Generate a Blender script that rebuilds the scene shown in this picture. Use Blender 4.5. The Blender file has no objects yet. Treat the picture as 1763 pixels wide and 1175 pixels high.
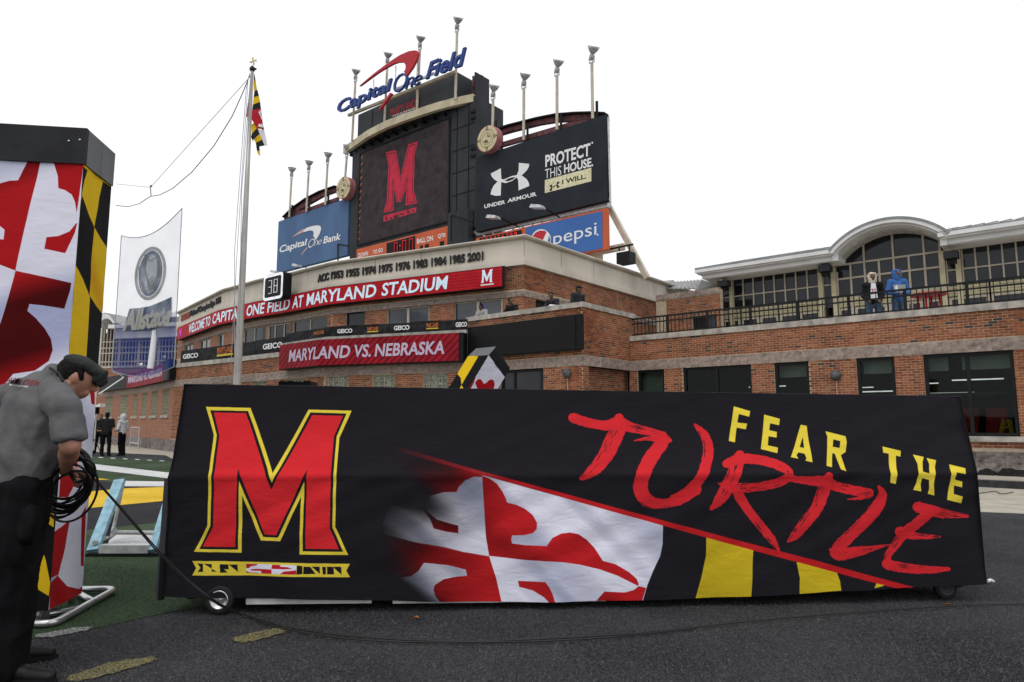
import bpy, bmesh, math, random
import numpy as np
from math import sin, cos, pi, hypot, atan2, sqrt, atan
from mathutils import Vector, Matrix, noise, Quaternion
from mathutils.geometry import tessellate_polygon
random.seed(7)
R = math.radians
SC = bpy.context.scene
COL = SC.collection

# ------------------------------------------------------------------ camera, sky, sun, exposure
H = 1.35
TH = atan(.1204)
FPX = 1175.0
cam = bpy.data.cameras.new('camera'); camo = bpy.data.objects.new('camera', cam); COL.objects.link(camo)
camo.location = (0, 0, H); camo.rotation_euler = (pi/2 + TH, 0, 0)
cam.sensor_width = 36; cam.lens = 36*FPX/1763; cam.clip_end = 4000; cam.clip_start = .05
SC.camera = camo
W_ = bpy.data.worlds.new('World'); SC.world = W_; W_.use_nodes = True
nt = W_.node_tree; nt.nodes.clear()
wo = nt.nodes.new('ShaderNodeOutputWorld'); bg = nt.nodes.new('ShaderNodeBackground')
sky = nt.nodes.new('ShaderNodeTexSky'); sky.sky_type = 'NISHITA'; sky.sun_disc = False
sky.sun_elevation = R(62); sky.sun_rotation = R(195); sky.air_density = 1.0; sky.dust_density = 3
mx = nt.nodes.new('ShaderNodeMix'); mx.data_type = 'RGBA'; mx.inputs[0].default_value = .93
mx.inputs[7].default_value = (10.9, 11.05, 11.4, 1)          # the even white cloud layer
nt.links.new(sky.outputs[0], mx.inputs[6]); nt.links.new(mx.outputs[2], bg.inputs[0])
bg.inputs[1].default_value = .1; nt.links.new(bg.outputs[0], wo.inputs[0])
sl = bpy.data.lights.new('sun', 'SUN'); sl.energy = 1.0; sl.angle = R(28); sl.color = (1, .97, .93)
so = bpy.data.objects.new('sun', sl); COL.objects.link(so)
so.rotation_euler = (R(28), 0, R(-15))
SC.view_settings.view_transform = 'Standard'; SC.view_settings.look = 'None'
SC.view_settings.exposure = 0.0; SC.view_settings.gamma = 1; SC.view_settings.use_curve_mapping = False
SC.cycles.max_bounces = 5; SC.cycles.diffuse_bounces = 3; SC.cycles.transparent_max_bounces = 10

# ------------------------------------------------------------------ a pixel of the photograph as a ray, then as a point on a real surface
CT, ST = cos(TH), sin(TH)
def ray(px, py):
    x = (px-881.5)/FPX; y = (587.5-py)/FPX
    return (x, CT-y*ST, ST+y*CT)
def onz(px, py, z=0.0):
    r = ray(px, py); t = (z-H)/r[2]; return (r[0]*t, r[1]*t)
def aty(px, py, Y):
    r = ray(px, py); t = Y/r[1]; return Vector((r[0]*t, Y, H+r[2]*t))

# ------------------------------------------------------------------ materials
def mat(name, col, rough=.8, metal=0, var=.12, scale=6, bump=.0, bscale=60, spec=.16, col2=None, emit=0, island=0, streak=0):
    m = bpy.data.materials.new(name); m.use_nodes = True; n = m.node_tree; N = n.nodes; L = n.links
    b = N['Principled BSDF']; b.inputs['Roughness'].default_value = rough; b.inputs['Metallic'].default_value = metal
    b.inputs['Specular IOR Level'].default_value = spec
    tc = N.new('ShaderNodeTexCoord'); nz = N.new('ShaderNodeTexNoise'); nz.inputs['Scale'].default_value = scale
    nz.inputs['Detail'].default_value = 6
    geo = N.new('ShaderNodeNewGeometry')
    mp = N.new('ShaderNodeMapping'); L.new(geo.outputs['Position'], mp.inputs[0])
    if streak: mp.inputs['Scale'].default_value = (1, 1, streak)
    L.new(mp.outputs[0], nz.inputs[0])
    c2 = col2 or tuple(max(0, c*(1-2.2*var)) for c in col)
    c1 = tuple(min(1, c*(1+var)) for c in col) if not col2 else col
    rp = N.new('ShaderNodeMapRange'); rp.inputs[1].default_value = .3; rp.inputs[2].default_value = .7
    L.new(nz.outputs[0], rp.inputs[0])
    mi = N.new('ShaderNodeMix'); mi.data_type = 'RGBA'; mi.inputs[6].default_value = (*c1, 1); mi.inputs[7].default_value = (*c2, 1)
    L.new(rp.outputs[0], mi.inputs[0]); out = mi.outputs[2]
    if island:
        hs = N.new('ShaderNodeHueSaturation'); mr = N.new('ShaderNodeMapRange')
        mr.inputs[3].default_value = 1-island; mr.inputs[4].default_value = 1+island
        oi = N.new('ShaderNodeObjectInfo'); ad = N.new('ShaderNodeMath'); fr = N.new('ShaderNodeMath'); fr.operation = 'FRACT'
        L.new(geo.outputs['Random Per Island'], ad.inputs[0]); L.new(oi.outputs['Random'], ad.inputs[1]); L.new(ad.outputs[0], fr.inputs[0])
        L.new(fr.outputs[0], mr.inputs[0]); L.new(mr.outputs[0], hs.inputs['Value']); L.new(out, hs.inputs['Color']); out = hs.outputs[0]
    L.new(out, b.inputs['Base Color'])
    if bump:
        n2 = N.new('ShaderNodeTexNoise'); n2.inputs['Scale'].default_value = bscale; n2.inputs['Detail'].default_value = 4
        L.new(geo.outputs['Position'], n2.inputs[0])
        bp = N.new('ShaderNodeBump'); bp.inputs['Strength'].default_value = bump; bp.inputs['Distance'].default_value = .02
        L.new(n2.outputs[0], bp.inputs['Height']); L.new(bp.outputs[0], b.inputs['Normal'])
    if emit:
        L.new(out, b.inputs['Emission Color']); b.inputs['Emission Strength'].default_value = emit
    return m
def brick_mat(name):
    m = mat(name, (.30, .095, .052), .9, var=.1, scale=25, bump=.3, bscale=90)
    n = m.node_tree; N = n.nodes; L = n.links; b = N['Principled BSDF']
    geo = N.new('ShaderNodeNewGeometry'); oi = N.new('ShaderNodeObjectInfo'); ad = N.new('ShaderNodeMath'); fr = N.new('ShaderNodeMath'); fr.operation = 'FRACT'
    L.new(geo.outputs['Random Per Island'], ad.inputs[0]); L.new(oi.outputs['Random'], ad.inputs[1]); L.new(ad.outputs[0], fr.inputs[0])
    cr = N.new('ShaderNodeValToRGB'); cr.color_ramp.interpolation = 'CONSTANT'; e = cr.color_ramp.elements
    cols = [(0, (.265, .088, .040)), (.2, (.305, .112, .053)), (.4, (.22, .070, .034)), (.58, (.285, .096, .042)), (.72, (.18, .058, .030)), (.86, (.33, .134, .066)), (.962, (.055, .047, .043))]
    e[0].position = 0; e[0].color = (*cols[0][1], 1); e[1].position = cols[1][0]; e[1].color = (*cols[1][1], 1)
    for p, c in cols[2:]:
        q = e.new(p); q.color = (*c, 1)
    L.new(fr.outputs[0], cr.inputs[0])
    mul = N.new('ShaderNodeMix'); mul.data_type = 'RGBA'; mul.blend_type = 'MULTIPLY'; mul.inputs[0].default_value = 1
    nz = N.new('ShaderNodeTexNoise'); nz.inputs['Scale'].default_value = 1.3; nz.inputs['Detail'].default_value = 8; L.new(geo.outputs['Position'], nz.inputs[0])
    mr = N.new('ShaderNodeMapRange'); mr.inputs[1].default_value = .3; mr.inputs[2].default_value = .7; mr.inputs[3].default_value = .66; mr.inputs[4].default_value = 1.2
    L.new(nz.outputs[0], mr.inputs[0]); L.new(cr.outputs[0], mul.inputs[6]); L.new(mr.outputs[0], mul.inputs[7])
    L.new(mul.outputs[2], b.inputs['Base Color'])
    return m
def brick_tex_mat(name):
    m = bpy.data.materials.new(name); m.use_nodes = True; N = m.node_tree.nodes; L = m.node_tree.links; b = N['Principled BSDF']
    b.inputs['Roughness'].default_value = .9; b.inputs['Specular IOR Level'].default_value = .2
    uv = N.new('ShaderNodeUVMap'); uv.uv_map = 'uv'; t = N.new('ShaderNodeTexBrick')
    t.inputs['Scale'].default_value = 1; t.inputs['Brick Width'].default_value = .205; t.inputs['Row Height'].default_value = .0677
    t.inputs['Mortar Size'].default_value = .006; t.inputs['Color1'].default_value = (.32, .13, .075, 1); t.inputs['Color2'].default_value = (.22, .08, .048, 1)
    t.inputs['Mortar'].default_value = (.46, .34, .25, 1); t.inputs['Bias'].default_value = 0
    L.new(uv.outputs[0], t.inputs[0]); L.new(t.outputs[0], b.inputs['Base Color'])
    bp = N.new('ShaderNodeBump'); bp.inputs['Strength'].default_value = .5; bp.inputs['Distance'].default_value = .01; bp.invert = True
    L.new(t.outputs[1], bp.inputs['Height']); L.new(bp.outputs[0], b.inputs['Normal'])
    return m
def glass_mat(name, tint, refl, trans=0.8):
    m = bpy.data.materials.new(name); m.use_nodes = True; N = m.node_tree.nodes; L = m.node_tree.links
    o = N['Material Output']; N.remove(N['Principled BSDF'])
    t = N.new('ShaderNodeBsdfTransparent'); t.inputs[0].default_value = (*tint, 1)
    g = N.new('ShaderNodeBsdfGlossy'); g.inputs['Roughness'].default_value = .04
    f = N.new('ShaderNodeFresnel'); f.inputs[0].default_value = refl
    geo = N.new('ShaderNodeNewGeometry'); nz = N.new('ShaderNodeTexNoise'); nz.inputs['Scale'].default_value = .8
    L.new(geo.outputs['Position'], nz.inputs[0]); bp = N.new('ShaderNodeBump'); bp.inputs['Strength'].default_value = .12; bp.inputs['Distance'].default_value = .05
    x = N.new('ShaderNodeMixShader'); L.new(f.outputs[0], x.inputs[0]); L.new(t.outputs[0], x.inputs[1]); L.new(g.outputs[0], x.inputs[2]); L.new(x.outputs[0], o.inputs[0])
    return m
def net_mat(name, col, alpha):
    m = bpy.data.materials.new(name); m.use_nodes = True; N = m.node_tree.nodes; L = m.node_tree.links
    o = N['Material Output']; N.remove(N['Principled BSDF'])
    t = N.new('ShaderNodeBsdfTransparent'); g = N.new('ShaderNodeBsdfDiffuse'); g.inputs[0].default_value = (*col, 1)
    tr = N.new('ShaderNodeBsdfTranslucent'); tr.inputs[0].default_value = (*col, 1); a = N.new('ShaderNodeMixShader'); a.inputs[0].default_value = .5
    L.new(g.outputs[0], a.inputs[1]); L.new(tr.outputs[0], a.inputs[2])
    geo = N.new('ShaderNodeNewGeometry'); nz = N.new('ShaderNodeTexNoise'); nz.inputs['Scale'].default_value = 1.5; L.new(geo.outputs['Position'], nz.inputs[0])
    mr = N.new('ShaderNodeMapRange'); mr.inputs[1].default_value = .3; mr.inputs[2].default_value = .7; mr.inputs[3].default_value = alpha*.85; mr.inputs[4].default_value = min(1, alpha*1.15)
    L.new(nz.outputs[0], mr.inputs[0])
    x = N.new('ShaderNodeMixShader'); L.new(mr.outputs[0], x.inputs[0]); L.new(t.outputs[0], x.inputs[1]); L.new(a.outputs[0], x.inputs[2]); L.new(x.outputs[0], o.inputs[0])
    return m
def turf_mat(name, c1, c2, bump=1.0):
    m = bpy.data.materials.new(name); m.use_nodes = True; N = m.node_tree.nodes; L = m.node_tree.links; b = N['Principled BSDF']
    b.inputs['Roughness'].default_value = .95; b.inputs['Specular IOR Level'].default_value = .15
    geo = N.new('ShaderNodeNewGeometry'); a = N.new('ShaderNodeTexNoise'); a.inputs['Scale'].default_value = 48; a.inputs['Detail'].default_value = 4; a.inputs['Roughness'].default_value = .75
    c = N.new('ShaderNodeTexNoise'); c.inputs['Scale'].default_value = .9; c.inputs['Detail'].default_value = 5
    L.new(geo.outputs['Position'], a.inputs[0]); L.new(geo.outputs['Position'], c.inputs[0])
    ad = N.new('ShaderNodeMath'); ad.operation = 'MULTIPLY_ADD'; ad.inputs[1].default_value = .45; L.new(c.outputs[0], ad.inputs[0]); L.new(a.outputs[0], ad.inputs[2])
    mr = N.new('ShaderNodeMapRange'); mr.inputs[1].default_value = .56; mr.inputs[2].default_value = .90; L.new(ad.outputs[0], mr.inputs[0])
    mi = N.new('ShaderNodeMix'); mi.data_type = 'RGBA'; mi.inputs[6].default_value = (*c1, 1); mi.inputs[7].default_value = (*c2, 1); L.new(mr.outputs[0], mi.inputs[0])
    L.new(mi.outputs[2], b.inputs['Base Color'])
    v = N.new('ShaderNodeTexVoronoi'); v.inputs['Scale'].default_value = 110; L.new(geo.outputs['Position'], v.inputs[0])
    s = N.new('ShaderNodeMath'); L.new(v.outputs[0], s.inputs[0]); L.new(a.outputs[0], s.inputs[1])
    bp = N.new('ShaderNodeBump'); bp.inputs['Strength'].default_value = bump; bp.inputs['Distance'].default_value = .012
    L.new(s.outputs[0], bp.inputs['Height']); L.new(bp.outputs[0], b.inputs['Normal'])
    return m
def hair_mat(c): return mat('hair', c, .7, var=.2, scale=80, bump=.4, bscale=150, spec=.08)

M = {}
M['brick'] = brick_mat('brick'); M['brick_tex'] = brick_tex_mat('far_brick')
M['mortar'] = mat('mortar', (.46, .37, .27), .95, var=.12, scale=8)
M['stone'] = mat('band_stone', (.30, .24, .205), .95, var=.18, scale=9, bump=.9, bscale=22, island=.14)
M['coping'] = mat('coping_stone', (.42, .39, .345), .9, var=.2, scale=4, bump=.3, bscale=40, island=.08)
M['cream'] = mat('cream_panel', (.60, .545, .465), .8, var=.07, scale=1.2, bump=.1, streak=.25, island=.03)
M['creamcap'] = mat('cream_cap', (.50, .455, .375), .7, var=.1, scale=2, bump=.1)
M['base'] = mat('base_stone', (.22, .19, .175), .95, var=.25, scale=6, bump=1, bscale=18, island=.12)
M['white'] = mat('white_paint', (.74, .74, .74), .6, var=.05, scale=1.5)
M['mull'] = mat('beige_mullion', (.46, .41, .33), .6, var=.08, scale=3)
M['pil'] = mat('cream_pilaster', (.52, .47, .31), .6, var=.08, scale=3)
M['black'] = mat('black_metal', (.008, .008, .009), .55, var=.2, scale=4)
M['char'] = mat('charcoal_metal', (.035, .037, .042), .6, var=.15, scale=1.2, streak=.3)
M['char2'] = mat('grey_cladding', (.055, .058, .064), .6, var=.12, scale=1.2, streak=.3)
M['frame'] = mat('dark_frame', (.012, .013, .013), .45, var=.1)
M['roof'] = mat('metal_roof', (.27, .275, .27), .5, var=.1, scale=1.5)
M['dglass'] = mat('dark_glass', (.016, .018, .023), .05, var=.3, scale=.6, spec=.33)
M['uglass'] = mat('grey_glass', (.07, .075, .09), .05, var=.3, scale=.5, spec=.5)
M['glass'] = glass_mat('clear_glass', (.62, .66, .64), 1.25)
M['gblock'] = mat('glass_block', (.26, .27, .22), .25, var=.35, scale=14, bump=1, bscale=20, spec=.6, island=.15)
M['joint'] = mat('glass_block_joint', (.42, .41, .30), .8)
M['concrete'] = mat('pale_concrete', (.40, .365, .305), .9, var=.1, scale=2.5, bump=.2, bscale=80)
M['curb'] = mat('dark_curb', (.045, .045, .048), .8, var=.3, scale=5, bump=.3)
M['asph'] = mat('asphalt', (.05, .05, .052), .95, var=.2, scale=30, bump=.5, bscale=150)
M['dturf'] = turf_mat('black_turf', (.020, .0205, .023), (.082, .084, .089), 1.0)
M['gturf'] = turf_mat('green_turf', (.018, .036, .018), (.085, .128, .068), 1.0)
M['yturf'] = turf_mat('yellow_turf', (.58, .35, .014), (.88, .60, .07), .8)
M['bturf'] = turf_mat('endzone_black_turf', (.012, .012, .014), (.042, .042, .048), .8)
M['wturf'] = turf_mat('white_line_turf', (.50, .50, .50), (.78, .78, .78), .8)
def worn(name, c):
    m = turf_mat(name, tuple(x*.4 for x in c), c, .9); N = m.node_tree.nodes; L = m.node_tree.links
    geo = N.new('ShaderNodeNewGeometry'); n = N.new('ShaderNodeTexNoise'); n.inputs['Scale'].default_value = 120; n.inputs['Detail'].default_value = 3
    L.new(geo.outputs['Position'], n.inputs[0]); g = N.new('ShaderNodeMapRange'); g.inputs[1].default_value = .30; g.inputs[2].default_value = .55; L.new(n.outputs[0], g.inputs[0])
    L.new(g.outputs[0], N['Principled BSDF'].inputs['Alpha']); return m
M['wdash'] = worn('worn_white_paint', (.55, .55, .54)); M['ydash'] = worn('worn_yellow_paint', (.34, .31, .15))
M['alu'] = mat('aluminium', (.62, .62, .62), .32, metal=.85, var=.08, scale=10, bump=.05)
M['alum'] = mat('matt_aluminium', (.55, .55, .54), .5, metal=.3, var=.12, scale=10)
M['steel'] = mat('beige_steel', (.56, .50, .40), .5, var=.12, scale=2)
M['beam'] = mat('cream_beam', (.56, .49, .34), .6, var=.12, scale=1.5)
M['galv'] = mat('galvanised', (.55, .56, .57), .4, metal=.45, var=.15, scale=6)
M['pole'] = mat('pole_paint', (.40, .385, .36), .35, metal=.25, var=.1, scale=1)
M['maroon'] = mat('maroon_steel', (.17, .07, .075), .7, var=.25, scale=4)
M['medal'] = mat('medallion_cream', (.62, .53, .33), .6, var=.05)
M['ink'] = mat('black_ink', (.03, .03, .03), .7)
M['wink'] = mat('white_print', (.80, .80, .80), .7, var=.03)
M['navyink'] = mat('navy_sign', (.022, .026, .034), .75, var=.12, scale=1)
M['bluesign'] = mat('blue_sign', (.085, .155, .29), .7, var=.08, scale=.7, streak=.3)
M['pepsiblue'] = mat('blue_panel', (.055, .15, .42), .5, var=.06, scale=.8)
M['lampgrey'] = mat('wall_lamp_grey', (.10, .105, .11), .5, var=.2)
M['orange'] = mat('orange_panel', (.55, .115, .045), .5, var=.08, scale=1)
M['redlogo'] = mat('red_logo', (.50, .03, .045), .5, var=.06)
M['bluelogo'] = mat('blue_letter', (.035, .07, .26), .45, var=.1)
M['pale'] = mat('pale_yellow_print', (.74, .70, .46), .7)
M['pinkprint'] = mat('pink_print', (.62, .40, .38), .7)
M['screen'] = mat('led_screen_dark', (.030, .023, .026), .75, var=.2, scale=2, emit=.45)
M['ledred'] = mat('led_red', (.40, .012, .03), .6, var=.10, scale=1.5, emit=.32)
def led_lines(m, ang, sc, lo):
    N = m.node_tree.nodes; L = m.node_tree.links; b = N['Principled BSDF']; src = b.inputs['Base Color'].links[0].from_socket
    geo = N.new('ShaderNodeNewGeometry'); mp = N.new('ShaderNodeMapping'); mp.inputs['Rotation'].default_value = ang; L.new(geo.outputs['Position'], mp.inputs[0])
    w = N.new('ShaderNodeTexWave'); w.inputs['Scale'].default_value = sc; w.bands_direction = 'Z'; w.inputs['Distortion'].default_value = .4; L.new(mp.outputs[0], w.inputs[0])
    mr = N.new('ShaderNodeMapRange'); mr.inputs[3].default_value = lo; mr.inputs[4].default_value = 1.15; L.new(w.outputs[1], mr.inputs[0])
    x = N.new('ShaderNodeMix'); x.data_type = 'RGBA'; x.blend_type = 'MULTIPLY'; x.inputs[0].default_value = 1; L.new(src, x.inputs[6]); L.new(mr.outputs[0], x.inputs[7])
    L.new(x.outputs[2], b.inputs['Base Color']); L.new(x.outputs[2], b.inputs['Emission Color'])
M['ledM'] = mat('led_crimson', (.42, .018, .045), .6, var=.10, scale=3, emit=.25)
M['ledbg'] = mat('led_red_bright', (.33, .004, .010), .6, var=.10, scale=6, emit=.30)
M['ledbg2'] = mat('led_red_deep', (.23, .004, .013), .6, var=.15, scale=1.5, emit=.22)
led_lines(M['ledbg2'], (0, .8, 0), 1.7, .45); led_lines(M['ledbg'], (0, 0, 0), 2.6, .7)
M['ledwhite'] = mat('led_white', (.50, .63, .72), .6, var=.12, scale=40, emit=.45)
M['ledgrey'] = mat('led_grey', (.40, .34, .44), .6, var=.14, scale=40, emit=.30)
M['digit'] = mat('digit_white', (.85, .85, .88), .5, emit=.4)
M['digitred'] = mat('digit_red', (.8, .03, .03), .5, emit=.7)
M['pmag'] = mat('led_magenta', (.45, .05, .45), .6, emit=.4)
M['bannerb'] = mat('black_banner', (.022, .022, .024), .7, var=.35, scale=5, bump=.6, bscale=7)
M['orangeprint'] = mat('orange_print', (.55, .17, .05), .7, var=.4, scale=16)
M['yellowprint'] = mat('yellow_print', (.7, .5, .06), .7, var=.2, scale=16)
M['lampgl'] = mat('lamp_lens', (.6, .6, .6), .2, var=.05)
M['plume'] = mat('tarp_black', (.012, .012, .013), .45, var=.2, bump=.4, bscale=12)
M['red'] = mat('red_plastic', (.42, .015, .02), .5)
M['tape'] = mat('blue_tape', (.30, .50, .60), .6, var=.14, scale=14, bump=.3, bscale=30)
M['rope'] = mat('rope', (.06, .06, .065), .8)
M['cord'] = mat('thin_cord', (.35, .35, .36), .8)
M['cable'] = mat('cable_rubber', (.012, .012, .013), .5, spec=.4)
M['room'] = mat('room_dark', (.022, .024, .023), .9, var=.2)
M['ceil'] = mat('room_header', (.55, .62, .57), .9, var=.1, scale=1)
M['tube'] = mat('fluorescent', (.9, .9, .9), .5, emit=1.6)
M['cap_panel'] = mat('black_cap_board', (.024, .025, .028), .6, var=.2, scale=3, bump=.05)
M['grey_panel'] = mat('grey_cap_board', (.16, .165, .17), .6, var=.1, scale=3)
M['skin1'] = mat('skin_tan', (.40, .195, .125), .5, var=.08, scale=20, spec=.4)
M['skin2'] = mat('skin_brown', (.115, .06, .04), .5, var=.08, scale=20, spec=.4)
M['hair'] = hair_mat((.012, .010, .009))
M['tshirt'] = mat('grey_tshirt', (.125, .124, .126), .95, var=.06, scale=9, bump=.7, bscale=11)
M['trous'] = mat('black_trousers', (.007, .007, .008), .95, var=.15, scale=10, spec=.1, bump=.3, bscale=12)
M['trous2'] = mat('black_cargo_cotton', (.008, .008, .009), .95, var=.2, scale=10, spec=.08, bump=.4, bscale=12)
M['cap'] = mat('flat_cap_tweed', (.042, .044, .043), .95, var=.25, scale=120, bump=.4, bscale=200)
M['shoe'] = mat('black_shoe', (.008, .008, .009), .5, spec=.2)
M['jblack'] = mat('black_jacket', (.014, .014, .016), .8, var=.2, scale=12, bump=.4, bscale=14)
M['jnavy'] = mat('dark_puffer_jacket', (.020, .021, .028), .6, var=.2, scale=12, bump=.5, bscale=16)
M['jgrey'] = mat('grey_hoodie', (.33, .33, .335), .95, var=.1, scale=8, bump=.4, bscale=14)
M['jlgrey'] = mat('light_grey_hoodie', (.52, .52, .53), .95, var=.08, scale=8, bump=.4, bscale=14)
M['jblue'] = mat('blue_jacket', (.045, .14, .38), .8, var=.1, scale=8, bump=.3, bscale=14)
M['jeans'] = mat('blue_jeans', (.09, .14, .22), .95, var=.15, scale=12)
M['creamhood'] = mat('cream_hood', (.62, .55, .44), .95, var=.08)
M['blackcloth'] = mat('black_cloth', (.017, .016, .019), .9, var=.1, scale=5, bump=.2, bscale=20)

# ------------------------------------------------------------------ mesh building
class MB:
    def __init__(s): s.v = []; s.f = []; s.uv = None
    def add(s, vs, fs):
        n = len(s.v); s.v += [tuple(v) for v in vs]; s.f += [tuple(i+n for i in f) for f in fs]; return s
    def hexa(s, p):   # 8 points: bottom ring 0-3, top ring 4-7
        return s.add(p, [(0, 3, 2, 1), (4, 5, 6, 7), (0, 1, 5, 4), (1, 2, 6, 5), (2, 3, 7, 6), (3, 0, 4, 7)])
    def box(s, a, b):
        x0, y0, z0 = a; x1, y1, z1 = b
        return s.hexa([(x0, y0, z0), (x1, y0, z0), (x1, y1, z0), (x0, y1, z0), (x0, y0, z1), (x1, y0, z1), (x1, y1, z1), (x0, y1, z1)])
    def bar(s, p, q, w, h=None, up=(0, 0, 1)):
        p = Vector(p); q = Vector(q); h = h or w; d = (q-p).normalized(); u = Vector(up)
        if abs(d.dot(u)) > .95: u = Vector((1, 0, 0))
        a = d.cross(u).normalized()*w/2; b = a.cross(d).normalized()*h/2
        return s.hexa([p-a-b, p+a-b, p+a+b, p-a+b, q-a-b, q+a-b, q+a+b, q-a+b])
    def tube(s, pts, r, n=8, closed=False, caps=True):
        pts = [Vector(p) for p in pts]; m = len(pts); rs = r if isinstance(r, (list, tuple)) else [r]*m
        base = len(s.v); u = None
        for i, p in enumerate(pts):
            if closed: d = pts[(i+1) % m]-pts[i-1]
            else: d = pts[min(i+1, m-1)]-pts[max(i-1, 0)]
            d = d.normalized() if d.length > 1e-9 else Vector((0, 0, 1))
            if u is None:
                u = Vector((0, 0, 1)) if abs(d.z) < .9 else Vector((1, 0, 0))
            u = (u-d*u.dot(d)).normalized(); w = d.cross(u)
            for k in range(n):
                a = 2*pi*k/n; s.v.append(tuple(p+(u*cos(a)+w*sin(a))*rs[i]))
        for i in range(m if closed else m-1):
            for k in range(n):
                a = base+i*n+k; b = base+i*n+(k+1) % n; j = (i+1) % m
                s.f.append((a, b, base+j*n+(k+1) % n, base+j*n+k))
        if caps and not closed:
            s.f.append(tuple(base+k for k in range(n))[::-1]); s.f.append(tuple(base+(m-1)*n+k for k in range(n)))
        return s
    def lathe(s, prof, c=(0, 0, 0), axis=(0, 0, 1), n=16):
        c = Vector(c); ax = Vector(axis).normalized(); u = ax.orthogonal().normalized(); w = ax.cross(u); base = len(s.v)
        for r, h in prof:
            for k in range(n):
                a = 2*pi*k/n; s.v.append(tuple(c+ax*h+(u*cos(a)+w*sin(a))*max(r, 1e-4)))
        for i in range(len(prof)-1):
            for k in range(n):
                s.f.append((base+i*n+k, base+i*n+(k+1) % n, base+(i+1)*n+(k+1) % n, base+(i+1)*n+k))
        return s
    def poly(s, pts, thick=None):   # planar polygon (possibly concave); thick = vector for a prism
        tri = tessellate_polygon([[Vector(p) for p in pts]]); n = len(pts)
        if thick is None: return s.add(pts, [tuple(t) for t in tri])
        t = Vector(thick); top = [Vector(p)+t for p in pts]
        return s.add(list(pts)+top, [tuple(q) for q in tri]+[tuple(i+n for i in q)[::-1] for q in tri]+[(i, (i+1) % n, (i+1) % n+n, i+n) for i in range(n)])
WL = {}
def W0(o): return WL.get(o.name, Vector((0, 0, 0))) if o else Vector((0, 0, 0))
def tag(o, label=None, cat=None, group=None, kind=None):
    if label: o['label'] = label
    if cat: o['category'] = cat
    if group: o['group'] = group
    if kind: o['kind'] = kind
    return o
def mesh_of(name, mb, m, off=Vector((0, 0, 0)), smooth=False, fixn=True):
    me = bpy.data.meshes.new(name); off = Vector(off)
    me.from_pydata([(v[0]-off.x, v[1]-off.y, v[2]-off.z) for v in mb.v], [], mb.f)
    for x in (m if isinstance(m, list) else [m]): me.materials.append(x)
    if mb.uv is not None:
        ul = me.uv_layers.new(name='uv')
        for i, l in enumerate(me.loops): ul.data[i].uv = mb.uv[l.vertex_index]
    me.validate()
    if fixn:
        b = bmesh.new(); b.from_mesh(me); bmesh.ops.recalc_face_normals(b, faces=b.faces); b.to_mesh(me); b.free()
    if smooth:
        for p in me.polygons: p.use_smooth = True
    return me
def link(name, mb, m, parent=None, smooth=False, origin=None, kind=None, fixn=True):
    if not mb.v: return None
    if parent is None:
        if origin is None:
            a = np.array(mb.v); lo = a.min(0); hi = a.max(0); origin = Vector(((lo[0]+hi[0])/2, (lo[1]+hi[1])/2, lo[2]))
        loc = Vector(origin); o = bpy.data.objects.new(name, mesh_of(name, mb, m, loc, smooth, fixn)); o.location = loc
        COL.objects.link(o); WL[o.name] = loc
    else:
        loc = W0(parent); o = bpy.data.objects.new(name, mesh_of(name, mb, m, loc, smooth, fixn)); COL.objects.link(o); o.parent = parent; WL[o.name] = loc
    if kind: o['kind'] = kind
    return o
def thing(name, loc, label, cat, group=None):
    o = bpy.data.objects.new(name, None); o.location = loc; COL.objects.link(o); WL[o.name] = Vector(loc); o.empty_display_size = .2
    return tag(o, label, cat, group)
def put(name, me, parent, loc, rot=None):     # a shared mesh placed at a world position under its thing
    o = bpy.data.objects.new(name, me); COL.objects.link(o); o.parent = parent; o.location = Vector(loc)-W0(parent); WL[o.name] = Vector(loc)
    if rot is not None: o.rotation_euler = rot
    return o

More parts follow.
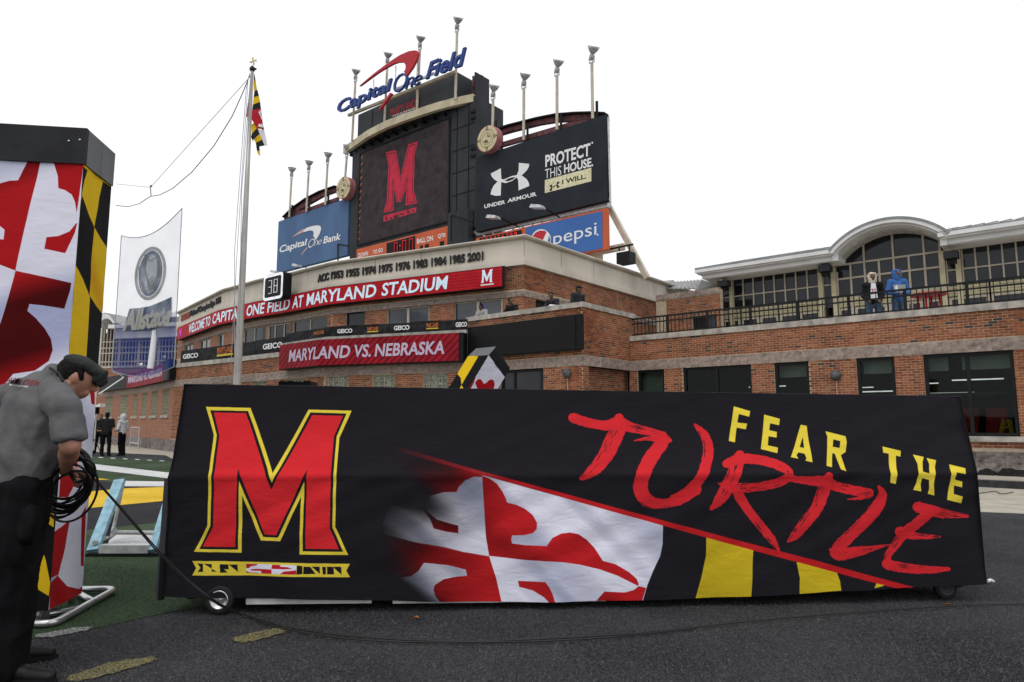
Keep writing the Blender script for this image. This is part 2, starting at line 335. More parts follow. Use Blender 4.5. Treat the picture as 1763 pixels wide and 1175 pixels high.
# ------------------------------------------------------------------ walls as plan polylines (s along, z up, off = outwards)
class Wall:
    def __init__(s, pts, cap=None):
        s.p = [Vector(p).to_2d() if len(p) == 3 else Vector(p) for p in pts]
        s.S = [0]
        for a, b in zip(s.p, s.p[1:]): s.S.append(s.S[-1]+(b-a).length)
        s.L = s.S[-1]; s.n = []
        ns = []
        for a, b in zip(s.p, s.p[1:]):
            d = (b-a).normalized(); n = Vector((d.y, -d.x)); ns.append(n)
        for i in range(len(s.p)):
            if i == 0: s.n.append(ns[0])
            elif i == len(s.p)-1: s.n.append(ns[-1])
            else:
                m = (ns[i-1]+ns[i]).normalized(); s.n.append(m/max(.3, m.dot(ns[i])))
    def seg(s, t):
        for i in range(len(s.S)-2):
            if t < s.S[i+1]: return i
        return len(s.S)-2
    def at(s, t, z, off=0):
        i = s.seg(t); f = (t-s.S[i])/(s.S[i+1]-s.S[i]); n0, n1 = s.n[i], s.n[i+1]
        if f < 0: n1 = n0; f_ = f
        a = s.p[i]+n0*off; b = s.p[i+1]+n1*off
        q = a+(b-a)*f
        return Vector((q.x, q.y, z))
    def ang(s, t):
        i = s.seg(t); d = s.p[i+1]-s.p[i]; return atan2(d.y, d.x)
    def pix(s, px, py, off=0):
        r = ray(px, py); best = None; N = len(s.p)-1
        for i in range(N):
            a = s.p[i]+s.n[i]*off; b = s.p[i+1]+s.n[i+1]*off; d = b-a
            det = d.x*(-r[1])+r[0]*d.y
            if abs(det) < 1e-9: continue
            f = ((-a.x)*(-r[1])+r[0]*(-a.y))/det; t = (d.x*(-a.y)+d.y*a.x)/det
            if t < 0: continue
            bad = max(0, -f) if i > 0 else 0
            bad2 = max(0, f-1) if i < N-1 else 0
            e = (bad+bad2)
            if best is None or e < best[0]-1e-9: best = (e, s.S[i]+f*(s.S[i+1]-s.S[i]), H+r[2]*t)
        return best[1], best[2]
    def cuts(s, s0, s1): return [s0]+[t for t in s.S[1:-1] if s0+1e-4 < t < s1-1e-4]+[s1]
    def slab(s, mb, s0, s1, z0, z1, o0, o1, z0b=None, z1b=None):
        c = s.cuts(s0, s1)
        for a, b in zip(c, c[1:]):
            e = 1e-5
            A = [s.at(a+e, 0, o1), s.at(b-e, 0, o1), s.at(b-e, 0, o0), s.at(a+e, 0, o0)]
            mb.hexa([(p.x, p.y, z0) for p in A]+[(p.x, p.y, z1) for p in A])
        return mb
    def grid(s, mb, s0, s1, z0, z1, ops, o0, o1):
        ops = [o for o in ops if o[1] > s0 and o[0] < s1 and o[3] > z0 and o[2] < z1]
        us = sorted({s0, s1, *[min(max(t, s0), s1) for o in ops for t in o[:2]], *[t for t in s.S if s0 < t < s1]})
        for a, b in zip(us, us[1:]):
            if b-a < 1e-4: continue
            m = (a+b)/2; zs = [(max(z0, o[2]), min(z1, o[3])) for o in ops if o[0] < m < o[1]]; zs.sort(); z = z0
            for lo, hi in zs+[(z1, z1)]:
                if lo-z > 1e-3: s.slab(mb, a, b, z, lo, o0, o1)
                z = max(z, hi)
        return mb
def op(W, tl, br, off=0):
    a = W.pix(*tl, off); b = W.pix(*br, off); return (a[0], b[0], b[1], a[1])
BH, BL, BJ = .0677, .203, .0135
BRICK_ME = {}
def brick_mesh(l):
    k = round(l, 3)
    if k not in BRICK_ME:
        mb = MB().box((-l/2, -.012, -(BH-BJ)/2), (l/2, .012, (BH-BJ)/2)); BRICK_ME[k] = mesh_of('brick', mb, M['brick'])
    return BRICK_ME[k]
def bricks(W, s0, s1, z0, z1, ops, parent, single=0, rows0=0):
    ops = [(o[0], o[1], o[2], o[3]) for o in ops]; items = []; mb = MB(); r = rows0
    k0 = math.ceil(z0/BH); z = k0*BH; r = k0
    while z+BH <= z1+.02:
        zc = z+BH/2; segs = [(s0, s1)]
        for o in ops:
            if o[2] < zc < o[3]:
                ns = []
                for a, b in segs:
                    if o[1] <= a or o[0] >= b: ns.append((a, b)); continue
                    if o[0] > a: ns.append((a, o[0]))
                    if o[1] < b: ns.append((o[1], b))
                segs = ns
        for a, b in segs:
            k = math.floor((a-(r % 2)*BL/2)/BL)
            while True:
                u0 = k*BL+(r % 2)*BL/2; u1 = u0+BL; k += 1
                if u0 >= b: break
                v0 = max(u0+BJ/2, a); v1 = min(u1-BJ/2, b)
                if v1-v0 > .03: items.append((v0, v1, zc))
        z += BH; r += 1
    rnd = random.Random(5)
    cand = []
    if single:
        full = [it for it in items if it[1]-it[0] > BL-BJ-.001]
        full.sort(key=lambda it: W.at((it[0]+it[1])/2, it[2], 0).xy.length); cand = set(full[:single])
    for it in items:
        v0, v1, zc = it; o = .0045+rnd.uniform(-.0015, .0025)
        if it in cand:
            c = W.at((v0+v1)/2, zc, o-.004); put('brick', brick_mesh(BL-BJ), parent, c, (0, 0, W.ang((v0+v1)/2)))
        else:
            h = (BH-BJ)/2; q = [W.at(v0, 0, o), W.at(v1, 0, o), W.at(v1, 0, -.005), W.at(v0, 0, -.005)]
            n = len(mb.v)
            mb.v += [(p.x, p.y, zc-h) for p in q]+[(p.x, p.y, zc+h) for p in q]
            mb.f += [(n, n+1, n+5, n+4), (n+1, n+2, n+6, n+5), (n+3, n, n+4, n+7), (n+4, n+5, n+6, n+7), (n, n+3, n+2, n+1)]
    if mb.v: link('brickwork', mb, M['brick'], parent, kind='stuff', fixn=False)
def stones(W, s0, s1, z0, z1, o0, o1, parent, m, name, length=1.0, rough=.02, seed=1, gap=.003):
    rnd = random.Random(seed); cs = W.cuts(s0, s1)
    for A, B in zip(cs, cs[1:]):
        n = max(1, round((B-A)/length)); st = (B-A)/n
        for i in range(n):
            a = A+i*st+gap; b = A+(i+1)*st-gap; mb = MB(); nu, nv = (6, 3) if rough else (1, 1)
            pr = rnd.uniform(-.004, .004)
            g = [[W.at(a+(b-a)*u/nu, z0+(z1-z0)*v/nv, o1+pr+(rnd.uniform(-rough, rough) if 0 < v < nv or 0 < u < nu else 0)) for u in range(nu+1)] for v in range(nv+1)]
            vs = [p for row in g for p in row]; fs = [(v*(nu+1)+u, v*(nu+1)+u+1, (v+1)*(nu+1)+u+1, (v+1)*(nu+1)+u) for v in range(nv) for u in range(nu)]
            k = len(vs); vs += [W.at(a, z0, o0), W.at(b, z0, o0), W.at(b, z1, o0), W.at(a, z1, o0)]
            tl = nv*(nu+1); bl = 0
            fs += [tuple(range(nu, -1, -1))+(k, k+1), tuple(range(tl, tl+nu+1))+(k+2, k+3),
                   tuple([v*(nu+1) for v in range(nv+1)])+(k+3, k), tuple([v*(nu+1)+nu for v in range(nv, -1, -1)])+(k+1, k+2), (k, k+1, k+2, k+3)]
            mb.add(vs, fs); link(name, mb, m, parent)
def window(W, o, parent, cols=(), rows=(), fw=.06, mf=None, mg=None, off=-.1, depth=.08, bars=None, name='window'):
    s0, s1, z0, z1 = o; mf = mf or M['frame']; mg = mg or M['dglass']; mb = MB(); a, b = off, off+depth
    W.slab(mb, s0, s1, z0, z0+fw, a, b); W.slab(mb, s0, s1, z1-fw, z1, a, b)
    W.slab(mb, s0, s0+fw, z0+fw, z1-fw, a, b); W.slab(mb, s1-fw, s1, z0+fw, z1-fw, a, b)
    xs = [s0+fw]; zs = [z0+fw]
    h = fw/2 if bars is None else bars/2
    for c in cols:
        x = s0+(s1-s0)*c; W.slab(mb, x-h, x+h, z0+fw, z1-fw, a, b-.003); xs += [x-h, x+h]
    for r in rows:
        z = z0+(z1-z0)*r; W.slab(mb, s0+fw, s1-fw, z-h, z+h, a+.002, b-.006); zs += [z-h, z+h]
    xs.append(s1-fw); zs.append(z1-fw)
    w = link(name, mb, mf, parent)
    for i in range(0, len(xs)-1, 2):
        for j in range(0, len(zs)-1, 2):
            p = MB(); W.slab(p, xs[i]-.005, xs[i+1]+.005, zs[j]-.005, zs[j+1]+.005, a+depth*.35, a+depth*.5); link('pane', p, mg, w)
    return w

# ------------------------------------------------------------------ lettering and flat marks
_TX = {}
def text_geo(s, bold=.0, shear=0, spacing=1.0, extr=0):
    k = (s, bold, shear, spacing, extr)
    if k in _TX: return _TX[k]
    c = bpy.data.curves.new('t', 'FONT'); c.body = s; c.offset = bold; c.shear = shear; c.space_character = spacing; c.extrude = extr; c.resolution_u = 3; c.fill_mode = 'BOTH'
    o = bpy.data.objects.new('t', c); COL.objects.link(o); bpy.context.view_layer.update()
    dg = bpy.context.evaluated_depsgraph_get(); me = bpy.data.meshes.new_from_object(o.evaluated_get(dg))
    v = np.array([tuple(x.co) for x in me.vertices]); f = [tuple(p.vertices) for p in me.polygons]
    bpy.data.objects.remove(o); bpy.data.curves.remove(c); bpy.data.meshes.remove(me)
    lo = v.min(0); hi = v.max(0); v[:, 0] = (v[:, 0]-lo[0])/(hi[0]-lo[0]); v[:, 1] = (v[:, 1]-lo[1])/(hi[1]-lo[1])
    if extr: v[:, 2] = (v[:, 2]-lo[2])/(hi[2]-lo[2])
    _TX[k] = (v, f); return v, f
def text_on(name, s, W, bl, br, tr, tl, m, parent, off=.01, thick=0, bold=.03, shear=0, spacing=1.0, poff=None, level=False):
    poff = off if poff is None else poff
    q = [Vector(W.pix(*p, poff)) for p in (bl, br, tr, tl)]
    if level:
        zb = (q[0].y+q[1].y)/2; zt = (q[2].y+q[3].y)/2; q[0].y = q[1].y = zb; q[2].y = q[3].y = zt
    v, f = text_geo(s, bold, shear, spacing, .1 if thick else 0); mb = MB()
    for x, y, z in v:
        c = q[0]*(1-x)*(1-y)+q[1]*x*(1-y)+q[2]*x*y+q[3]*(1-x)*y
        mb.v.append(tuple(W.at(c.x, c.y, off+(z*thick if thick else 0))))
    mb.f = list(f); return link(name, mb, m, parent, fixn=bool(thick))
def marks(name, polys, W, m, parent, off=.01, thick=0, cv=None, poff=None):
    mb = MB(); poff = off if poff is None else poff
    for pl in polys:
        q = [W.pix(*(cv(*p) if cv else p), poff) for p in pl]; pts = [W.at(a, b, off) for a, b in q]
        n = W.n[W.seg(q[0][0])]
        mb.poly(pts, (n.x*thick, n.y*thick, 0) if thick else None)
    return link(name, mb, m, parent)
def Z(ox, oy, k): return lambda x, y: (ox+x/k, oy+y/k)
def ellipse(cx, cy, rx, ry, n=28, a0=0, a1=2*pi): return [(cx+rx*cos(a0+(a1-a0)*i/n), cy+ry*sin(a0+(a1-a0)*i/n)) for i in range(n if a1-a0 > 6.2 else n+1)]
def ring_quads(o, i): return [[o[k], o[(k+1) % len(o)], i[(k+1) % len(o)], i[k]] for k in range(len(o))]
def ribbon(pts, w):
    L = []; Rr = []
    for i, (x, y) in enumerate(pts):
        a = pts[max(i-1, 0)]; b = pts[min(i+1, len(pts)-1)]; d = hypot(b[0]-a[0], b[1]-a[1]) or 1; nx, ny = -(b[1]-a[1])/d, (b[0]-a[0])/d
        ww = (w[i] if isinstance(w, (list, tuple)) else w)/2; L.append((x+nx*ww, y+ny*ww)); Rr.append((x-nx*ww, y-ny*ww))
    return [[L[i], L[i+1], Rr[i+1], Rr[i]] for i in range(len(pts)-1)]

# ------------------------------------------------------------------ printed cloth: a picture rasterised from shapes
class Canvas:
    def __init__(s, w, h, col): s.w, s.h = w, h; s.a = np.zeros((h, w, 3), np.float32); s.a[:] = col
    def mask(s, polys):
        m = np.zeros((s.h, s.w), np.float32); SS = 2
        for pl in polys:
            p = np.array(pl, float); x = p[:, 0]*s.w; y = p[:, 1]*s.h; x2 = np.roll(x, -1); y2 = np.roll(y, -1)
            mm = np.zeros((s.h, s.w), np.float32); r0 = max(0, int(y.min())); r1 = min(s.h-1, int(y.max())+1)
            for r in range(r0, r1+1):
                acc = 0
                for k in range(SS):
                    yy = r+(k+.5)/SS; c = (y <= yy) != (y2 <= yy)
                    if not c.any(): continue
                    xs = np.sort(x[c]+(yy-y[c])*(x2[c]-x[c])/(y2[c]-y[c]))
                    for a, b in zip(xs[::2], xs[1::2]):
                        a = max(a, 0); b = min(b, s.w-1e-3)
                        if b <= a: continue
                        ia, ib = int(a), int(b)
                        if ia == ib: mm[r, ia] += (b-a)/SS
                        else: mm[r, ia] += (ia+1-a)/SS; mm[r, ib] += (b-ib)/SS; mm[r, ia+1:ib] += 1/SS
            m = np.maximum(m, np.clip(mm, 0, 1))
        return m
    def fill(s, polys, col, al=1.0, clip=None):
        m = s.mask(polys)*al
        if clip is not None: m = m*clip
        s.a += m[..., None]*(np.array(col, np.float32)-s.a); return m
    def blend(s, m, col): s.a += m[..., None]*(np.array(col, np.float32)-s.a)
    def image(s, name):
        im = bpy.data.images.new(name, s.w, s.h); buf = np.ones((s.h, s.w, 4), np.float32)
        lin = np.clip(s.a, 0, 1); buf[..., :3] = np.where(lin <= .0031308, lin*12.92, 1.055*lin**(1/2.4)-.055)
        im.pixels.foreach_set(buf.ravel()); im.pack(); return im
def print_mat(name, im, rough=.85, bump=.25):
    m = bpy.data.materials.new(name); m.use_nodes = True; N = m.node_tree.nodes; L = m.node_tree.links; b = N['Principled BSDF']
    b.inputs['Roughness'].default_value = rough; b.inputs['Specular IOR Level'].default_value = .12
    b.inputs['Sheen Weight'].default_value = .03; b.inputs['Sheen Roughness'].default_value = .4
    uv = N.new('ShaderNodeUVMap'); uv.uv_map = 'uv'; t = N.new('ShaderNodeTexImage'); t.image = im; t.extension = 'EXTEND'
    L.new(uv.outputs[0], t.inputs[0]); L.new(t.outputs[0], b.inputs['Base Color'])
    geo = N.new('ShaderNodeNewGeometry'); n = N.new('ShaderNodeTexNoise'); n.inputs['Scale'].default_value = 5; n.inputs['Detail'].default_value = 6; n.inputs['Distortion'].default_value = 1.2
    mp = N.new('ShaderNodeMapping'); mp.inputs['Scale'].default_value = (1, 1, 2.4); mp.inputs['Rotation'].default_value = (0, .5, 0)
    L.new(geo.outputs['Position'], mp.inputs[0]); L.new(mp.outputs[0], n.inputs[0])
    bp = N.new('ShaderNodeBump'); bp.inputs['Strength'].default_value = bump; bp.inputs['Distance'].default_value = .05
    L.new(n.outputs[0], bp.inputs['Height']); L.new(bp.outputs[0], b.inputs['Normal'])
    return m
def stripes(shape, ang, freq, seed, sharp=2.0):   # the soft printed folds of the flag design
    h, w = shape; yy, xx = np.mgrid[0:h, 0:w]/float(h); rng = np.random.RandomState(seed); v = np.zeros(shape)
    q = xx*sin(ang)+yy*cos(ang); l = xx*cos(ang)-yy*sin(ang)
    for k in range(4): v += np.sin(q*freq*(1+.37*k)*6.28+rng.rand()*6.28+.6*np.sin(l*2.3+rng.rand()*6))/(1+.6*k)
    v = (v-v.min())/(v.max()-v.min()); return v**sharp

# ------------------------------------------------------------------ soft bodies: capsules and ellipsoids fused into one surface
def cap_prim(mb, p0, p1, r0, r1, flat=1.0, side=(1, 0, 0), n=12, ek=1.0):
    p0 = Vector(p0); p1 = Vector(p1); d = p1-p0
    if d.length < 1e-5: d = Vector((0, 0, 1e-3))
    ax = d.normalized(); sd = Vector(side); sd = sd-ax*sd.dot(ax)
    sd = sd.normalized() if sd.length > 1e-3 else ax.orthogonal().normalized(); w = ax.cross(sd); base = len(mb.v); rings = []
    for k in range(4): a = -pi/2+k*pi/8; rings.append((p0+ax*sin(a)*r0*ek*min(1, flat*1.1), max(r0*cos(a), 1e-3)))
    for k in range(5): a = k*pi/8; rings.append((p1+ax*sin(a)*r1*ek*min(1, flat*1.1), max(r1*cos(a), 1e-3)))
    for c, r in rings:
        for k in range(n):
            a = 2*pi*k/n; mb.v.append(tuple(c+sd*cos(a)*r+w*sin(a)*r*flat))
    m = len(rings)
    for i in range(m-1):
        for k in range(n): mb.f.append((base+i*n+k, base+i*n+(k+1) % n, base+(i+1)*n+(k+1) % n, base+(i+1)*n+k))
    mb.f.append(tuple(base+k for k in range(n))[::-1]); mb.f.append(tuple(base+(m-1)*n+k for k in range(n)))
def ell_prim(mb, c, r, rot=None, n=14):
    c = Vector(c); base = len(mb.v); m = 9
    for i in range(m+1):
        a = -pi/2+pi*i/m
        for k in range(n):
            b = 2*pi*k/n; v = Vector((max(cos(a), 1e-3)*cos(b)*r[0], max(cos(a), 1e-3)*sin(b)*r[1], sin(a)*r[2]))
            if rot is not None: v = rot @ v
            mb.v.append(tuple(c+v))
    for i in range(m):
        for k in range(n): mb.f.append((base+i*n+k, base+i*n+(k+1) % n, base+(i+1)*n+(k+1) % n, base+(i+1)*n+k))
    mb.f.append(tuple(base+k for k in range(n))[::-1]); mb.f.append(tuple(base+m*n+k for k in range(n)))
def fuse(name, prims, m, parent, voxel=.02, smooth=4, wrinkle=0, wscale=6, xf=None, seed=0):
    mb = MB()
    for p in prims:
        if p[0] == 'c': cap_prim(mb, *p[1:])
        elif p[0] == 'k': cap_prim(mb, *p[1:], n=16, ek=.08)
        else: ell_prim(mb, *p[1:])
    if xf is not None: mb.v = [tuple(xf @ Vector(v)) for v in mb.v]
    me = bpy.data.meshes.new('tmp'); me.from_pydata(mb.v, [], mb.f); o = bpy.data.objects.new('tmp', me); COL.objects.link(o)
    r = o.modifiers.new('r', 'REMESH'); r.mode = 'VOXEL'; r.voxel_size = voxel
    if smooth: s = o.modifiers.new('s', 'SMOOTH'); s.iterations = smooth; s.factor = .5
    bpy.context.view_layer.update(); dg = bpy.context.evaluated_depsgraph_get(); ne = bpy.data.meshes.new_from_object(o.evaluated_get(dg))
    bpy.data.objects.remove(o); bpy.data.meshes.remove(me)
    out = MB(); ne.calc_loop_triangles(); ns = [v.normal.copy() for v in ne.vertices]
    for v, nn in zip(ne.vertices, ns):
        c = v.co.copy()
        if wrinkle:
            q = Vector((c.x*wscale+seed, c.y*wscale, c.z*wscale*.45)); t = noise.noise(q)+.5*noise.noise(q*2.3)
            c += nn*wrinkle*(1-abs(t)*2.2)
        out.v.append(tuple(c))
    out.f = [tuple(p.vertices) for p in ne.polygons]; bpy.data.meshes.remove(ne)
    return link(name, out, m, parent, smooth=True, fixn=False)
# ================================================================== GROUND
def sheet(name, pts, z, m, nm=None, thick=0):
    mb = MB(); mb.poly([(x, y, z) for x, y in pts], (0, 0, -thick) if thick else None); o = link(name, mb, m)
    return tag(o, kind='structure')
sheet('ground', [(-900, -300), (900, -300), (900, 1500), (-900, 1500)], -.02, M['asph'])
def jag(pts, n=12, a=.010):
    r = random.Random(9); out = []
    for i in range(len(pts)):
        p, q = pts[i], pts[(i+1) % len(pts)]
        for k in range(n): t = k/n; out.append((p[0]+(q[0]-p[0])*t+r.uniform(-a, a), p[1]+(q[1]-p[1])*t+r.uniform(-a, a)))
    return out
G = lambda *a: [onz(x, y, 0) for x, y in a]
# pale apron of concrete before the buildings, black turf strip, then the field itself
sheet('concrete_apron', [(-60, 60), (-60, 20), (-20, 8.5), (20, 5), (40, 5), (40, 40)], -.012, M['concrete'])
a1 = onz(1763, 884); a2 = onz(1690, 881); dr = Vector((a2[0]-a1[0], a2[1]-a1[1])).normalized()
far = lambda p, k: (p[0]+dr.x*k, p[1]+dr.y*k)
sheet('black_turf_margin', [far(a1, -14), far(a1, -14+.01), (14, -8), (-40, -8), (-60, 30), (-33, 33.5), onz(150, 777), onz(285, 784), far(a1, 16)], -.006, M['dturf'])
sheet('green_turf', [(-40, 2.2), onz(0, 1110), onz(60, 1098), onz(158, 1083), onz(260, 1060), onz(350, 1043), (-1.4, 5.3), (2.5, 6.3), onz(300, 796) , onz(285, 793), onz(150, 786), (-40, 33)], -.002, M['gturf'])
sheet('endzone_black_band', [(-12, 7.4), onz(150, 912), onz(285, 898), (1.5, 7.5), (1.2, 13.2), onz(285, 842), onz(165, 827), onz(120, 826), (-14, 16)], .002, M['bturf'])
sheet('endzone_yellow_band', [onz(60, 885), onz(150, 876), onz(285, 863), (.9, 9.8), (.6, 12.4), onz(285, 839), onz(205, 842), onz(168, 846), onz(60, 852)], .006, M['yturf'])
sheet('yellow_corner', [onz(120, 822), onz(160, 823), onz(190, 826.5), onz(130, 828)], .006, M['yturf'])
sheet('white_yard_line', [onz(206, 828.5), onz(286, 830), (0, 14.2), (0, 13.4), onz(286, 838.5), onz(206, 838)], .007, M['wturf'])
sheet('white_boundary_line', [onz(100, 793), onz(170, 800.5), onz(286, 814), (-3, 15.6), (-3.2, 14.6), onz(286, 824), onz(170, 810), onz(100, 801)], .007, M['wturf'])
for i, x in enumerate((170, 191, 212, 233, 254, 275)):
    y = 788+(x-170)*.055; sheet('white_hash', [onz(x, y-.8), onz(x+8, y-.2), onz(x+7, y+1), onz(x-1, y+.4)], .003, M['wturf'])
sheet('white_dash', [*jag([onz(60, 1094), onz(130, 1081), onz(160, 1080), onz(150, 1086), onz(88, 1098), onz(60, 1098)], 10, .006)], .003, M['wdash'])
sheet('yellow_dash', [*jag([onz(116, 1166), onz(190, 1141), onz(262, 1131), onz(272, 1136), onz(225, 1152), onz(140, 1173), onz(118, 1173)])], .003, M['ydash'])
sheet('yellow_dash', [*jag([onz(402, 1099), onz(440, 1089), onz(490, 1080), onz(506, 1083), onz(480, 1093), onz(425, 1107), onz(404, 1105)])], .003, M['ydash'])

# ================================================================== THE BRICK BUILDINGS
_x = (-540-881.5)/FPX; _y = 1/CT; _n = hypot(_x, _y)
D1 = Vector((-_x/_n, -_y/_n)); D2 = Vector((_y/_n, -_x/_n))      # right along the front walls, and back along the return walls
P0 = Vector((11.78, 16.77)); CC = Vector((2.18, 20.96))
ZB1, ZB0 = 3.43, 3.12                                           # the rough stone band
# the raised sidewalk and its dark kerb
wl = Wall([P0-D1*11, P0+D1*12])
mb = MB(); wl.slab(mb, 0, 23, -.01, .15, -.2, 2.35); tag(link('sidewalk', mb, M['concrete']), kind='structure')
mb = MB(); wl.slab(mb, 0, 23, -.01, .135, 2.352, 2.55); tag(link('curb', mb, M['curb']), kind='structure')

def thingb(name, p, label, cat, group=None): return thing(name, (p[0], p[1], 0), label, cat, group)
# ---- right wing
Lw = (P0-(CC+D2*2.75)).dot(D1)
WW = Wall([P0-D1*10.12, P0+D1*8]); SW = 10.12
wing = thingb('brick_wing', P0, 'long low red brick wing with terrace on top and dark windows at right', 'building')
wops = [op(WW, (1097, 633), (1145, 700)), op(WW, (1175, 625), (1296, 700)), op(WW, (1332, 618), (1398, 740)), op(WW, (1473, 608), (1548, 745)), op(WW, (1588, 603.5), (1757, 750))]
zs = 1.03
wops = [(a, b, zs, ZB0) for a, b, c, d in wops]
s5 = wops[4]; wops.append((s5[1]+1.0, s5[1]+3.4, zs, ZB0))
mb = MB(); WW.grid(mb, 0, WW.L, .66, 4.12, wops, -.30, 0); link('wall', mb, M['mortar'], wing)
bricks(WW, 0, WW.L, .68, ZB0-.01, wops, wing, single=180)
bricks(WW, 0, WW.L, ZB1+.005, 4.12, [], wing, single=115)
stones(WW, 0, WW.L, ZB0, ZB1, -.05, .02, wing, M['stone'], 'band_stone', 1.15, .012, 3)
stones(WW, 0, WW.L, 4.13, 4.30, -.33, .05, wing, M['coping'], 'coping_stone', 1.5, 0, 4)
stones(WW, 0, WW.L, .40, .66, -.05, .055, wing, M['base'], 'base_stone', .6, .016, 5)
stones(WW, 0, WW.L, .14, .40, -.05, .055, wing, M['base'], 'base_stone', .6, .016, 6)
for i, o in enumerate(wops[:6]):
    if i >= 2: stones(WW, o[0]-.1, o[1]+.1, .9, zs, -.1, .1, wing, M['coping'], 'sill', 3, 0, 7+i)
c_ = [(), (.5,), (), (), (.5,), (.5,)]; r_ = [(), (), (.34,), (.40,), (.50,), (.5,)]
for o, c, r in zip(wops, c_, r_): window(WW, o, wing, c, r, .085, M['frame'], M['glass'], -.14, .08)
# the rooms behind the wing's glass: floor, ceiling, rear wall, header panels, strip lamps
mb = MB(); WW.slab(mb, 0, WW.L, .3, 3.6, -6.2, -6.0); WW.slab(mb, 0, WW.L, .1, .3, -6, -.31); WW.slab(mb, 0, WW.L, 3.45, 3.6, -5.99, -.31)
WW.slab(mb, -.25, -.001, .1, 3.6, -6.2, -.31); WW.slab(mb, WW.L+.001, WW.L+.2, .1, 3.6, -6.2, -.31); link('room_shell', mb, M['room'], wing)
mb = MB()
for k, (lo, hi) in enumerate(((4.6, 6.1), (7.2, 9.2), (9.5, 13.5))):
    if hi > lo: WW.slab(mb, lo, hi, 2.70, 3.1, -.42, -.38)
WW.slab(mb, .01, 1.15, 1.9, 3.1, -.5, -.46)
link('header_panel', mb, M['ceil'], wing)
rnd = random.Random(3)
for k in range(11):
    s = 3.6+k*.95+rnd.uniform(-.2, .2); o = -1.6-(k % 3)*1.3; m_ = MB(); WW.slab(m_, s, s+1.15, 2.5-(k % 2)*.25, 2.53-(k % 2)*.25, o-.07, o); link('strip_lamp', m_, M['tube'], wing)
mb = MB(); a = WW.pix(1592, 628, -1.6); b = WW.pix(1632, 637, -1.6); WW.slab(mb, a[0], b[0], b[1]-.02, a[1], -1.62, -1.6); link('red_notice', mb, M['red'], wing)
mb = MB()
for k in range(9): 
    s = 8.6+k*.62; WW.slab(mb, s, s+.45, .95, 1.3, -1.3, -.9); WW.slab(mb, s, s+.45, 1.3, 1.75, -1.34, -1.3)
tag(link('seat_row', mb, M['red'], wing))
t_ = thingb('ladder_stool', WW.at(10.6, 0, -.7), 'yellow step ladder standing inside the big right window', 'ladder'); t_.location.z = .3; WL[t_.name] = Vector(t_.location)
a = WW.pix(1729, 722, -.7); q = WW.at(a[0], .3, -.7); dx = Vector((D1.x, D1.y, 0))
for sg, tp in ((-.28, 0), (.22, .1)):
    mb = MB(); mb.bar(q+dx*sg, q+dx*tp+Vector((0, 0, 1.15)), .07); link('rail', mb, M['yellowprint'], t_)
for k in range(3):
    mb = MB(); z = .35+k*.3; mb.bar(q+dx*(-.2+.06*k)+Vector((0, 0, z)), q+dx*(.18-.03*k)+Vector((0, 0, z)), .05); link('step', mb, M['yellowprint'], t_)

# ---- corner block with the black panel
WB = Wall([CC-D1*4.9, CC, CC+D2*3.2])
blk = thingb('brick_corner_block', CC, 'projecting red brick corner block with parapet carrying a blank black panel', 'building')
ZT = 5.10
sC = 4.9
o1 = op(WB, (862, 640), (936, 760)); o1 = (o1[0], o1[1], .3, ZB0)
mb = MB(); WB.grid(mb, 0, sC, 0, ZT-.16, [o1], -.30, 0); WB.slab(mb, sC, WB.L, ZB0, ZT-.16, -.3, 0)
WB.slab(mb, sC, sC+.32, 0, ZB0, -.3, 0); WB.slab(mb, sC+.322, WB.L+.5, 0, ZB0-.002, -.62, -.32); link('wall', mb, M['mortar'], blk)
bricks(WB, 0, sC, 1.2, ZB0-.01, [o1], blk, single=80)
bricks(WB, 0, sC, ZB1+.005, ZT-.17, [], blk, single=100)
WS = Wall([CC, CC+D2*3.2])
bricks(WS, 0, 3.2, ZB1+.005, ZT-.17, [], blk, single=100)
bricks(WS, 0, .32, 1.2, ZB0-.01, [], blk)
W2 = Wall([CC+D2*.0-Vector((0, 0)), CC+D2*3.2]); W2 = Wall([W2.at(.322, 0, -.32).xy, W2.at(3.2, 0, -.32).xy]); bricks(W2, 0, 2.86, 1.2, ZB0-.01, [], blk)
stones(WB, 0, WB.L, ZB0, ZB1, -.33, .02, blk, M['stone'], 'band_stone', 1.0, .012, 13)
stones(WB, -.02, WB.L+.05, ZT-.16, ZT, -.36, .06, blk, M['coping'], 'coping_stone', 1.3, 0, 14)
window(WB, o1, blk, (.32,), (), .09, M['frame'], M['dglass'], -.16, .08)
# blank black panel on the block
pn = WB; s0, z1 = pn.pix(805, 563, .22); s1, z1b = pn.pix(999.5, 540.3, .22); z0 = pn.pix(999.5, 601.6, .22)[1]
tp = thing('blank_led_panel', pn.at((s0+s1)/2, z0, .1), 'blank black display panel on the front of the brick corner block', 'display panel')
mb = MB(); pn.slab(mb, s0, sC-.01, z0, z1b, .02, .2); link('case', mb, M['black'], tp)
mb = MB(); pn.slab(mb, s0+.02, sC-.32, z0+.03, z1b-.03, .2, .215); link('screen', mb, mat('dead_screen', (.006, .006, .0065), .6, spec=.2), tp)
mb = MB(); pn.slab(mb, sC-.27, sC-.03, z0+.02, z1b-.02, .2, .225); link('side_cover', mb, M['black'], tp)

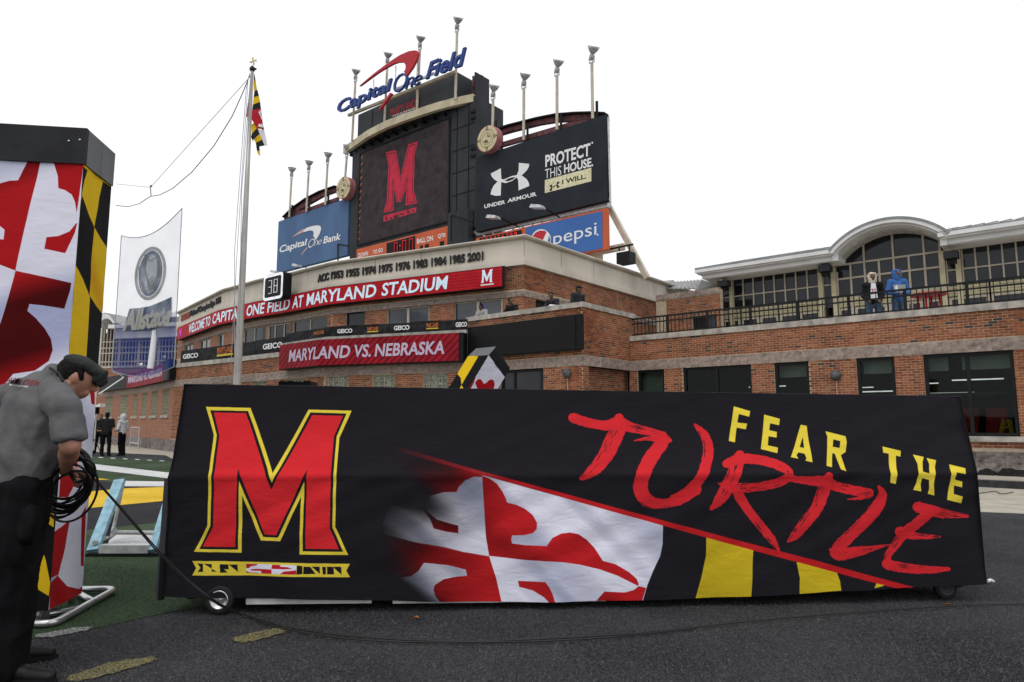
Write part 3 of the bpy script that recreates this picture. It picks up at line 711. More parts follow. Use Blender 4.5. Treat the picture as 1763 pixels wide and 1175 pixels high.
# ---- main building: lower storey
mainb = thingb('main_building', (-6, 28), 'long curved red brick stadium end building with cream parapet and screens', 'building')
lowpx = [(175, 676), (240, 668), (300, 655.7), (404, 647.5), (481, 641), (560, 633.6), (803, 625.5)]
WM = Wall([onz(x, y, ZB1) for x, y in lowpx]); WM2 = Wall([onz(x, y, ZB1) for x, y in [(300, 655.7), (404, 647.5), (481, 641)]])
def sp(W, x, y): return W.pix(x, y)[0]
sA, sB, sCc = sp(WM, 300, 655.7), sp(WM, 481, 641), WM.L
gops = []
for (x0, x1, yt) in ((437, 460, 650), (491, 524.6, 650), (563, 599.5, 645), (641, 680.6, 642), (728, 771, 639)):
    a = WM.pix(x0, yt); b = WM.pix(x1, yt); gops.append((a[0], b[0], 1.75, ZB0-.02))
for (x0, x1) in ((182, 194), (207, 220), (229.5, 236.5), (244.5, 253.5), (260.6, 271), (279.5, 290.5)):
    a = WM.pix(x0, 690); b = WM.pix(x1, 690); gops.append((a[0], b[0], 1.75, ZB0-.05))
mb = MB(); WM.grid(mb, sA, sCc, 0, 4.5, gops, -.3, 0); 
link('wall', mb, M['mortar'], mainb)
# far part of the same wall: bricks too small to build
def wall_uv(W, s0, s1, z0, z1, ops, name, parent, m, off=0):
    mb = MB(); us = sorted({s0, s1, *[min(max(t, s0), s1) for o in ops for t in o[:2]], *[t for t in W.S if s0 < t < s1]}); uv = []
    for a, b in zip(us, us[1:]):
        if b-a < 1e-4: continue
        c = (a+b)/2; zz = z0
        for lo, hi in sorted([(max(z0, o[2]), min(z1, o[3])) for o in ops if o[0] < c < o[1]])+[(z1, z1)]:
            if lo-zz > 1e-3:
                mb.add([W.at(a+1e-5, zz, off), W.at(b-1e-5, zz, off), W.at(b-1e-5, lo, off), W.at(a+1e-5, lo, off)], [(0, 1, 2, 3)]); uv += [(a, zz), (b, zz), (b, lo), (a, lo)]
            zz = max(zz, hi)
    mb.uv = uv; return link(name, mb, m, parent, fixn=False)
mb = MB(); WM.grid(mb, 0, sA, 0, 4.0, gops, -.3, -.004); link('far_wall', mb, M['mortar'], mainb)
wall_uv(WM, 0, sA, .55, ZB0, gops, 'far_brick_face', mainb, M['brick_tex'])
wall_uv(WM, 0, sA, ZB1, 4.0, [], 'far_brick_face', mainb, M['brick_tex'])
bricks(WM, sA, sCc, .6, ZB0-.01, gops, mainb)
bricks(WM, sA, sB, ZB1+.005, 4.05, [], mainb); bricks(WM, sB, sCc, ZB1+.005, 4.4, [], mainb)
stones(WM, 0, sCc, ZB0, ZB1, -.05, .02, mainb, M['stone'], 'band_stone', 1.6, .01, 23)
stones(WM, 0, sCc-6, .0, .55, -.05, .05, mainb, M['base'], 'base_stone', 1.1, .015, 24)
stones(WM, 0, sB, 4.05, 4.25, -.3, .06, mainb, M['coping'], 'coping_stone', 1.6, 0, 25)
stones(WM, sB, sCc, 4.42, 4.6, -.3, .06, mainb, M['coping'], 'coping_stone', 1.6, 0, 26)
for o in gops:
    n = max(2, round((o[1]-o[0])/.22)); k = 7
    window(WM, o, mainb, [i/n for i in range(1, n)], [i/k for i in range(1, k)], .022, M['joint'], M['gblock'], -.15, .09, bars=.016, name='glass_block_window')
    if o[1] < sA+.5:
        mb = MB(); WM.slab(mb, o[0]-.08, o[1]+.08, 1.62, 1.75, -.1, .06); link('sill', mb, M['coping'], mainb)
# ---- main building: upper storey, set back behind the terrace
ZP = 8.36
uppx = [(309, 537), (388.5, 497.5), (452.7, 479.7), (492.5, 472), (574.4, 451), (902, 404.4)]
up = [onz(x, y, ZP) for x, y in uppx]; K = Vector(up[-1]); WU = Wall(up+[tuple(K+D2*14.2)]); sK = WU.S[5]
zm0 = WU.pix(898, 457.5, 0)[1]            # underside of the cream moulding
zf0 = WU.pix(898, 443.5, .02)[1]; zc0 = WU.pix(898, 412, .05)[1]
zb1 = WU.pix(896, 501.5)[1]; zb0 = zb1-.2
ops = []
for x0, yt, x1, yb in ((317, 590, 332, 600), (343, 585, 362, 600), (375, 575, 385, 600), (418, 560, 457, 600), (459, 556, 498, 620), (503, 560, 563, 575), (595.6, 540, 628, 567), (665.7, 530, 739, 560), (782.5, 518, 865.5, 548)):
    a = WU.pix(x0, (yt+yb)/2)[0]; b = WU.pix(x1, (yt+yb)/2)[0]; ops.append((a, b, 4.55 if x0 != 459 else 3.7, zb0))
dr0 = WU.pix(922, 520)[0]; dr1 = WU.pix(973, 520)[0]; ops.append((dr0, dr1, 3.6, zb0))
mb = MB(); WU.grid(mb, 0, WU.L, 3.4, ZP-.2, ops, -.3, 0); link('upper_wall', mb, M['mortar'], mainb)
sF = WU.pix(405, 560)[0]
wall_uv(WU, 0, sF, 3.5, zb0, ops, 'far_brick_face', mainb, M['brick_tex'], .004); wall_uv(WU, 0, sF, zb1, zm0, [], 'far_brick_face', mainb, M['brick_tex'], .004)
bricks(WU, sF, sK, 4.0, zb0-.01, ops, mainb); bricks(WU, sF, sK, zb1+.01, zm0, [], mainb)
WK = Wall([K, K+D2*14.2]); kops = [(o[0]-sK, o[1]-sK, o[2], o[3]) for o in ops if o[0] > sK-.01]
bricks(WK, 0, 14.2, 3.9, zb0-.01, kops, mainb, single=40); bricks(WK, 0, 14.2, zb1+.01, zm0, [], mainb, single=80)
stones(WU, 0, WU.L, zb0, zb1, -.05, .02, mainb, M['stone'], 'band_stone', 1.4, .006, 33)
stones(WU, 0, WU.L, zf0, zc0, -.28, .03, mainb, M['cream'], 'parapet_panel', 2.2, 0, 34, gap=.014)
mb = MB(); WU.slab(mb, -.02, WU.L+.02, zm0, zf0-.12, -.05, .14); WU.slab(mb, -.02, WU.L+.02, zf0-.118, zf0-.002, -.05, .09); link('moulding', mb, M['cream'], mainb)
mb = MB()
prof = [(.05, zc0+.004), (.17, zc0+.03), (.21, zc0+.09), (.17, ZP-.03), (.05, ZP), (-.3, ZP)]
cs = [0, *WU.S[1:-1], WU.L]
for (oa, za), (ob, zb_) in zip(prof, prof[1:]):
    for a, b in zip(cs, cs[1:]): mb.add([WU.at(a+1e-5, za, oa), WU.at(b-1e-5, za, oa), WU.at(b-1e-5, zb_, ob), WU.at(a+1e-5, zb_, ob)], [(0, 1, 2, 3)])
for a, b in zip(cs, cs[1:]): mb.add([WU.at(a+1e-5, zc0+.004, -.3), WU.at(b-1e-5, zc0+.004, -.3), WU.at(b-1e-5, zc0+.004, .05), WU.at(a+1e-5, zc0+.004, .05)], [(0, 1, 2, 3)])
link('parapet_cap', mb, M['creamcap'], mainb, smooth=True)
for i, o in enumerate(ops):
    x = o[1]-o[0]
    if i == 9: 
        mb = MB(); WU.slab(mb, o[0], o[1], o[2], o[3], -.2, -.15); link('dark_doorway', mb, M['frame'], mainb); continue
    if i == 4: w = window(WU, o, mainb, (.3, .68), (), .07, M['mull'], M['dglass'], -.14, .08); continue
    window(WU, o, mainb, (.5,) if x > 1.2 else (), (), .05, M['mull'] if i != 6 else M['frame'], M['uglass'] if i > 6 else M['dglass'], -.14, .08, bars=.12 if i > 6 else .06)
# terrace floor and roof slabs so that nothing is hollow
mb = MB()
ring = [WM.at(sA, 0, -.1), WM.at(sB, 0, -.1), WM.at(sCc, 0, -.1)] + [WU.at(sK, 0, 0)]+[WU.at(WU.S[i], 0, 0) for i in (4, 3, 2, 1, 0)]
mb.poly([(p.x, p.y, 3.6) for p in ring], (0, 0, -.15)); link('terrace_floor', mb, M['concrete'], mainb)
mb = MB(); mb.poly([(*WB.at(.1, 0, -.2).xy, 4.05), (*WB.at(sC, 0, -.2).xy, 4.05), (*WB.at(WB.L, 0, -.2).xy, 4.05), (*WU.at(sK+6.5, 0, .05).xy, 4.05), (*WU.at(sK, 0, .05).xy, 4.05)], (0, 0, -.15)); link('block_terrace_floor', mb, M['concrete'], blk)
mb = MB(); e = [WW.at(0, 0, -.3), WW.at(WW.L, 0, -.3), WW.at(WW.L, 0, -18), WW.at(0, 0, -18)]; mb.poly([(p.x, p.y, 3.75) for p in e], (0, 0, -.15)); link('terrace_floor', mb, M['concrete'], wing)
mb = MB(); e = [WU.at(WU.S[i], 0, -.3) for i in range(len(WU.S))]; e += [e[-1]+Vector((-20, 18, 0)), e[0]+Vector((-4, 14, 0))]; mb.poly([(p.x, p.y, 7.9) for p in e], (0, 0, -.2)); link('roof_deck', mb, M['concrete'], mainb)
# raised letters on the parapet
def letters(name, s, W, x0, x1, y, zlo, zhi, m, parent, off, thick, bold, shear=0, spacing=1.0):
    a = W.pix(x0, y[0], off)[0]; b = W.pix(x1, y[1], off)[0]; v, f = text_geo(s, bold, shear, spacing, .1 if thick else 0); mb = MB()
    mb.v = [tuple(W.at(a+(b-a)*p[0], zlo+(zhi-zlo)*p[1], off+p[2]*thick)) for p in v]; mb.f = list(f); return link(name, mb, m, parent, fixn=bool(thick))
fh = zc0-zf0; yl = zf0+.17*fh
letters('raised_lettering', 'ACC 1953 1955 1974 1975 1976 1983 1984 1985 2001', WU, 548, 832, (478, 437), zf0+.10*fh, zf0+.62*fh, M['ink'], mainb, .035, .05, .034, 0, .94)
letters('raised_lettering', 'National Championships 1953', WU, 328.5, 381, (541, 520), zf0+.12*fh, zf0+.78*fh, M['ink'], mainb, .035, .05, .02)
letters('raised_lettering', 'MARYLAND', WU, 313, 327.5, (548, 543), zf0+.2*fh, zf0+.75*fh, mat('rust_letter', (.35, .08, .04), .6), mainb, .035, .05, .03)
letters('raised_lettering', '1951 NATIONAL TEAM', WM, 345, 402, (661, 659), 2.76, 3.03, M['ink'], mainb, .02, .03, .02)
# the two long LED strips
zr1 = WU.pix(864.4, 459, .35)[1]; zr0 = WU.pix(864.4, 493, .35)[1]; sl0 = WU.pix(305, 570, .35)[0]; sl1 = WU.pix(864.4, 476, .35)[0]; sl0 = max(sl0, -.3)
led = thing('welcome_led_strip', WU.at((sl0+sl1)/2, zr0, .2), 'long curved red scrolling LED strip reading welcome message under the cream parapet', 'LED display')
mb = MB(); WU.slab(mb, sl0, sl1+.12, zr0-.02, zr1+.02, .03, .33); link('case', mb, M['black'], led)
mb = MB(); WU.slab(mb, sl0+.02, sl1, zr0, zr1, .33, .35); link('screen', mb, M['ledbg'], led)
hh = zr1-zr0
def ledtext(s, x0, x1, y, lo=.14, hi=.86, m='ledwhite', bold=.022, shear=.12): return letters('lettering', s, WU, x0, x1, y, zr0+hh*lo, zr0+hh*hi, M[m], led, .366, 0, bold, shear, 1.0)
ledtext('WELCOME TO', 325, 362, (570, 553)); ledtext('CAPITAL', 366, 416, (552, 541)); ledtext('ONE FIELD', 424.5, 499, (536, 525)); ledtext('AT', 503, 522.5, (523, 519)); ledtext('MARYLAND', 527.5, 648, (517, 500)); ledtext('STADIUM', 657, 771.5, (498, 487))
MPOLY = [(233, 188), (380, 191), (500, 545), (686, 200), (829, 204), (785, 298), (770, 722), (812, 816), (658, 814), (664, 452), (524, 752), (470, 750), (346, 447), (333, 808), (183, 806), (232, 714), (257, 292)]
def logo_m(name, W, x0, x1, yc, zlo, zhi, m, parent, off):
    a = W.pix(x0, yc, off)[0]; b = W.pix(x1, yc, off)[0]; q = [(a+(b-a)*(x-183)/(829-183), zhi-(zhi-zlo)*(y-188)/(816-188)) for x, y in MPOLY]
    mb = MB().poly([W.at(s, z, off) for s, z in q]); return link(name, mb, m, parent)
logo_m('letter_m', WU, 828, 848.5, 478, zr0+hh*.26, zr0+hh*.93, M['ledwhite'], led, .353)
mb = MB(); WU.slab(mb, WU.pix(827.5, 489, .35)[0], WU.pix(850, 488, .35)[0], zr0+hh*.13, zr0+hh*.19, .351, .353); link('underline', mb, M['wink'], led)
ledtext('M', 307.5, 312.5, (580, 578), .15, .85, 'pmag')
# lower LED board
sn0, zn1 = WM.pix(481.7, 594.5, .4); sn1, zn1b = WM.pix(789.7, 573.5, .4); zn0 = WM.pix(789.7, 621, .4)[1]; zn1 = zn1b
led2 = thing('fixture_led_board', WM.at((sn0+sn1)/2, zn0, .2), 'wide red LED board with grey lettering on the lower brick wall', 'LED display')
mb = MB(); WM.slab(mb, sn0, sn1+.17, zn0-.03, zn1+.01, .03, .38); link('case', mb, M['black'], led2)
mb = MB(); WM.slab(mb, sn0, sn1, zn0, zn1, .38, .4); link('screen', mb, M['ledbg2'], led2)
h2 = zn1-zn0
for s, x0, x1 in (('MARYLAND', 497, 603), ('VS.', 610, 638.5), ('NEBRASKA', 645, 765)):
    letters('lettering', s, WM, x0, x1, (614-(x0-497)*.06, 614-(x1-497)*.06), zn0+h2*.25, zn0+h2*.74, M['ledgrey'], led2, .42, 0, .025, .14, 1.0)
# banner strips hanging on the terrace rail
def banner(label, W, xa, xb, y, z0, z1, off):
    a = W.pix(xa, y, off)[0]; b = W.pix(xb, y, off)[0]; mb = MB(); n = 46; k = 6; rnd = random.Random(2)
    for j in range(k+1):
        for i in range(n+1):
            s = a+(b-a)*i/n; z = z0+(z1-z0)*j/k+noise.noise(Vector((s*.9, j*.2, 3)))*.03*(j/k); mb.v.append(tuple(W.at(s, z, off+noise.noise(Vector((s*1.8, z*3, 1)))*.05)))
    mb.f = [(j*(n+1)+i, j*(n+1)+i+1, (j+1)*(n+1)+i+1, (j+1)*(n+1)+i) for j in range(k) for i in range(n)]
    o = link('rail_banner', mb, M['bannerb'], smooth=True); return tag(o, label, 'banner', 'black sponsor banners on the terrace rail')
b1 = banner('black sponsor banner hanging left of the flagpole base on curved terrace rail', WM, 312, 492, 600, 4.26, 4.86, .03)
b2 = banner('narrow black sponsor banner above the lower red LED board', WM, 493, 805, 575, 4.61, 4.98, .03)
def onb(par, s, x0, x1, y, lo, hi, m, bold=.03): letters('lettering', s, WM, x0, x1, (y, y), lo, hi, M[m], par, .10, 0, bold, 0, .95)
onb(b1, 'GEICO', 315, 341, 612, 4.43, 4.66, 'wink'); onb(b1, 'GEICO', 452.5, 486, 594, 4.42, 4.66, 'wink')
onb(b2, 'GEICO', 580.6, 606.5, 573, 4.70, 4.86, 'wink'); onb(b2, 'GEICO', 678, 705, 566, 4.70, 4.87, 'wink'); onb(b2, 'GEICO', 784.5, 804, 558, 4.70, 4.87, 'wink')
onb(b1, 'MARYLAND', 374, 401, 604, 4.48, 4.78, 'orangeprint'); onb(b2, 'MARYLAND', 540, 557.5, 577, 4.72, 4.86, 'orangeprint'); onb(b2, 'MARYLAND', 632, 651, 570, 4.74, 4.88, 'orangeprint'); onb(b2, 'MARYLAND', 734, 754.5, 562, 4.74, 4.9, 'orangeprint')
for par, x0, x1, y, lo, hi in ((b1, 374, 401, 604, 4.36, 4.45), (b2, 632, 651, 570, 4.68, 4.72), (b2, 734, 754.5, 562, 4.68, 4.72)):
    mb = MB(); WM.slab(mb, WM.pix(x0, y, .1)[0], WM.pix(x1, y, .1)[0], lo, hi, .095, .1); link('underline', mb, M['yellowprint'], par)
for W, x, y, za_, zb__ in ((WU, 908, 480, zb1, zm0), (WU, 908, 515, 4.1, zb0), (WU, 1063, 510, zb1, zm0), (WB, 975, 500, ZB1, ZT-.17), (WM, 482, 650, .6, ZB0)):
    a = W.pix(x, y)[0]; mb = MB(); W.slab(mb, a-.012, a+.012, za_, zb__, .004, .011); link('expansion_joint', mb, M['coping'], blk if W is WB else mainb)
# play clock 38
sc, zc = WU.pix(470.5, 494, .9); pc = thing('play_clock', WU.at(sc, 6.0, .8), 'white framed black play clock showing 38 over the red LED strip', 'play clock')
s0, z1 = WU.pix(454.5, 474.5, 1.0); s1, _ = WU.pix(487, 470.5, 1.0); z0 = WU.pix(470, 516, 1.0)[1]; z1 = WU.pix(470, 472, 1.0)[1]
def rrect(W, a, b, c, d, r, off, n=5):
    pts = []
    for cx, cz, t in ((b-r, d-r, 0), (a+r, d-r, pi/2), (a+r, c+r, pi), (b-r, c+r, 1.5*pi)):
        for k in range(n+1): pts.append(W.at(cx+r*cos(t+pi/2*k/n), cz+r*sin(t+pi/2*k/n), off))
    return pts
nn = WU.n[WU.seg(sc)].normalized(); N3 = Vector((nn.x, nn.y, 0))
link('case', MB().poly([p for p in rrect(WU, s0-.0, s1+.05, z0-.02, z1+.02, .16, .55)], N3*.42), M['black'], pc)
link('white_border', MB().poly(rrect(WU, s0, s1, z0, z1, .17, .98), N3*.015), M['digit'], pc)
link('face', MB().poly(rrect(WU, s0+.12, s1-.12, z0+.13, z1-.13, .1, 1.0), N3*.012), M['black'], pc)
def seven(W, s, z, w, h, ch, m, parent, off, t=.05):
    S = {'0': 'abcdef', '3': 'abgcd', '8': 'abcdefg', '1': 'bc'}[ch]; seg = {'a': (0, h, w, h), 'b': (w, h, w, h/2), 'c': (w, h/2, w, 0), 'd': (0, 0, w, 0), 'e': (0, 0, 0, h/2), 'f': (0, h/2, 0, h), 'g': (0, h/2, w, h/2)}
    mb = MB()
    for k in S:
        x0, y0, x1, y1 = seg[k]; mb.bar(W.at(s+x0, z+y0, off), W.at(s+x1, z+y1, off), t, .012)
    link('digit', mb, m, parent)
wd = (s1-s0); hd = z1-z0
seven(WU, s0+.30*wd, z0+.25*hd, .16*wd, .50*hd, '3', M['digit'], pc, 1.025, .07); seven(WU, s0+.59*wd, z0+.25*hd, .17*wd, .50*hd, '8', M['digit'], pc, 1.025, .07)

# small brick stair house with seamed metal roof behind the long parapet
SH = Wall([Vector(onz(1168, 545, 6.0))+D1*-2.5, Vector(onz(1168, 545, 6.0))+D1*6]); 
sh = thingb('stair_house', SH.p[0], 'small brick stair house with grey seamed metal roof between parapet and glass pavilion', 'building')
zt = SH.pix(1200, 500)[1]; a0 = SH.pix(1165, 520)[0]; a1_ = SH.pix(1240, 520)[0]
do = op(SH, (1190, 545), (1236, 600)); do = (do[0], do[1], 3.7, do[3])
mb = MB(); SH.grid(mb, a0-1, a1_, 3.6, zt-.05, [do], -.3, 0); link('wall', mb, M['mortar'], sh); bricks(SH, a0-.5, a1_, 4.4, zt-.26, [do], sh)
stones(SH, a0-1, a1_, zt-.25, zt, -.1, .03, sh, M['stone'], 'band_stone', .6, .01, 41)
mb = MB(); SH.slab(mb, do[0], do[1], do[2], do[3], -.25, -.2); link('dark_opening', mb, M['dglass'], sh)
def roofq(mb, W, pts, n, t=.04):
    P = [aty(x, y, d) for x, y, d in pts]; mb.hexa([p-Vector((0, 0, t)) for p in P]+P)
    for i in range(n+1):
        f = i/n; a = P[0].lerp(P[1], f); b = P[3].lerp(P[2], f); mb.bar(a, b, .05, .1)
mb = MB(); Y0 = SH.at(0, 0).y
roofq(mb, SH, [(1150, 497, 33.5), (1218, 497, 32.2), (1207, 482.5, 34.5), (1156, 486, 36)], 9); link('roof', mb, M['roof'], sh)
mb = MB(); P = [aty(1199, 500, 31.6), aty(1237, 501, 31.0), aty(1234, 489, 31.0), aty(1209, 482, 31.5)]; mb.poly(P, (0, .5, 0)); link('gable', mb, M['roof'], sh)
mb = MB(); P = [aty(1130, 488, 36), aty(1156, 485.5, 36), aty(1160, 482, 37), aty(1135, 484.5, 37)]; mb.hexa([p-Vector((0, 0, .3)) for p in P]+P); link('rear_roof', mb, M['roof'], sh)

# ---- glass pavilion with the arch on the terrace
PA = Vector((12, 28)); PG = Wall([PA-D1*4.0, PA+D1*13]); o4 = 4.0; E = 1.3
pav = thingb('glass_pavilion', PA, 'cream and white glazed pavilion with central arch and low metal roof on terrace', 'building')
pav.location.z = 3.75; WL[pav.name] = Vector(pav.location)
ze1 = PG.pix(1300, 449.5, E)[1]
sl, sr = PG.pix(1196, 466, E)[0], PG.pix(1430, 430, E)[0]
def fascia(s0, s1, nm):
    mb = MB()
    PG.slab(mb, s0, s1, ze1-.14, ze1, -.2, E); PG.slab(mb, s0+.08, s1, ze1-.20, ze1-.142, -.2, E-.10); PG.slab(mb, s0+.2, s1, ze1-.38, ze1-.202, -.2, E-.3); PG.slab(mb, s0+.26, s1, ze1-.41, ze1-.382, -.3, E-.36)
    link(nm, mb, M['white'], pav)
    mb = MB(); q = lambda s, z, o: PG.at(s, z, o)
    mb.hexa([q(s0, ze1+.002, E), q(s1, ze1+.002, E), q(s1, ze1+.002, -5), q(s0, ze1+.002, -5), q(s0, ze1+.05, E), q(s1, ze1+.05, E), q(s1, ze1+1.62, -5), q(s0, ze1+1.62, -5)])
    n = round((s1-s0)/.45)
    for i in range(n+1):
        s = s0+(s1-s0)*i/n; mb.bar(q(s, ze1+.07, E-.05), q(s, ze1+1.64, -5), .04, .05)
    link('roof', mb, M['roof'], pav)
fascia(sl, sr, 'eave'); sr0 = PG.pix(1614, 404, E)[0]; fascia(sr0, PG.L, 'eave')
# arch
aL, aR = PG.pix(1428, 445, E)[0], PG.pix(1634, 402, E)[0]; apz = PG.pix(1545, 373.5, E)[1]; zsprg = ze1-.05
cs_ = (aL+aR)/2; hw = (aR-aL)/2; rise = apz-zsprg
RR = (hw*hw+rise*rise)/(2*rise)
def arc(off_r, half=None, n=22):
    r = RR+off_r; a = math.asin(min(.999, (hw+off_r*.6)/r)); return [(cs_+r*sin(-a+2*a*i/n), apz-RR+r*cos(-a+2*a*i/n)) for i in range(n+1)]
def arcband(r0, r1, o0, o1, nm, m):
    A = arc(r0); B = arc(r1); mb = MB()
    for i in range(len(A)-1):
        mb.hexa([PG.at(*A[i], o0), PG.at(*A[i+1], o0), PG.at(*A[i+1], o1), PG.at(*A[i], o1), PG.at(*B[i], o0), PG.at(*B[i+1], o0), PG.at(*B[i+1], o1), PG.at(*B[i], o1)])
    link(nm, mb, m, pav)
arcband(-.16, -.03, -.2, E, 'arch_trim', M['white']); arcband(-.23, -.162, -.3, E-.2, 'arch_trim', M['white']); arcband(-.30, -.232, -.3, E-.75, 'arch_soffit', mat('soffit_grey', (.52, .51, .48), .7))
arcband(-.028, .05, -6, E+.03, 'barrel_roof', M['roof'])
mb = MB(); PG.slab(mb, aL+.05, aL+.26, ze1-.42, zsprg-.1, -.3, E-.22); link('arch_return', mb, M['white'], pav); mb = MB(); PG.slab(mb, aR-.32, aR-.1, ze1-.42, zsprg-.1, -.3, E-.22); link('arch_return', mb, M['white'], pav)
# glazing
def glaze(s0, s1, zl, zh, ncol, rows, wbar=.05, wide=None):
    mb = MB(); o0, o1 = -.08, .04; xs = [s0+(s1-s0)*i/ncol for i in range(ncol+1)]
    for i, x in enumerate(xs): PG.slab(mb, x-wbar/2, x+wbar/2, zl, zh, o0, o1)
    for z in rows: PG.slab(mb, s0+wbar/2, s1-wbar/2, z-wbar/2, z+wbar/2, o0+.004, o1-.006)
    f = link('window_grid', mb, M['mull'], pav); zz = [zl]+list(rows)+[zh]
    for i in range(ncol):
        for a, b in zip(zz, zz[1:]):
            if b-a < .1: continue
            p = MB(); PG.slab(p, xs[i]+wbar/2-.004, xs[i+1]-wbar/2+.004, a, b, -.05, -.03); link('pane', p, M['dglass'], f)
s = lambda x, y=500: PG.pix(x, y)[0]
zw = ze1-.40
z_r1 = PG.pix(1330, 503)[1]; z_r2 = PG.pix(1300, 534)[1]
z_p1 = PG.pix(1330, 526)[1]; zp0 = z_p1-.40
def piers(x0, x1):
    a, b = s(x0), s(x1); mb = MB(); PG.slab(mb, a, b, 3.76, zw, -.2, .12); link('pilaster', mb, M['pil'], pav)
for x0, x1 in ((1236, 1242), (1257, 1262.5), (1410.5, 1418), (1433, 1441)): piers(x0, x1)
glaze(s(1242), s(1257), zp0+.05, zw, 1, [z_r1]); glaze(s(1418), s(1433), zp0+.05, zw, 1, [z_r1])
glaze(s(1262.5), s(1410.5), z_p1, zw, 8, [z_r1]); 
def panels(x0, x1, n):
    a, b = s(x0), s(x1)
    for i in range(n):
        u0 = a+(b-a)*i/n; u1 = a+(b-a)*(i+1)/n; mb = MB(); PG.slab(mb, u0+.03, u1-.03, zp0, z_p1-.03, -.1, .03)
        for k in range(4): PG.slab(mb, u0+.06, u1-.06, zp0+.03+k*.085, zp0+.065+k*.085, .03, .06)
        link('spandrel_panel', mb, M['pil'], pav)
def doors(x0, x1, n):
    a, b = s(x0), s(x1)
    for i in range(n):
        u0 = a+(b-a)*i/n; u1 = a+(b-a)*(i+1)/n; window(PG, (u0+.03, u1-.03, 3.78, zp0-.03), pav, (), (), .09, M['mull'], M['dglass'], -.1, .1, name='door')
panels(1242, 1410.5, 5); doors(1242, 1410.5, 5)
s0a, s1a = s(1441, 470), s(1621, 470)
zr_a = PG.pix(1545, 443.5)[1]; zr_b = PG.pix(1545, 469)[1]
zarc = lambda x: apz-RR+sqrt(max(.01, (RR-.29)**2-(x-cs_)**2))
nA = 7; xs = [s0a+(s1a-s0a)*i/nA for i in range(nA+1)]
mb = MB()
for i, x in enumerate(xs):
    top = zarc(x) if i % 2 == 0 or i == nA else zr_a
    PG.slab(mb, x-.035, x+.035, 3.9, top, -.08, .04)
for z in (zr_a, zr_b, z_p1): PG.slab(mb, s0a, s1a, z-.035, z+.035, -.076, .034)
f = link('arch_window_grid', mb, M['mull'], pav)
A = [(x, zarc(x)) for x in [s0a+(s1a-s0a)*i/28 for i in range(29)]]
cutx = [xs[0], xs[2], xs[4], xs[6], xs[7]]
for a, b in zip(cutx, cutx[1:]):
    t = [(x, z) for x, z in A if a-1e-6 <= x <= b+1e-6]; t = [(a, zarc(a))]+[q for q in t if a+.01 < q[0] < b-.01]+[(b, zarc(b))]
    link('pane', MB().poly([PG.at(x, z, -.05) for x, z in [(b, zr_a), (a, zr_a)]+t], tuple(D2.to_3d()*.02)), M['dglass'], f)
for a, b in zip(xs, xs[1:]):
    for zl, zh in ((z_p1, zr_b), (zr_b, zr_a)):
        p = MB(); PG.slab(p, a+.03, b-.03, zl, zh, -.05, -.03); link('pane', p, M['dglass'], f)
panels(1441, 1621, 6); doors(1441, 1621, 6)
for x0, x1 in ((1621, 1631), (1649, 1658.5)): piers(x0, x1)
glaze(s(1631, 470), s(1649, 470), zp0+.05, zw, 1, [z_r1])
sE = PG.L-.1; nR = round((sE-s(1658.5, 470))/((s(1763, 440)-s(1658.5, 440))/4.4)); glaze(s(1658.5, 470), sE, z_p1, zw, max(4, nR), [z_r1])
a_, b_ = s(1631, 500), sE
for i in range(6):
    u0 = a_+(b_-a_)*i/6; u1 = a_+(b_-a_)*(i+1)/6; mb = MB(); PG.slab(mb, u0+.03, u1-.03, zp0, z_p1-.03, -.1, .03)
    for k in range(4): PG.slab(mb, u0+.06, u1-.06, zp0+.03+k*.085, zp0+.065+k*.085, .03, .06)
    link('spandrel_panel', mb, M['pil'], pav); window(PG, (u0+.03, u1-.03, 3.78, zp0-.03), pav, (), (), .09, M['mull'], M['dglass'], -.1, .1, name='door')
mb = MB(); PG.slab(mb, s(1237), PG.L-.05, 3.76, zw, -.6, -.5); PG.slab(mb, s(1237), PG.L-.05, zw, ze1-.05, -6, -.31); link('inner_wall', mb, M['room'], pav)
mb = MB()
A = arc(-.33)
mb.poly([PG.at(x, z, -.55) for x, z in A], tuple(D2.to_3d()*.05)); link('inner_tympanum', mb, M['room'], pav)
mb = MB(); q1 = PG.at(sl+.95, ze1-.5, .8); mb.tube([q1, q1+Vector((.25, .1, -.35)), PG.at(s(1234), ze1-1.1, .2), PG.at(s(1234), 3.8, .2)], .06); link('downpipe', mb, M['white'], pav)
# lamps under the eaves
for i, (x, y) in enumerate(((1247, 489), (1421, 463), (1638, 440))):
    a, z = PG.pix(x, y, .7); t = thing('eave_floodlight', PG.at(a, z, .7), ['dark box lamp under the left corner of the pavilion eave', 'dark box lamp under the eave just left of the arch', 'dark box lamp under the eave just right of the arch'][i], 'floodlight', 'box lamps under the pavilion eaves')
    mb = MB(); PG.slab(mb, a-.22, a+.22, z-.14, z+.12, .5, .95); link('housing', mb, M['char'], t)
    mb = MB(); PG.slab(mb, a-.14, a+.14, z-.30, z-.141, .55, .8); link('lens_box', mb, M['black'], t)
    mb = MB(); mb.bar(PG.at(a, z+.12, .7), PG.at(a, ze1-.6, .7), .05); link('stem', mb, M['black'], t)

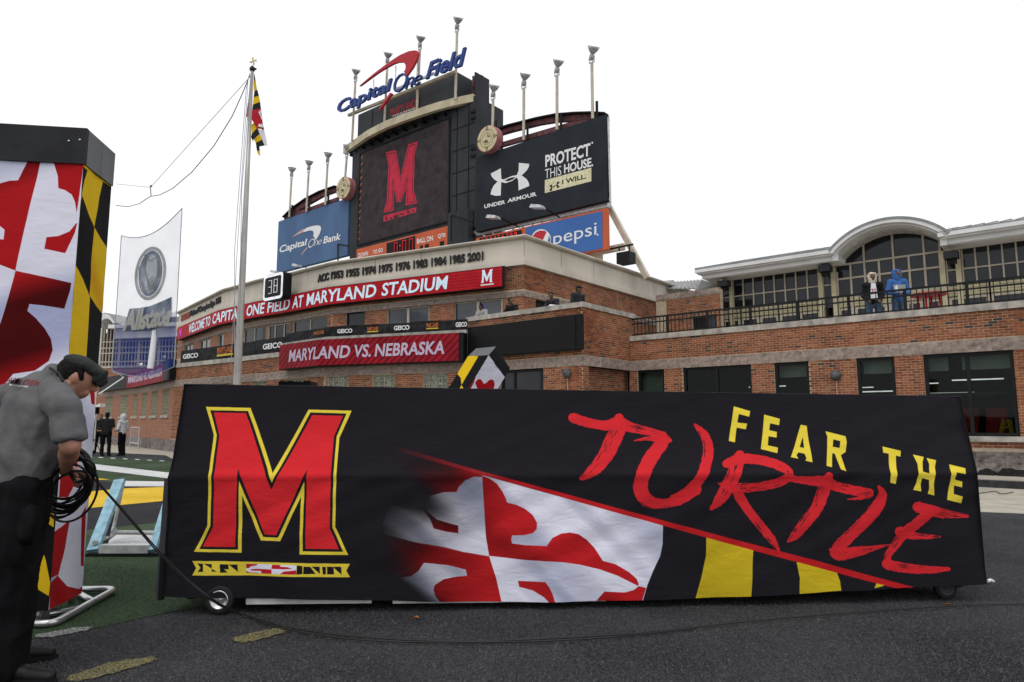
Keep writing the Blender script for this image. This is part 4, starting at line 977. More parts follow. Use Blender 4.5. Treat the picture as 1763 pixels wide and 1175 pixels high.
# ---- pavilion far at left behind the net (same kind, seen almost square-on)
f0 = aty(170, 640, 50); f1 = aty(330, 640, 48.2); FP = Wall([(f0.x, f0.y), (f1.x, f1.y)])
fp = thingb('far_pavilion', FP.p[0], 'distant glazed pavilion with curved roof behind the hanging net at left', 'building')
zt = FP.pix(200, 560, .8)[1]; zl = FP.pix(250, 632)[1]
L7 = Z(160, 520, 7.344)
A = [FP.pix(*L7(*p), .8) for p in [(60, 230), (100, 180), (140, 155), (185, 155), (225, 180), (260, 225), (290, 268)]]; B = [FP.pix(*L7(*p), .8) for p in [(85, 330), (110, 262), (145, 225), (180, 212), (215, 218), (240, 240), (262, 275)]]
mb = MB()
for i in range(6): mb.hexa([FP.at(*B[i], 0), FP.at(*B[i+1], 0), FP.at(*B[i+1], .9), FP.at(*B[i], .9), FP.at(*A[i], 0), FP.at(*A[i+1], 0), FP.at(*A[i+1], .9), FP.at(*A[i], .9)])
link('arch_trim', mb, M['white'], fp)
mb = MB(); a = FP.pix(190, 560, .8)[0]; FP.slab(mb, a, FP.L, zt-.25, zt, -.2, 1.0); FP.slab(mb, a+.25, FP.L, zt-.95, zt-.252, -.2, .6); link('eave', mb, M['white'], fp)
mb = MB(); q = lambda s, z, o: FP.at(s, z, o)
mb.hexa([q(a, zt, 1), q(FP.L, zt, 1), q(FP.L, zt, -5), q(a-1, zt, -5), q(a, zt+.05, 1), q(FP.L, zt+.05, 1), q(FP.L, zt+1.4, -5), q(a-1, zt+1.4, -5)])
for i in range(13): mb.bar(q(a+(FP.L-a)*i/12, zt+.1, .95), q(a+(FP.L-a)*i/12, zt+1.45, -5), .06, .1)
for i in range(6):
    P = [FP.at(*A[i], .85), FP.at(*A[i+1], .85), FP.at(*A[i+1], -6), FP.at(*A[i], -6)]; mb.hexa(P+[p+Vector((0, 0, .08)) for p in P])
link('roof', mb, M['roof'], fp)
mb = MB(); FP.slab(mb, 0, FP.L, 0, zl, -3, .05); link('wall', mb, M['mortar'], fp); wall_uv(FP, 0, FP.L, 0, zl, [], 'brick_face', fp, M['brick_tex'], .056)
mb = MB(); n = 28; xs = [FP.L*i/n for i in range(n+1)]
for i, x in enumerate(xs): w = .11 if i % 6 == 0 else .035; FP.slab(mb, max(0, x-w), x+w, zl, zt-.9 if x > a else zt+.9, -.1, .04)
rz = [FP.pix(250, y)[1] for y in (598, 607, 587, 622)]
for z in rz: FP.slab(mb, 0, FP.L, z-.045, z+.045, -.096, .034)
f = link('window_grid', mb, M['mull'], fp)
mb = MB(); FP.slab(mb, 0, FP.L, zl, zt-.9, -.08, -.05); link('glass', mb, M['dglass'], fp)
mb = MB(); mb.poly([FP.at(x, z, -.06) for x, z in [(0, zt-.89), (a+.6, zt-.89)]+B[::-1]], (0, .05, 0)); link('arch_glass', mb, M['dglass'], fp)
mb = MB(); FP.slab(mb, 0, FP.L, zl-.05, zl+.12, -.1, .12); link('ledge', mb, M['coping'], fp)
# left LED boards on the far wall
a = FP
lb = thing('left_led_board', WM.at(3, ZB1, .3), 'small red LED board, half of it blank black, on the far left wall', 'LED display')
x0 = WM.pix(171, 650, .3)[0]; x1 = WM.pix(217.5, 655, .3)[0]; x2 = WM.pix(282, 645, .3)[0]; x3 = WM.pix(293, 640, .3)[0]
za = 3.46; zb_ = WM.pix(284, 625, .3)[1]
mb = MB(); WM.slab(mb, x0, x1, za, zb_, .05, .28); WM.slab(mb, x2, x3, za, zb_+.12, .05, .33); WM.slab(mb, x1+.003, x2-.003, za, zb_, .05, .26); link('case', mb, M['black'], lb)
mb = MB(); WM.slab(mb, x1+.01, x2-.01, za, zb_, .262, .28); link('screen', mb, M['ledbg2'], lb)
letters('lettering', 'MARYLAND VS. NEBRASKA', WM, 220.5, 279, (655, 640), za+.3*(zb_-za), za+.78*(zb_-za), M['ledgrey'], lb, .285, 0, .04, .1)
mb = MB(); WM.slab(mb, 0, WM.pix(300, 640)[0], 4.0, 4.18, -.3, .05); link('far_coping', mb, M['coping'], mainb)
# wall lamps
for i, (x, y, W) in enumerate(((978, 644, WB), (1438, 648, WW))):
    a, z = W.pix(x, y, .12); t = thing('wall_lamp', W.at(a, z, 0.02), ['round grey wall lamp on the brick pier of the corner block', 'round grey wall lamp between two windows of the right brick wing'][i], 'wall lamp', 'round wall lamps on the brick')
    n3 = Vector((W.n[W.seg(a)].x, W.n[W.seg(a)].y, 0)); c = W.at(a, z+.02, .03)
    link('hood', MB().lathe([(.001, .0), (.13, 0), (.15, .05), (.13, .12), (.07, .17), (.001, .18)], c, n3), M['lampgrey'], t, smooth=True)
    link('glass_globe', MB().lathe([(.001, -.12), (.07, -.10), (.10, -.03), (.1, .03)], c+n3*.07+Vector((0, 0, -.03)), (0, 0, 1)), M['char2'], t, smooth=True)
    link('conduit', MB().tube([W.at(a, z-.1, .03), W.at(a, 1.3, .03)], .013), M['pinkprint'], t)

# ---- railing on the wing
RL = Wall([WW.at(0, 0, -.15).xy, WW.at(WW.L, 0, -.15).xy]); zt = RL.pix(1420, 514)[1]
rl = thing('terrace_railing', RL.at(RL.L/2, 4.3, 0), 'long black metal railing along the edge of the brick wing terrace', 'railing')
for z, h in ((zt, .055), (zt-.17, .04), (4.36, .035)):
    mb = MB(); mb.bar(RL.at(0, z, 0), RL.at(RL.L, z, 0), .05, h); link('rail', mb, M['frame'], rl)
n = int(RL.L/1.35); pm = mesh_of('post', MB().box((-.035, -.035, 0), (.035, .035, zt-4.3+.02)), M['frame']); bm_ = mesh_of('baluster', MB().box((-.01, -.01, .06), (.01, .01, zt-4.3)), M['frame'])
ang = RL.ang(0)
for i in range(n+1):
    put('post', pm, rl, RL.at(RL.L*i/n, 4.3, 0), (0, 0, ang))
    if i < n:
        for k in range(1, 10): put('baluster', bm_, rl, RL.at(RL.L*(i+k/10)/n, 4.3, 0), (0, 0, ang))
# block-side black gate leaf at the rail's left end
mb = MB(); RLz = 4.32; 
# red tables on the terrace
def table(x, y, off, label, h=1.12, r=.42):
    a, _ = WW.pix(x, y, off); c = WW.at(a, 3.76, off); t = thing('terrace_table', c, label, 'table', 'red tables on the terrace')
    link('tabletop', MB().lathe([(.001, 0), (r, 0), (r+.02, .03), (r, .06), (.001, .06)], c+Vector((0, 0, h-.06)), n=24), M['red'], t)
    for k in range(4):
        an = pi/4+k*pi/2; link('leg', MB().tube([c+Vector((cos(an)*r*.72, sin(an)*r*.72, 0)), c+Vector((cos(an)*r*.62, sin(an)*r*.62, h-.05))], .03, 6), M['red'], t)
table(1600, 530, -1.1, 'tall red round table right of the two onlookers on the terrace'); table(1428, 550, -4, 'low red round table on the terrace left of the two onlookers', .85)
# white lamp boxes
# ================================================================== THE SCOREBOARD GROUP BEHIND THE PARAPET
SO = Vector((-4, 38)); S = Wall([SO-D1*24, SO+D1*16]); N1 = Vector((S.n[0].x, S.n[0].y, 0)); U1 = Vector((D1.x, D1.y, 0))
def P(x, y, off=0): a, z = S.pix(x, y, off); return S.at(a, z, off)
def sgz(x, y, off=0): return S.pix(x, y, off)
# main cabinet
sL, zTopF = sgz(607.5, 251); sR, _ = sgz(818, 250); zB = 6.0
zcab = sgz(700, 214)[1]
sb = thing('scoreboard_tower', S.at((sL+sR)/2, 3.8, -1), 'tall dark scoreboard tower with crimson letter on its big screen', 'scoreboard')
mb = MB(); S.slab(mb, sL, sR, zB, zcab+.0, -2.4, 0); link('cabinet', mb, M['char'], sb)
sC1, zU1 = sgz(783, 122, -.3); sC0 = sgz(617, 188, -.3)[0]
mb = MB(); S.slab(mb, sC0, sC1, zcab+.003, zU1, -2.2, -.3); link('upper_cabinet', mb, M['char2'], sb)
for x in (664, 718):   # joints of the cladding on the upper cabinet
    a = sgz(x, 170, -.28)[0]; mb = MB(); S.slab(mb, a-.05, a+.05, zcab, zU1, -.29, -.24); link('rust_post', mb, M['steel'], sb)
mb = MB(); a, z1 = sgz(807, 128, -1.2); b = sgz(823, 128, -1.2)[0]
S.slab(mb, b-.1, b, zB, z1-.2, -2.2, -1.0); link('column_flange', mb, M['char'], sb); mb = MB(); S.slab(mb, a, a+.1, zB, z1, -2.0, -1.5); link('column_flange', mb, M['maroon'], sb)
mb = MB(); S.slab(mb, a+.102, b-.102, zB, z1-.1, -1.8, -1.6); link('column_web', mb, M['char'], sb)
for k, y in enumerate((192, 203, 256, 268, 393, 405)):
    a, z = sgz(813, y, .02); link('bracket', MB().bar(S.at(a-.1, z, .02), S.at(a+.25, z-.05, .02), .16, .16), M['black'], sb)
for x in (786, 806):     # vertical cladding seams and conduits on the dark side of the cabinet
    a = sgz(x, 300, .02)[0]; mb = MB(); S.slab(mb, a-.02, a+.02, zB+3, zcab-.3, .001, .03); link('cladding_seam', mb, M['black'], sb)
for y in (225, 262, 300, 338):
    a = sgz(778, y, .02); b = sgz(817, y, .02); mb = MB(); S.slab(mb, a[0], b[0], a[1]-.02, a[1]+.02, .001, .025); link('cladding_seam', mb, M['black'], sb)
for k in (1, 4):
    a = sC0+(sC1-sC0)*k/6; mb = MB(); S.slab(mb, a-.015, a+.015, zcab+.05, zU1-.05, -.299, -.275); link('cladding_seam', mb, M['black'], sb)
# screen
s0 = sgz(621.5, 264, .02)[0]; s1 = sgz(773, 207, .02)[0]; z1 = (sgz(621.5, 264, .02)[1]+sgz(773, 207, .02)[1])/2; z0 = (sgz(615, 423, .02)[1]+sgz(770, 379, .02)[1])/2
mb = MB(); S.slab(mb, s0, s1, z0, z1, 0.002, .03); scr = link('screen', mb, M['screen'], sb)
mb = MB()
for a, b, c, d in ((s0-.12, s1+.12, z1, z1+.1), (s0-.12, s1+.12, z0-.1, z0), (s1, s1+.12, z0, z1), (s0-.12, s0, z0, z1)): S.slab(mb, a, b, c, d, .002, .07)
link('screen_frame', mb, M['black'], sb)
Z3 = Z(560, 200, 4.7)
def tri(name, pts, m, par, off, cv=Z3): return marks(name, [pts], S, m, par, off, cv=cv)
q = {'o': [(490, 295), (572, 275), (610, 490), (672, 230), (750, 205), (722, 320), (716, 600), (742, 705), (650, 725), (655, 580), (612, 695), (582, 698), (553, 590), (553, 765), (470, 782), (497, 690), (512, 400)],
     'i': [(500, 306), (563, 290), (610, 520), (680, 242), (736, 222), (712, 325), (706, 602), (730, 695), (662, 710), (660, 520), (608, 682), (588, 685), (547, 530), (543, 755), (484, 768), (507, 690), (522, 400)],
     'f': [(504, 312), (560, 297), (610, 530), (682, 250), (731, 230), (708, 330), (702, 604), (724, 690), (667, 704), (664, 495), (606, 676), (590, 679), (545, 505), (537, 750), (490, 762), (512, 690), (526, 400)]}
tri('letter_outline', q['o'], M['ledM'], sb, .034); tri('letter_gap', q['i'], M['screen'], sb, .038); tri('letter_m', q['f'], M['ledM'], sb, .042)
tri('ribbon', [(472, 808), (740, 738), (733, 778), (470, 858)], M['ledM'], sb, .034)
for pl in ([(485, 820), (497, 817), (510, 838), (488, 842)], [(520, 822), (545, 818), (530, 840)], [(550, 808), (590, 798), (600, 812), (560, 832)], [(600, 790), (640, 785), (630, 800), (600, 800)], [(660, 765), (672, 762), (685, 785), (664, 790)], [(700, 755), (725, 770), (706, 776)]):
    tri('ribbon_mark', pl, M['screen'], sb, .038)
for k in range(13):
    y = 325+k*55.5; x = 296-k*2.4; tri('safety_stripe', [(x-8, y+15), (x+8, y-8), (x+10, y+2), (x-6, y+25)], M['orangeprint'], sb, .034)
mb = MB(); a = sgz(662, 240, .02)[0]; b = sgz(726, 220, .02)[0]; S.slab(mb, a, b, z1+.12, z1+.85, .002, .05); link('grey_header', mb, M['char2'], sb)
# the down / to go board
zo1 = (sgz(615, 429, .1)[1]+sgz(774, 389, .1)[1])/2; so0 = sgz(614, 430, .1)[0]; so1 = sgz(774, 392, .1)[0]
mb = MB(); S.slab(mb, so0, so1, zo1-2.6, zo1, .01, .1); link('orange_board', mb, M['orange'], sb)
def tz(s, bl, br, tr, tl, m, par, off=.11, bold=.03, shear=0, thick=0, cv=Z3, nm='lettering', spacing=1.0): return text_on(nm, s, S, cv(*bl), cv(*br), cv(*tr), cv(*tl), M[m], par, off, thick, bold, shear, spacing)
tz('DOWN', (267, 1148), (346, 1130), (346, 1093), (267, 1112), 'wink', sb, bold=.02); tz('TO GO', (387, 1118), (466, 1099), (466, 1066), (387, 1086), 'wink', sb, bold=.02)
tz('BALL ON', (742, 1035), (871, 1008), (871, 966), (742, 995), 'wink', sb, bold=.02); tz('QTR', (911, 997), (975, 983), (975, 945), (911, 958), 'wink', sb, bold=.02)
tri('clock_window', [(495, 1030), (728, 970), (728, 1140), (495, 1190)], M['black'], sb, .106)
tri('number_window', [(765, 1050), (790, 1045), (790, 1120), (765, 1125)], M['black'], sb, .106); tri('number_window', [(806, 1040), (838, 1033), (838, 1110), (806, 1118)], M['black'], sb, .106); tri('number_window', [(925, 1018), (962, 1008), (962, 1100), (925, 1108)], M['black'], sb, .106)
def dig(x0, y0, x1, y1, ch): 
    a, zt_ = S.pix(*Z3(x0, y0), .112); b, zb__ = S.pix(*Z3(x1, y1), .112); seven(S, a, zb__, b-a, zt_-zb__, ch, M['digitred'], sb, .115, .1)
dig(560, 1030, 582, 1120, '0'); dig(628, 1012, 652, 1105, '0'); dig(682, 1000, 708, 1090, '0')
link('colon', MB().box((0, 0, 0), (.001, .001, .001)), M['digitred'], sb)
bpy.data.objects['colon'].data = marks('colon', [[(600, 1045), (608, 1043), (608, 1053), (600, 1055)]], S, M['digitred'], None, .115, cv=Z3).data; 
_o = [o for o in COL.objects if o.name.startswith('colon') and o.parent is None]
for o in _o:
    l = Vector(o.location); w = W0(sb); m_ = o.data
    for v in m_.vertices: v.co += l-w
    bpy.data.objects.remove(o)
mb = MB(); a = sgz(775, 375, .3)[0]; S.slab(mb, a, sR-.05, zB, z0+.2, .003, .5); link('side_box', mb, M['char'], sb)
# walkway frames at both feet of the screen
for xa, ya, xb, yb in ((582, 421, 601, 424), (777, 371, 814, 383)):
    mb = MB(); mb.bar(P(xa, ya, .9), P(xb, yb, .9), .09); mb.bar(P(xa, ya, .9), P(xa, ya+45, .9), .08); mb.bar(P(xa, ya, .9), P(xa+1, ya+.5, .02), .07); link('walkway_bracket', mb, M['black'], sb)
# curved cream beam
zbm = sgz(814, 162)[1]; bp_ = [onz(x, y, zbm) for x, y in ((591, 253.5), (606, 243), (633, 224), (663, 208.5), (692, 197), (719, 187.5), (750, 177), (780, 169), (815, 161.5))]
WBm = Wall(bp_); bm1 = thing('curved_beam', WBm.at(WBm.L/2, zbm-.5, 0), 'cream curved canopy beam bowing across the scoreboard tower', 'beam')
mb = MB(); WBm.slab(mb, 0, WBm.L, zbm-.46, zbm, -.25, 0); link('fascia', mb, M['beam'], bm1)
mb = MB(); WBm.slab(mb, .2, WBm.L-.2, zbm-.44, zbm-.3, -1.9, -.255); link('canopy', mb, M['char'], bm1)
for k in range(14):
    t = .4+(WBm.L-.8)*k/13; mb = MB(); mb.bar(WBm.at(t, zbm-.6, -.3), WBm.at(t, zbm-.7, -1.9), .1, .14); link('rib', mb, M['black'], bm1)
# top bar carrying the sign
mb = MB(); mb.bar(P(600, 199, .5), P(785, 124, .5), .16, .16); tb = link('sign_rail', mb, M['beam'], sb)
# Capital One Field sign
Z1 = Z(560, 20, 5.34)
sg = thing('rooftop_letter_sign', P(700, 150, .8), 'big raised blue stadium name letters with red swoosh atop the scoreboard tower', 'sign')
def t1(s, bl, br, tr, tl, m='bluelogo', **k): return tz(s, bl, br, tr, tl, m, sg, .9, cv=Z1, thick=k.pop('thick', .14), **k)
def split_letters(s, bl, br, tr, tl, n, **k): return t1(s, bl, br, tr, tl, **k)
t1('Capital', (128, 978), (622, 757), (625, 618), (120, 838), bold=.022, shear=.18, spacing=.97)
t1('One', (640, 762), (893, 668), (905, 540), (640, 590), bold=-.012, shear=.35, spacing=.8)
t1('Field', (935, 632), (1290, 500), (1305, 335), (958, 478), bold=.022, shear=.18, spacing=.97)
sw = [(328, 693), (400, 630), (480, 565), (560, 505), (620, 462), (700, 410), (780, 375), (835, 366), (862, 372), (870, 395), (855, 450), (820, 520), (765, 598), (738, 562), (752, 540), (755, 505), (742, 482), (715, 474), (680, 476), (640, 490), (580, 522), (500, 570), (420, 628), (350, 680)]
marks('swoosh', [sw], S, M['redlogo'], sg, .9, thick=.14, cv=Z1); marks('swoosh_tail', [[(508, 905), (612, 752), (630, 762), (515, 915)]], S, M['redlogo'], sg, .9, thick=.14, cv=Z1)
for x0, y0, x1, y1 in ((650, 500, 645, 640), (445, 625, 447, 700), (850, 460, 840, 600)):
    a = Z1(x0, y0); b = Z1(x1, y1); link('support_rod', MB().bar(P(*a, .8), P(*b, .8), .06), M['wink'], sg)
for y0, y1 in ((575, 660), (590, 690)):
    pass
link('white_rail', MB().bar(P(*Z1(640, 720), .7), P(*Z1(1000, 570), .7), .12), M['wink'], sg)
ms = thing('maryland_emblem', P(696, 185, 0), 'small red MARYLAND emblem on the dark upper cabinet of the tower', 'emblem')
tz('MARYLAND', (600, 965), (833, 880), (833, 800), (600, 895), 'redlogo', ms, .0, bold=.02, cv=Z1, nm='lettering')
tz('TERRAPINS', (612, 972), (830, 895), (830, 880), (612, 960), 'wink', ms, .0, bold=.03, cv=Z1, nm='lettering')

# under armour board
def board(name, label, cat, x0, yt0, yb0, x1, yt1, yb1, m, depth=.35, off=0):
    a, t0 = sgz(x0, yt0, off); b, t1_ = sgz(x1, yt1, off); b0 = sgz(x0, yb0, off)[1]; b1_ = sgz(x1, yb1, off)[1]; zt_ = (t0+t1_)/2; zb__ = (b0+b1_)/2
    t = thing(name, S.at((a+b)/2, zb__, off), label, cat)
    mb = MB(); S.slab(mb, a, b, zb__, zt_, off-depth, off); link('panel', mb, m, t); return t, a, b, zb__, zt_
Z4 = Z(800, 240, 4.897)
ua, a, b, zl_, zh_ = board('navy_billboard', 'large dark navy billboard with white sportswear logo and slogan right of the tower', 'billboard', 820, 269, 398, 1042.5, 201, 347.5, M['navyink'], .35, .3)
ual = [[(305, 245), (307, 300), (310, 335), (330, 340), (400, 310), (440, 303), (455, 265), (457, 200), (545, 208), (540, 235), (525, 262), (480, 305), (520, 335), (540, 365), (545, 395), (455, 432), (453, 385), (450, 340), (438, 322), (400, 352), (345, 370), (308, 362), (304, 475), (260, 478), (218, 465), (228, 425), (245, 390), (278, 358), (250, 340), (228, 315), (220, 290)]]
LOGO = ual[0]
marks('logo', ual, S, M['wink'], ua, .31, cv=Z4)
marks('logo_eye', [[(335, 352), (365, 333), (400, 322), (430, 320), (405, 340), (370, 353)]], S, M['navyink'], ua, .314, cv=Z4)
tu = lambda s, bl, br, tr, tl, m='wink', **k: tz(s, bl, br, tr, tl, m, ua, .312, cv=Z4, **k)
tu('UNDER', (165, 585), (342, 545), (342, 512), (165, 552), bold=.03); tu('ARMOUR', (360, 537), (608, 478), (603, 443), (363, 503), bold=.03)
tu('PROTECT', (680, 238), (1060, 140), (1060, 30), (680, 135), bold=.03); tu('THIS', (677, 335), (815, 302), (815, 222), (677, 255), bold=-.004); tu('HOUSE.', (838, 290), (1083, 228), (1083, 150), (838, 212), bold=.03)
marks('cream_label', [[(676, 345), (1068, 240), (1068, 355), (676, 455)]], S, M['pale'], ua, .311, cv=Z4)
tu('I WILL.', (822, 382), (1028, 332), (1028, 290), (822, 342), m='ink', bold=.03)
def lg(x, y): return (714+(x-218)/(545-218)*86, 398+(y-340)/(478-200)*66-(x-380)/(545-218)*16)
marks('small_logo', [[lg(*p) for p in LOGO]], S, M['ink'], ua, .314, cv=Z4)
marks('registered_mark', [ellipse(1076, 30, 8, 8, 10)], S, M['wink'], ua, .312, cv=Z4)
mb = MB()
for x0, y0, x1, y1 in ((1047, 203, 1051, 350), (1042, 230, 1047, 229), (1043, 262, 1048, 261), (1044, 300, 1049, 299), (1045, 345, 1050, 344)): mb.bar(P(x0, y0, .1), P(x1, y1, .1), .09)
link('edge_frame', mb, M['galv'], ua)
mb = MB(); mb.bar(P(818, 403, -.1), P(1048, 352, -.1), .22, .3); link('catwalk_rail', mb, M['galv'], ua)
for k in range(13):
    x = 830+k*16.5; y = 402-(x-818)*.222; link('strut', MB().bar(P(x, y, -.1), P(x+5, y+9, -.1), .10), M['galv'], ua)
# pepsi / message board
pp, a, b, zl2, zh2 = board('orange_framed_board', 'orange framed board with blue soft drink panel and red digits under the navy billboard', 'billboard', 820, 408.5, 470, 1044.5, 361, 431, M['orange'], .22, .5)
Z4b = Z4
marks('blue_panel', [[(515, 747), (1160, 606), (1163, 920), (515, 1045)]], S, M['pepsiblue'], pp, .52, cv=Z4)
marks('digit_window', [[(125, 835), (480, 765), (480, 845), (125, 910)]], S, M['black'], pp, .52, cv=Z4)
tz('123456789', (150, 872), (440, 815), (440, 780), (150, 838), 'digitred', pp, .523, bold=-.01, cv=Z4, nm='red_digits', spacing=1.3)
bpy.data.objects['red_digits'].name = 'red_digits'
tz('pepsi', (748, 925), (1112, 838), (1112, 702), (748, 792), 'wink', pp, .525, bold=.0, cv=Z4)
marks('emblem_ring', [ellipse(645, 843, 82, 84, 32)], S, M['wink'], pp, .524, cv=Z4)
marks('emblem_red', [[(572, 818), (600, 785), (635, 770), (675, 772), (690, 782), (660, 850), (600, 838)]], S, M['redlogo'], pp, .528, cv=Z4)
marks('emblem_blue', [[(712, 810), (722, 845), (715, 885), (690, 905), (700, 860)], [(575, 850), (600, 880), (660, 905), (640, 918), (600, 908), (575, 880)]], S, M['pepsiblue'], pp, .528, cv=Z4)
marks('registered_mark', [ellipse(1121, 805, 7, 8, 10)], S, M['wink'], pp, .526, cv=Z4)
mb = MB(); mb.bar(P(1046, 352, -.8), P(1115, 480, -.8), .24); st = link('diagonal_strut', mb, M['steel'], ua)
mb = MB(); mb.bar(P(1028, 428, -.4), P(1028, 470, -.4), .5); mb.bar(P(1000, 440, -.5), P(1075, 425, -.5), .2, .3); link('support_post', mb, M['steel'], pp)
hs = thing('hanging_loudspeaker', P(1073, 442, 0), 'black box loudspeaker hanging on a bracket right of the blue drink panel', 'loudspeaker')
mb = MB(); a, z1 = sgz(1061, 432, .3); b, z0 = sgz(1083, 451, .3); S.slab(mb, a, b, z0, z1-.1, -.3, .3); link('box', mb, M['black'], hs)
mb = MB(); mb.bar(P(1047, 430, 0), P(1090, 421, 0), .07); mb.bar(P(1066, 425, 0), P(1066, 433, 0), .06); mb.bar(P(1083, 422, 0), P(1085, 444, 0), .06); link('bracket', mb, M['black'], hs)
# capital one bank board
Z5 = Z(460, 240, 4.894)
cb, a, b, zl3, zh3 = board('blue_bank_billboard', 'slate blue billboard with white bank lettering and swoosh left of the tower', 'billboard', 479.5, 380.8, 466, 600.5, 342, 442, M['bluesign'], .35, 0)
tc = lambda s, bl, br, tr, tl, m='wink', **k: tz(s, bl, br, tr, tl, m, cb, .012, cv=Z5, **k)
tc('Capital', (104, 978), (338, 905), (338, 835), (104, 900), bold=.022, shear=.16, spacing=.97); tc('One', (345, 920), (458, 880), (463, 825), (348, 845), bold=-.012, shear=.3, spacing=.8); tc('Bank', (472, 882), (618, 845), (622, 785), (474, 822), bold=.022, shear=.16)
marks('swoosh', [[(205, 832), (240, 800), (290, 765), (350, 740), (400, 728), (435, 726), (452, 738), (453, 765), (440, 800), (410, 850), (388, 815), (392, 790), (385, 772), (360, 768), (300, 785), (240, 812)]], S, M['wink'], cb, .013, cv=Z5)
marks('swoosh_tint', [[(205, 832), (240, 800), (290, 765), (330, 748), (300, 785), (240, 812)]], S, M['pinkprint'], cb, .016, cv=Z5); marks('swoosh_tail', [[(285, 975), (330, 912), (340, 915), (292, 975)]], S, M['pinkprint'], cb, .016, cv=Z5)
# curved trusses
def truss(label, upper, lower, chord, cv, group='maroon arched trusses above the billboards'):
    t = thing('arched_truss', P(*cv(*chord[0]), -.3), label, 'truss', group)
    mb = MB(); n = len(upper)
    pts = [P(*cv(*p), -.2) for p in upper]; lo = [P(*cv(*p), -.2) for p in lower]
    for i in range(n-1): mb.hexa([lo[i], lo[i+1], lo[i+1]-N1*.25, lo[i]-N1*.25, pts[i], pts[i+1], pts[i+1]-N1*.25, pts[i]-N1*.25])
    link('arch', mb, M['maroon'], t)
    mb = MB()
    for i in range(n-1): mb.bar(pts[i]+Vector((0, 0, .04)), pts[i+1]+Vector((0, 0, .04)), .4, .07)
    link('flange', mb, M['black'], t)
    mb = MB(); mb.bar(P(*cv(*chord[0]), -.3), P(*cv(*chord[1]), -.3), .16, .26); link('chord', mb, M['maroon'], t)
    return t
ZC = Z(800, 80, 5.51)
truss('maroon arched truss above the navy billboard right of the tower', [(335, 795), (420, 765), (560, 730), (700, 695), (870, 662), (1050, 647), (1200, 643), (1345, 650)], [(330, 838), (430, 808), (560, 775), (700, 740), (870, 712), (1040, 706), (1170, 690), (1320, 668)], ((310, 950), (1330, 655)), ZC)
truss('maroon arched truss above the slate blue bank billboard', [(145, 665), (220, 590), (330, 512), (450, 450), (585, 403)], [(165, 668), (250, 612), (340, 548), (455, 483), (585, 435)], ((150, 668), (600, 505)), Z5)
# beige fin behind the right medallion
mb = MB(); a = sgz(822, 200, -1.0)[0]; b = sgz(829, 200, -1.0)[0]; S.slab(mb, a, b, zh_-1.5, sgz(826, 187, -1)[1], -2.6, -1); link('rear_fin', mb, M['steel'], sb)
# medallions with an anonymous star ring
def medallion(label, c, rx, ry, cv, off):
    cx, cz = S.pix(*cv(*c), off); r = (abs(S.pix(*cv(c[0], c[1]+ry), off)[1]-S.pix(*cv(c[0], c[1]-ry), off)[1]))/2
    t = thing('round_medallion', S.at(cx, cz-r, off-.2), label, 'medallion', 'round cream medallions beside the tower')
    C0 = S.at(cx, cz, off); link('drum', MB().lathe([(.001, -.45), (r, -.45), (r, 0), (r-.03, 0)], C0, N1, 32), mat('medallion_edge', (.40, .16, .17), .7), t)
    link('disc', MB().lathe([(.001, .012), (r-.04, .012), (r-.03, 0)], C0, N1, 32), M['medal'], t)
    w = lambda k, rr: S.at(cx+cos(k)*rr, cz+sin(k)*rr, off+.022)
    mb = MB()
    for r0, r1 in ((.64, .665), (.44, .46)):
        for k in range(32):
            a, b = 2*pi*k/32, 2*pi*(k+1)/32; mb.add([w(a, r*r0), w(b, r*r0), w(b, r*r1), w(a, r*r1)], [(0, 1, 2, 3)])
    link('ring_line', mb, M['ink'], t)
    for k in range(4):
        a = pi/2*k+pi/2; mb = MB(); p = [w(a-.16, r*.68), w(a+.16, r*.68), w(a, r*.97)]
        for i in range(3): mb.bar(p[i], p[(i+1) % 3], r*.035, .01)
        link('star_point', mb, M['ink'], t)
    mb = MB()
    for a0 in range(5): mb.poly([w(pi*1.15+a0*.33, r*.12), w(pi*1.15+a0*.33+.22, r*.12), w(pi*1.15+a0*.33+.2, r*.36), w(pi*1.15+a0*.33+.02, r*.36)])
    for k in range(3): mb.bar(w(.5+k*.5, r*.15), w(.35+k*.55, r*.38), r*.04, .01)
    link('centre_mark', mb, M['ink'], t)
medallion('round cream medallion standing right of the scoreboard tower', (213, 876), 98, 124, ZC, .7); medallion('round cream medallion between bank billboard and scoreboard tower', (641, 410), 60, 93, Z5, .45)
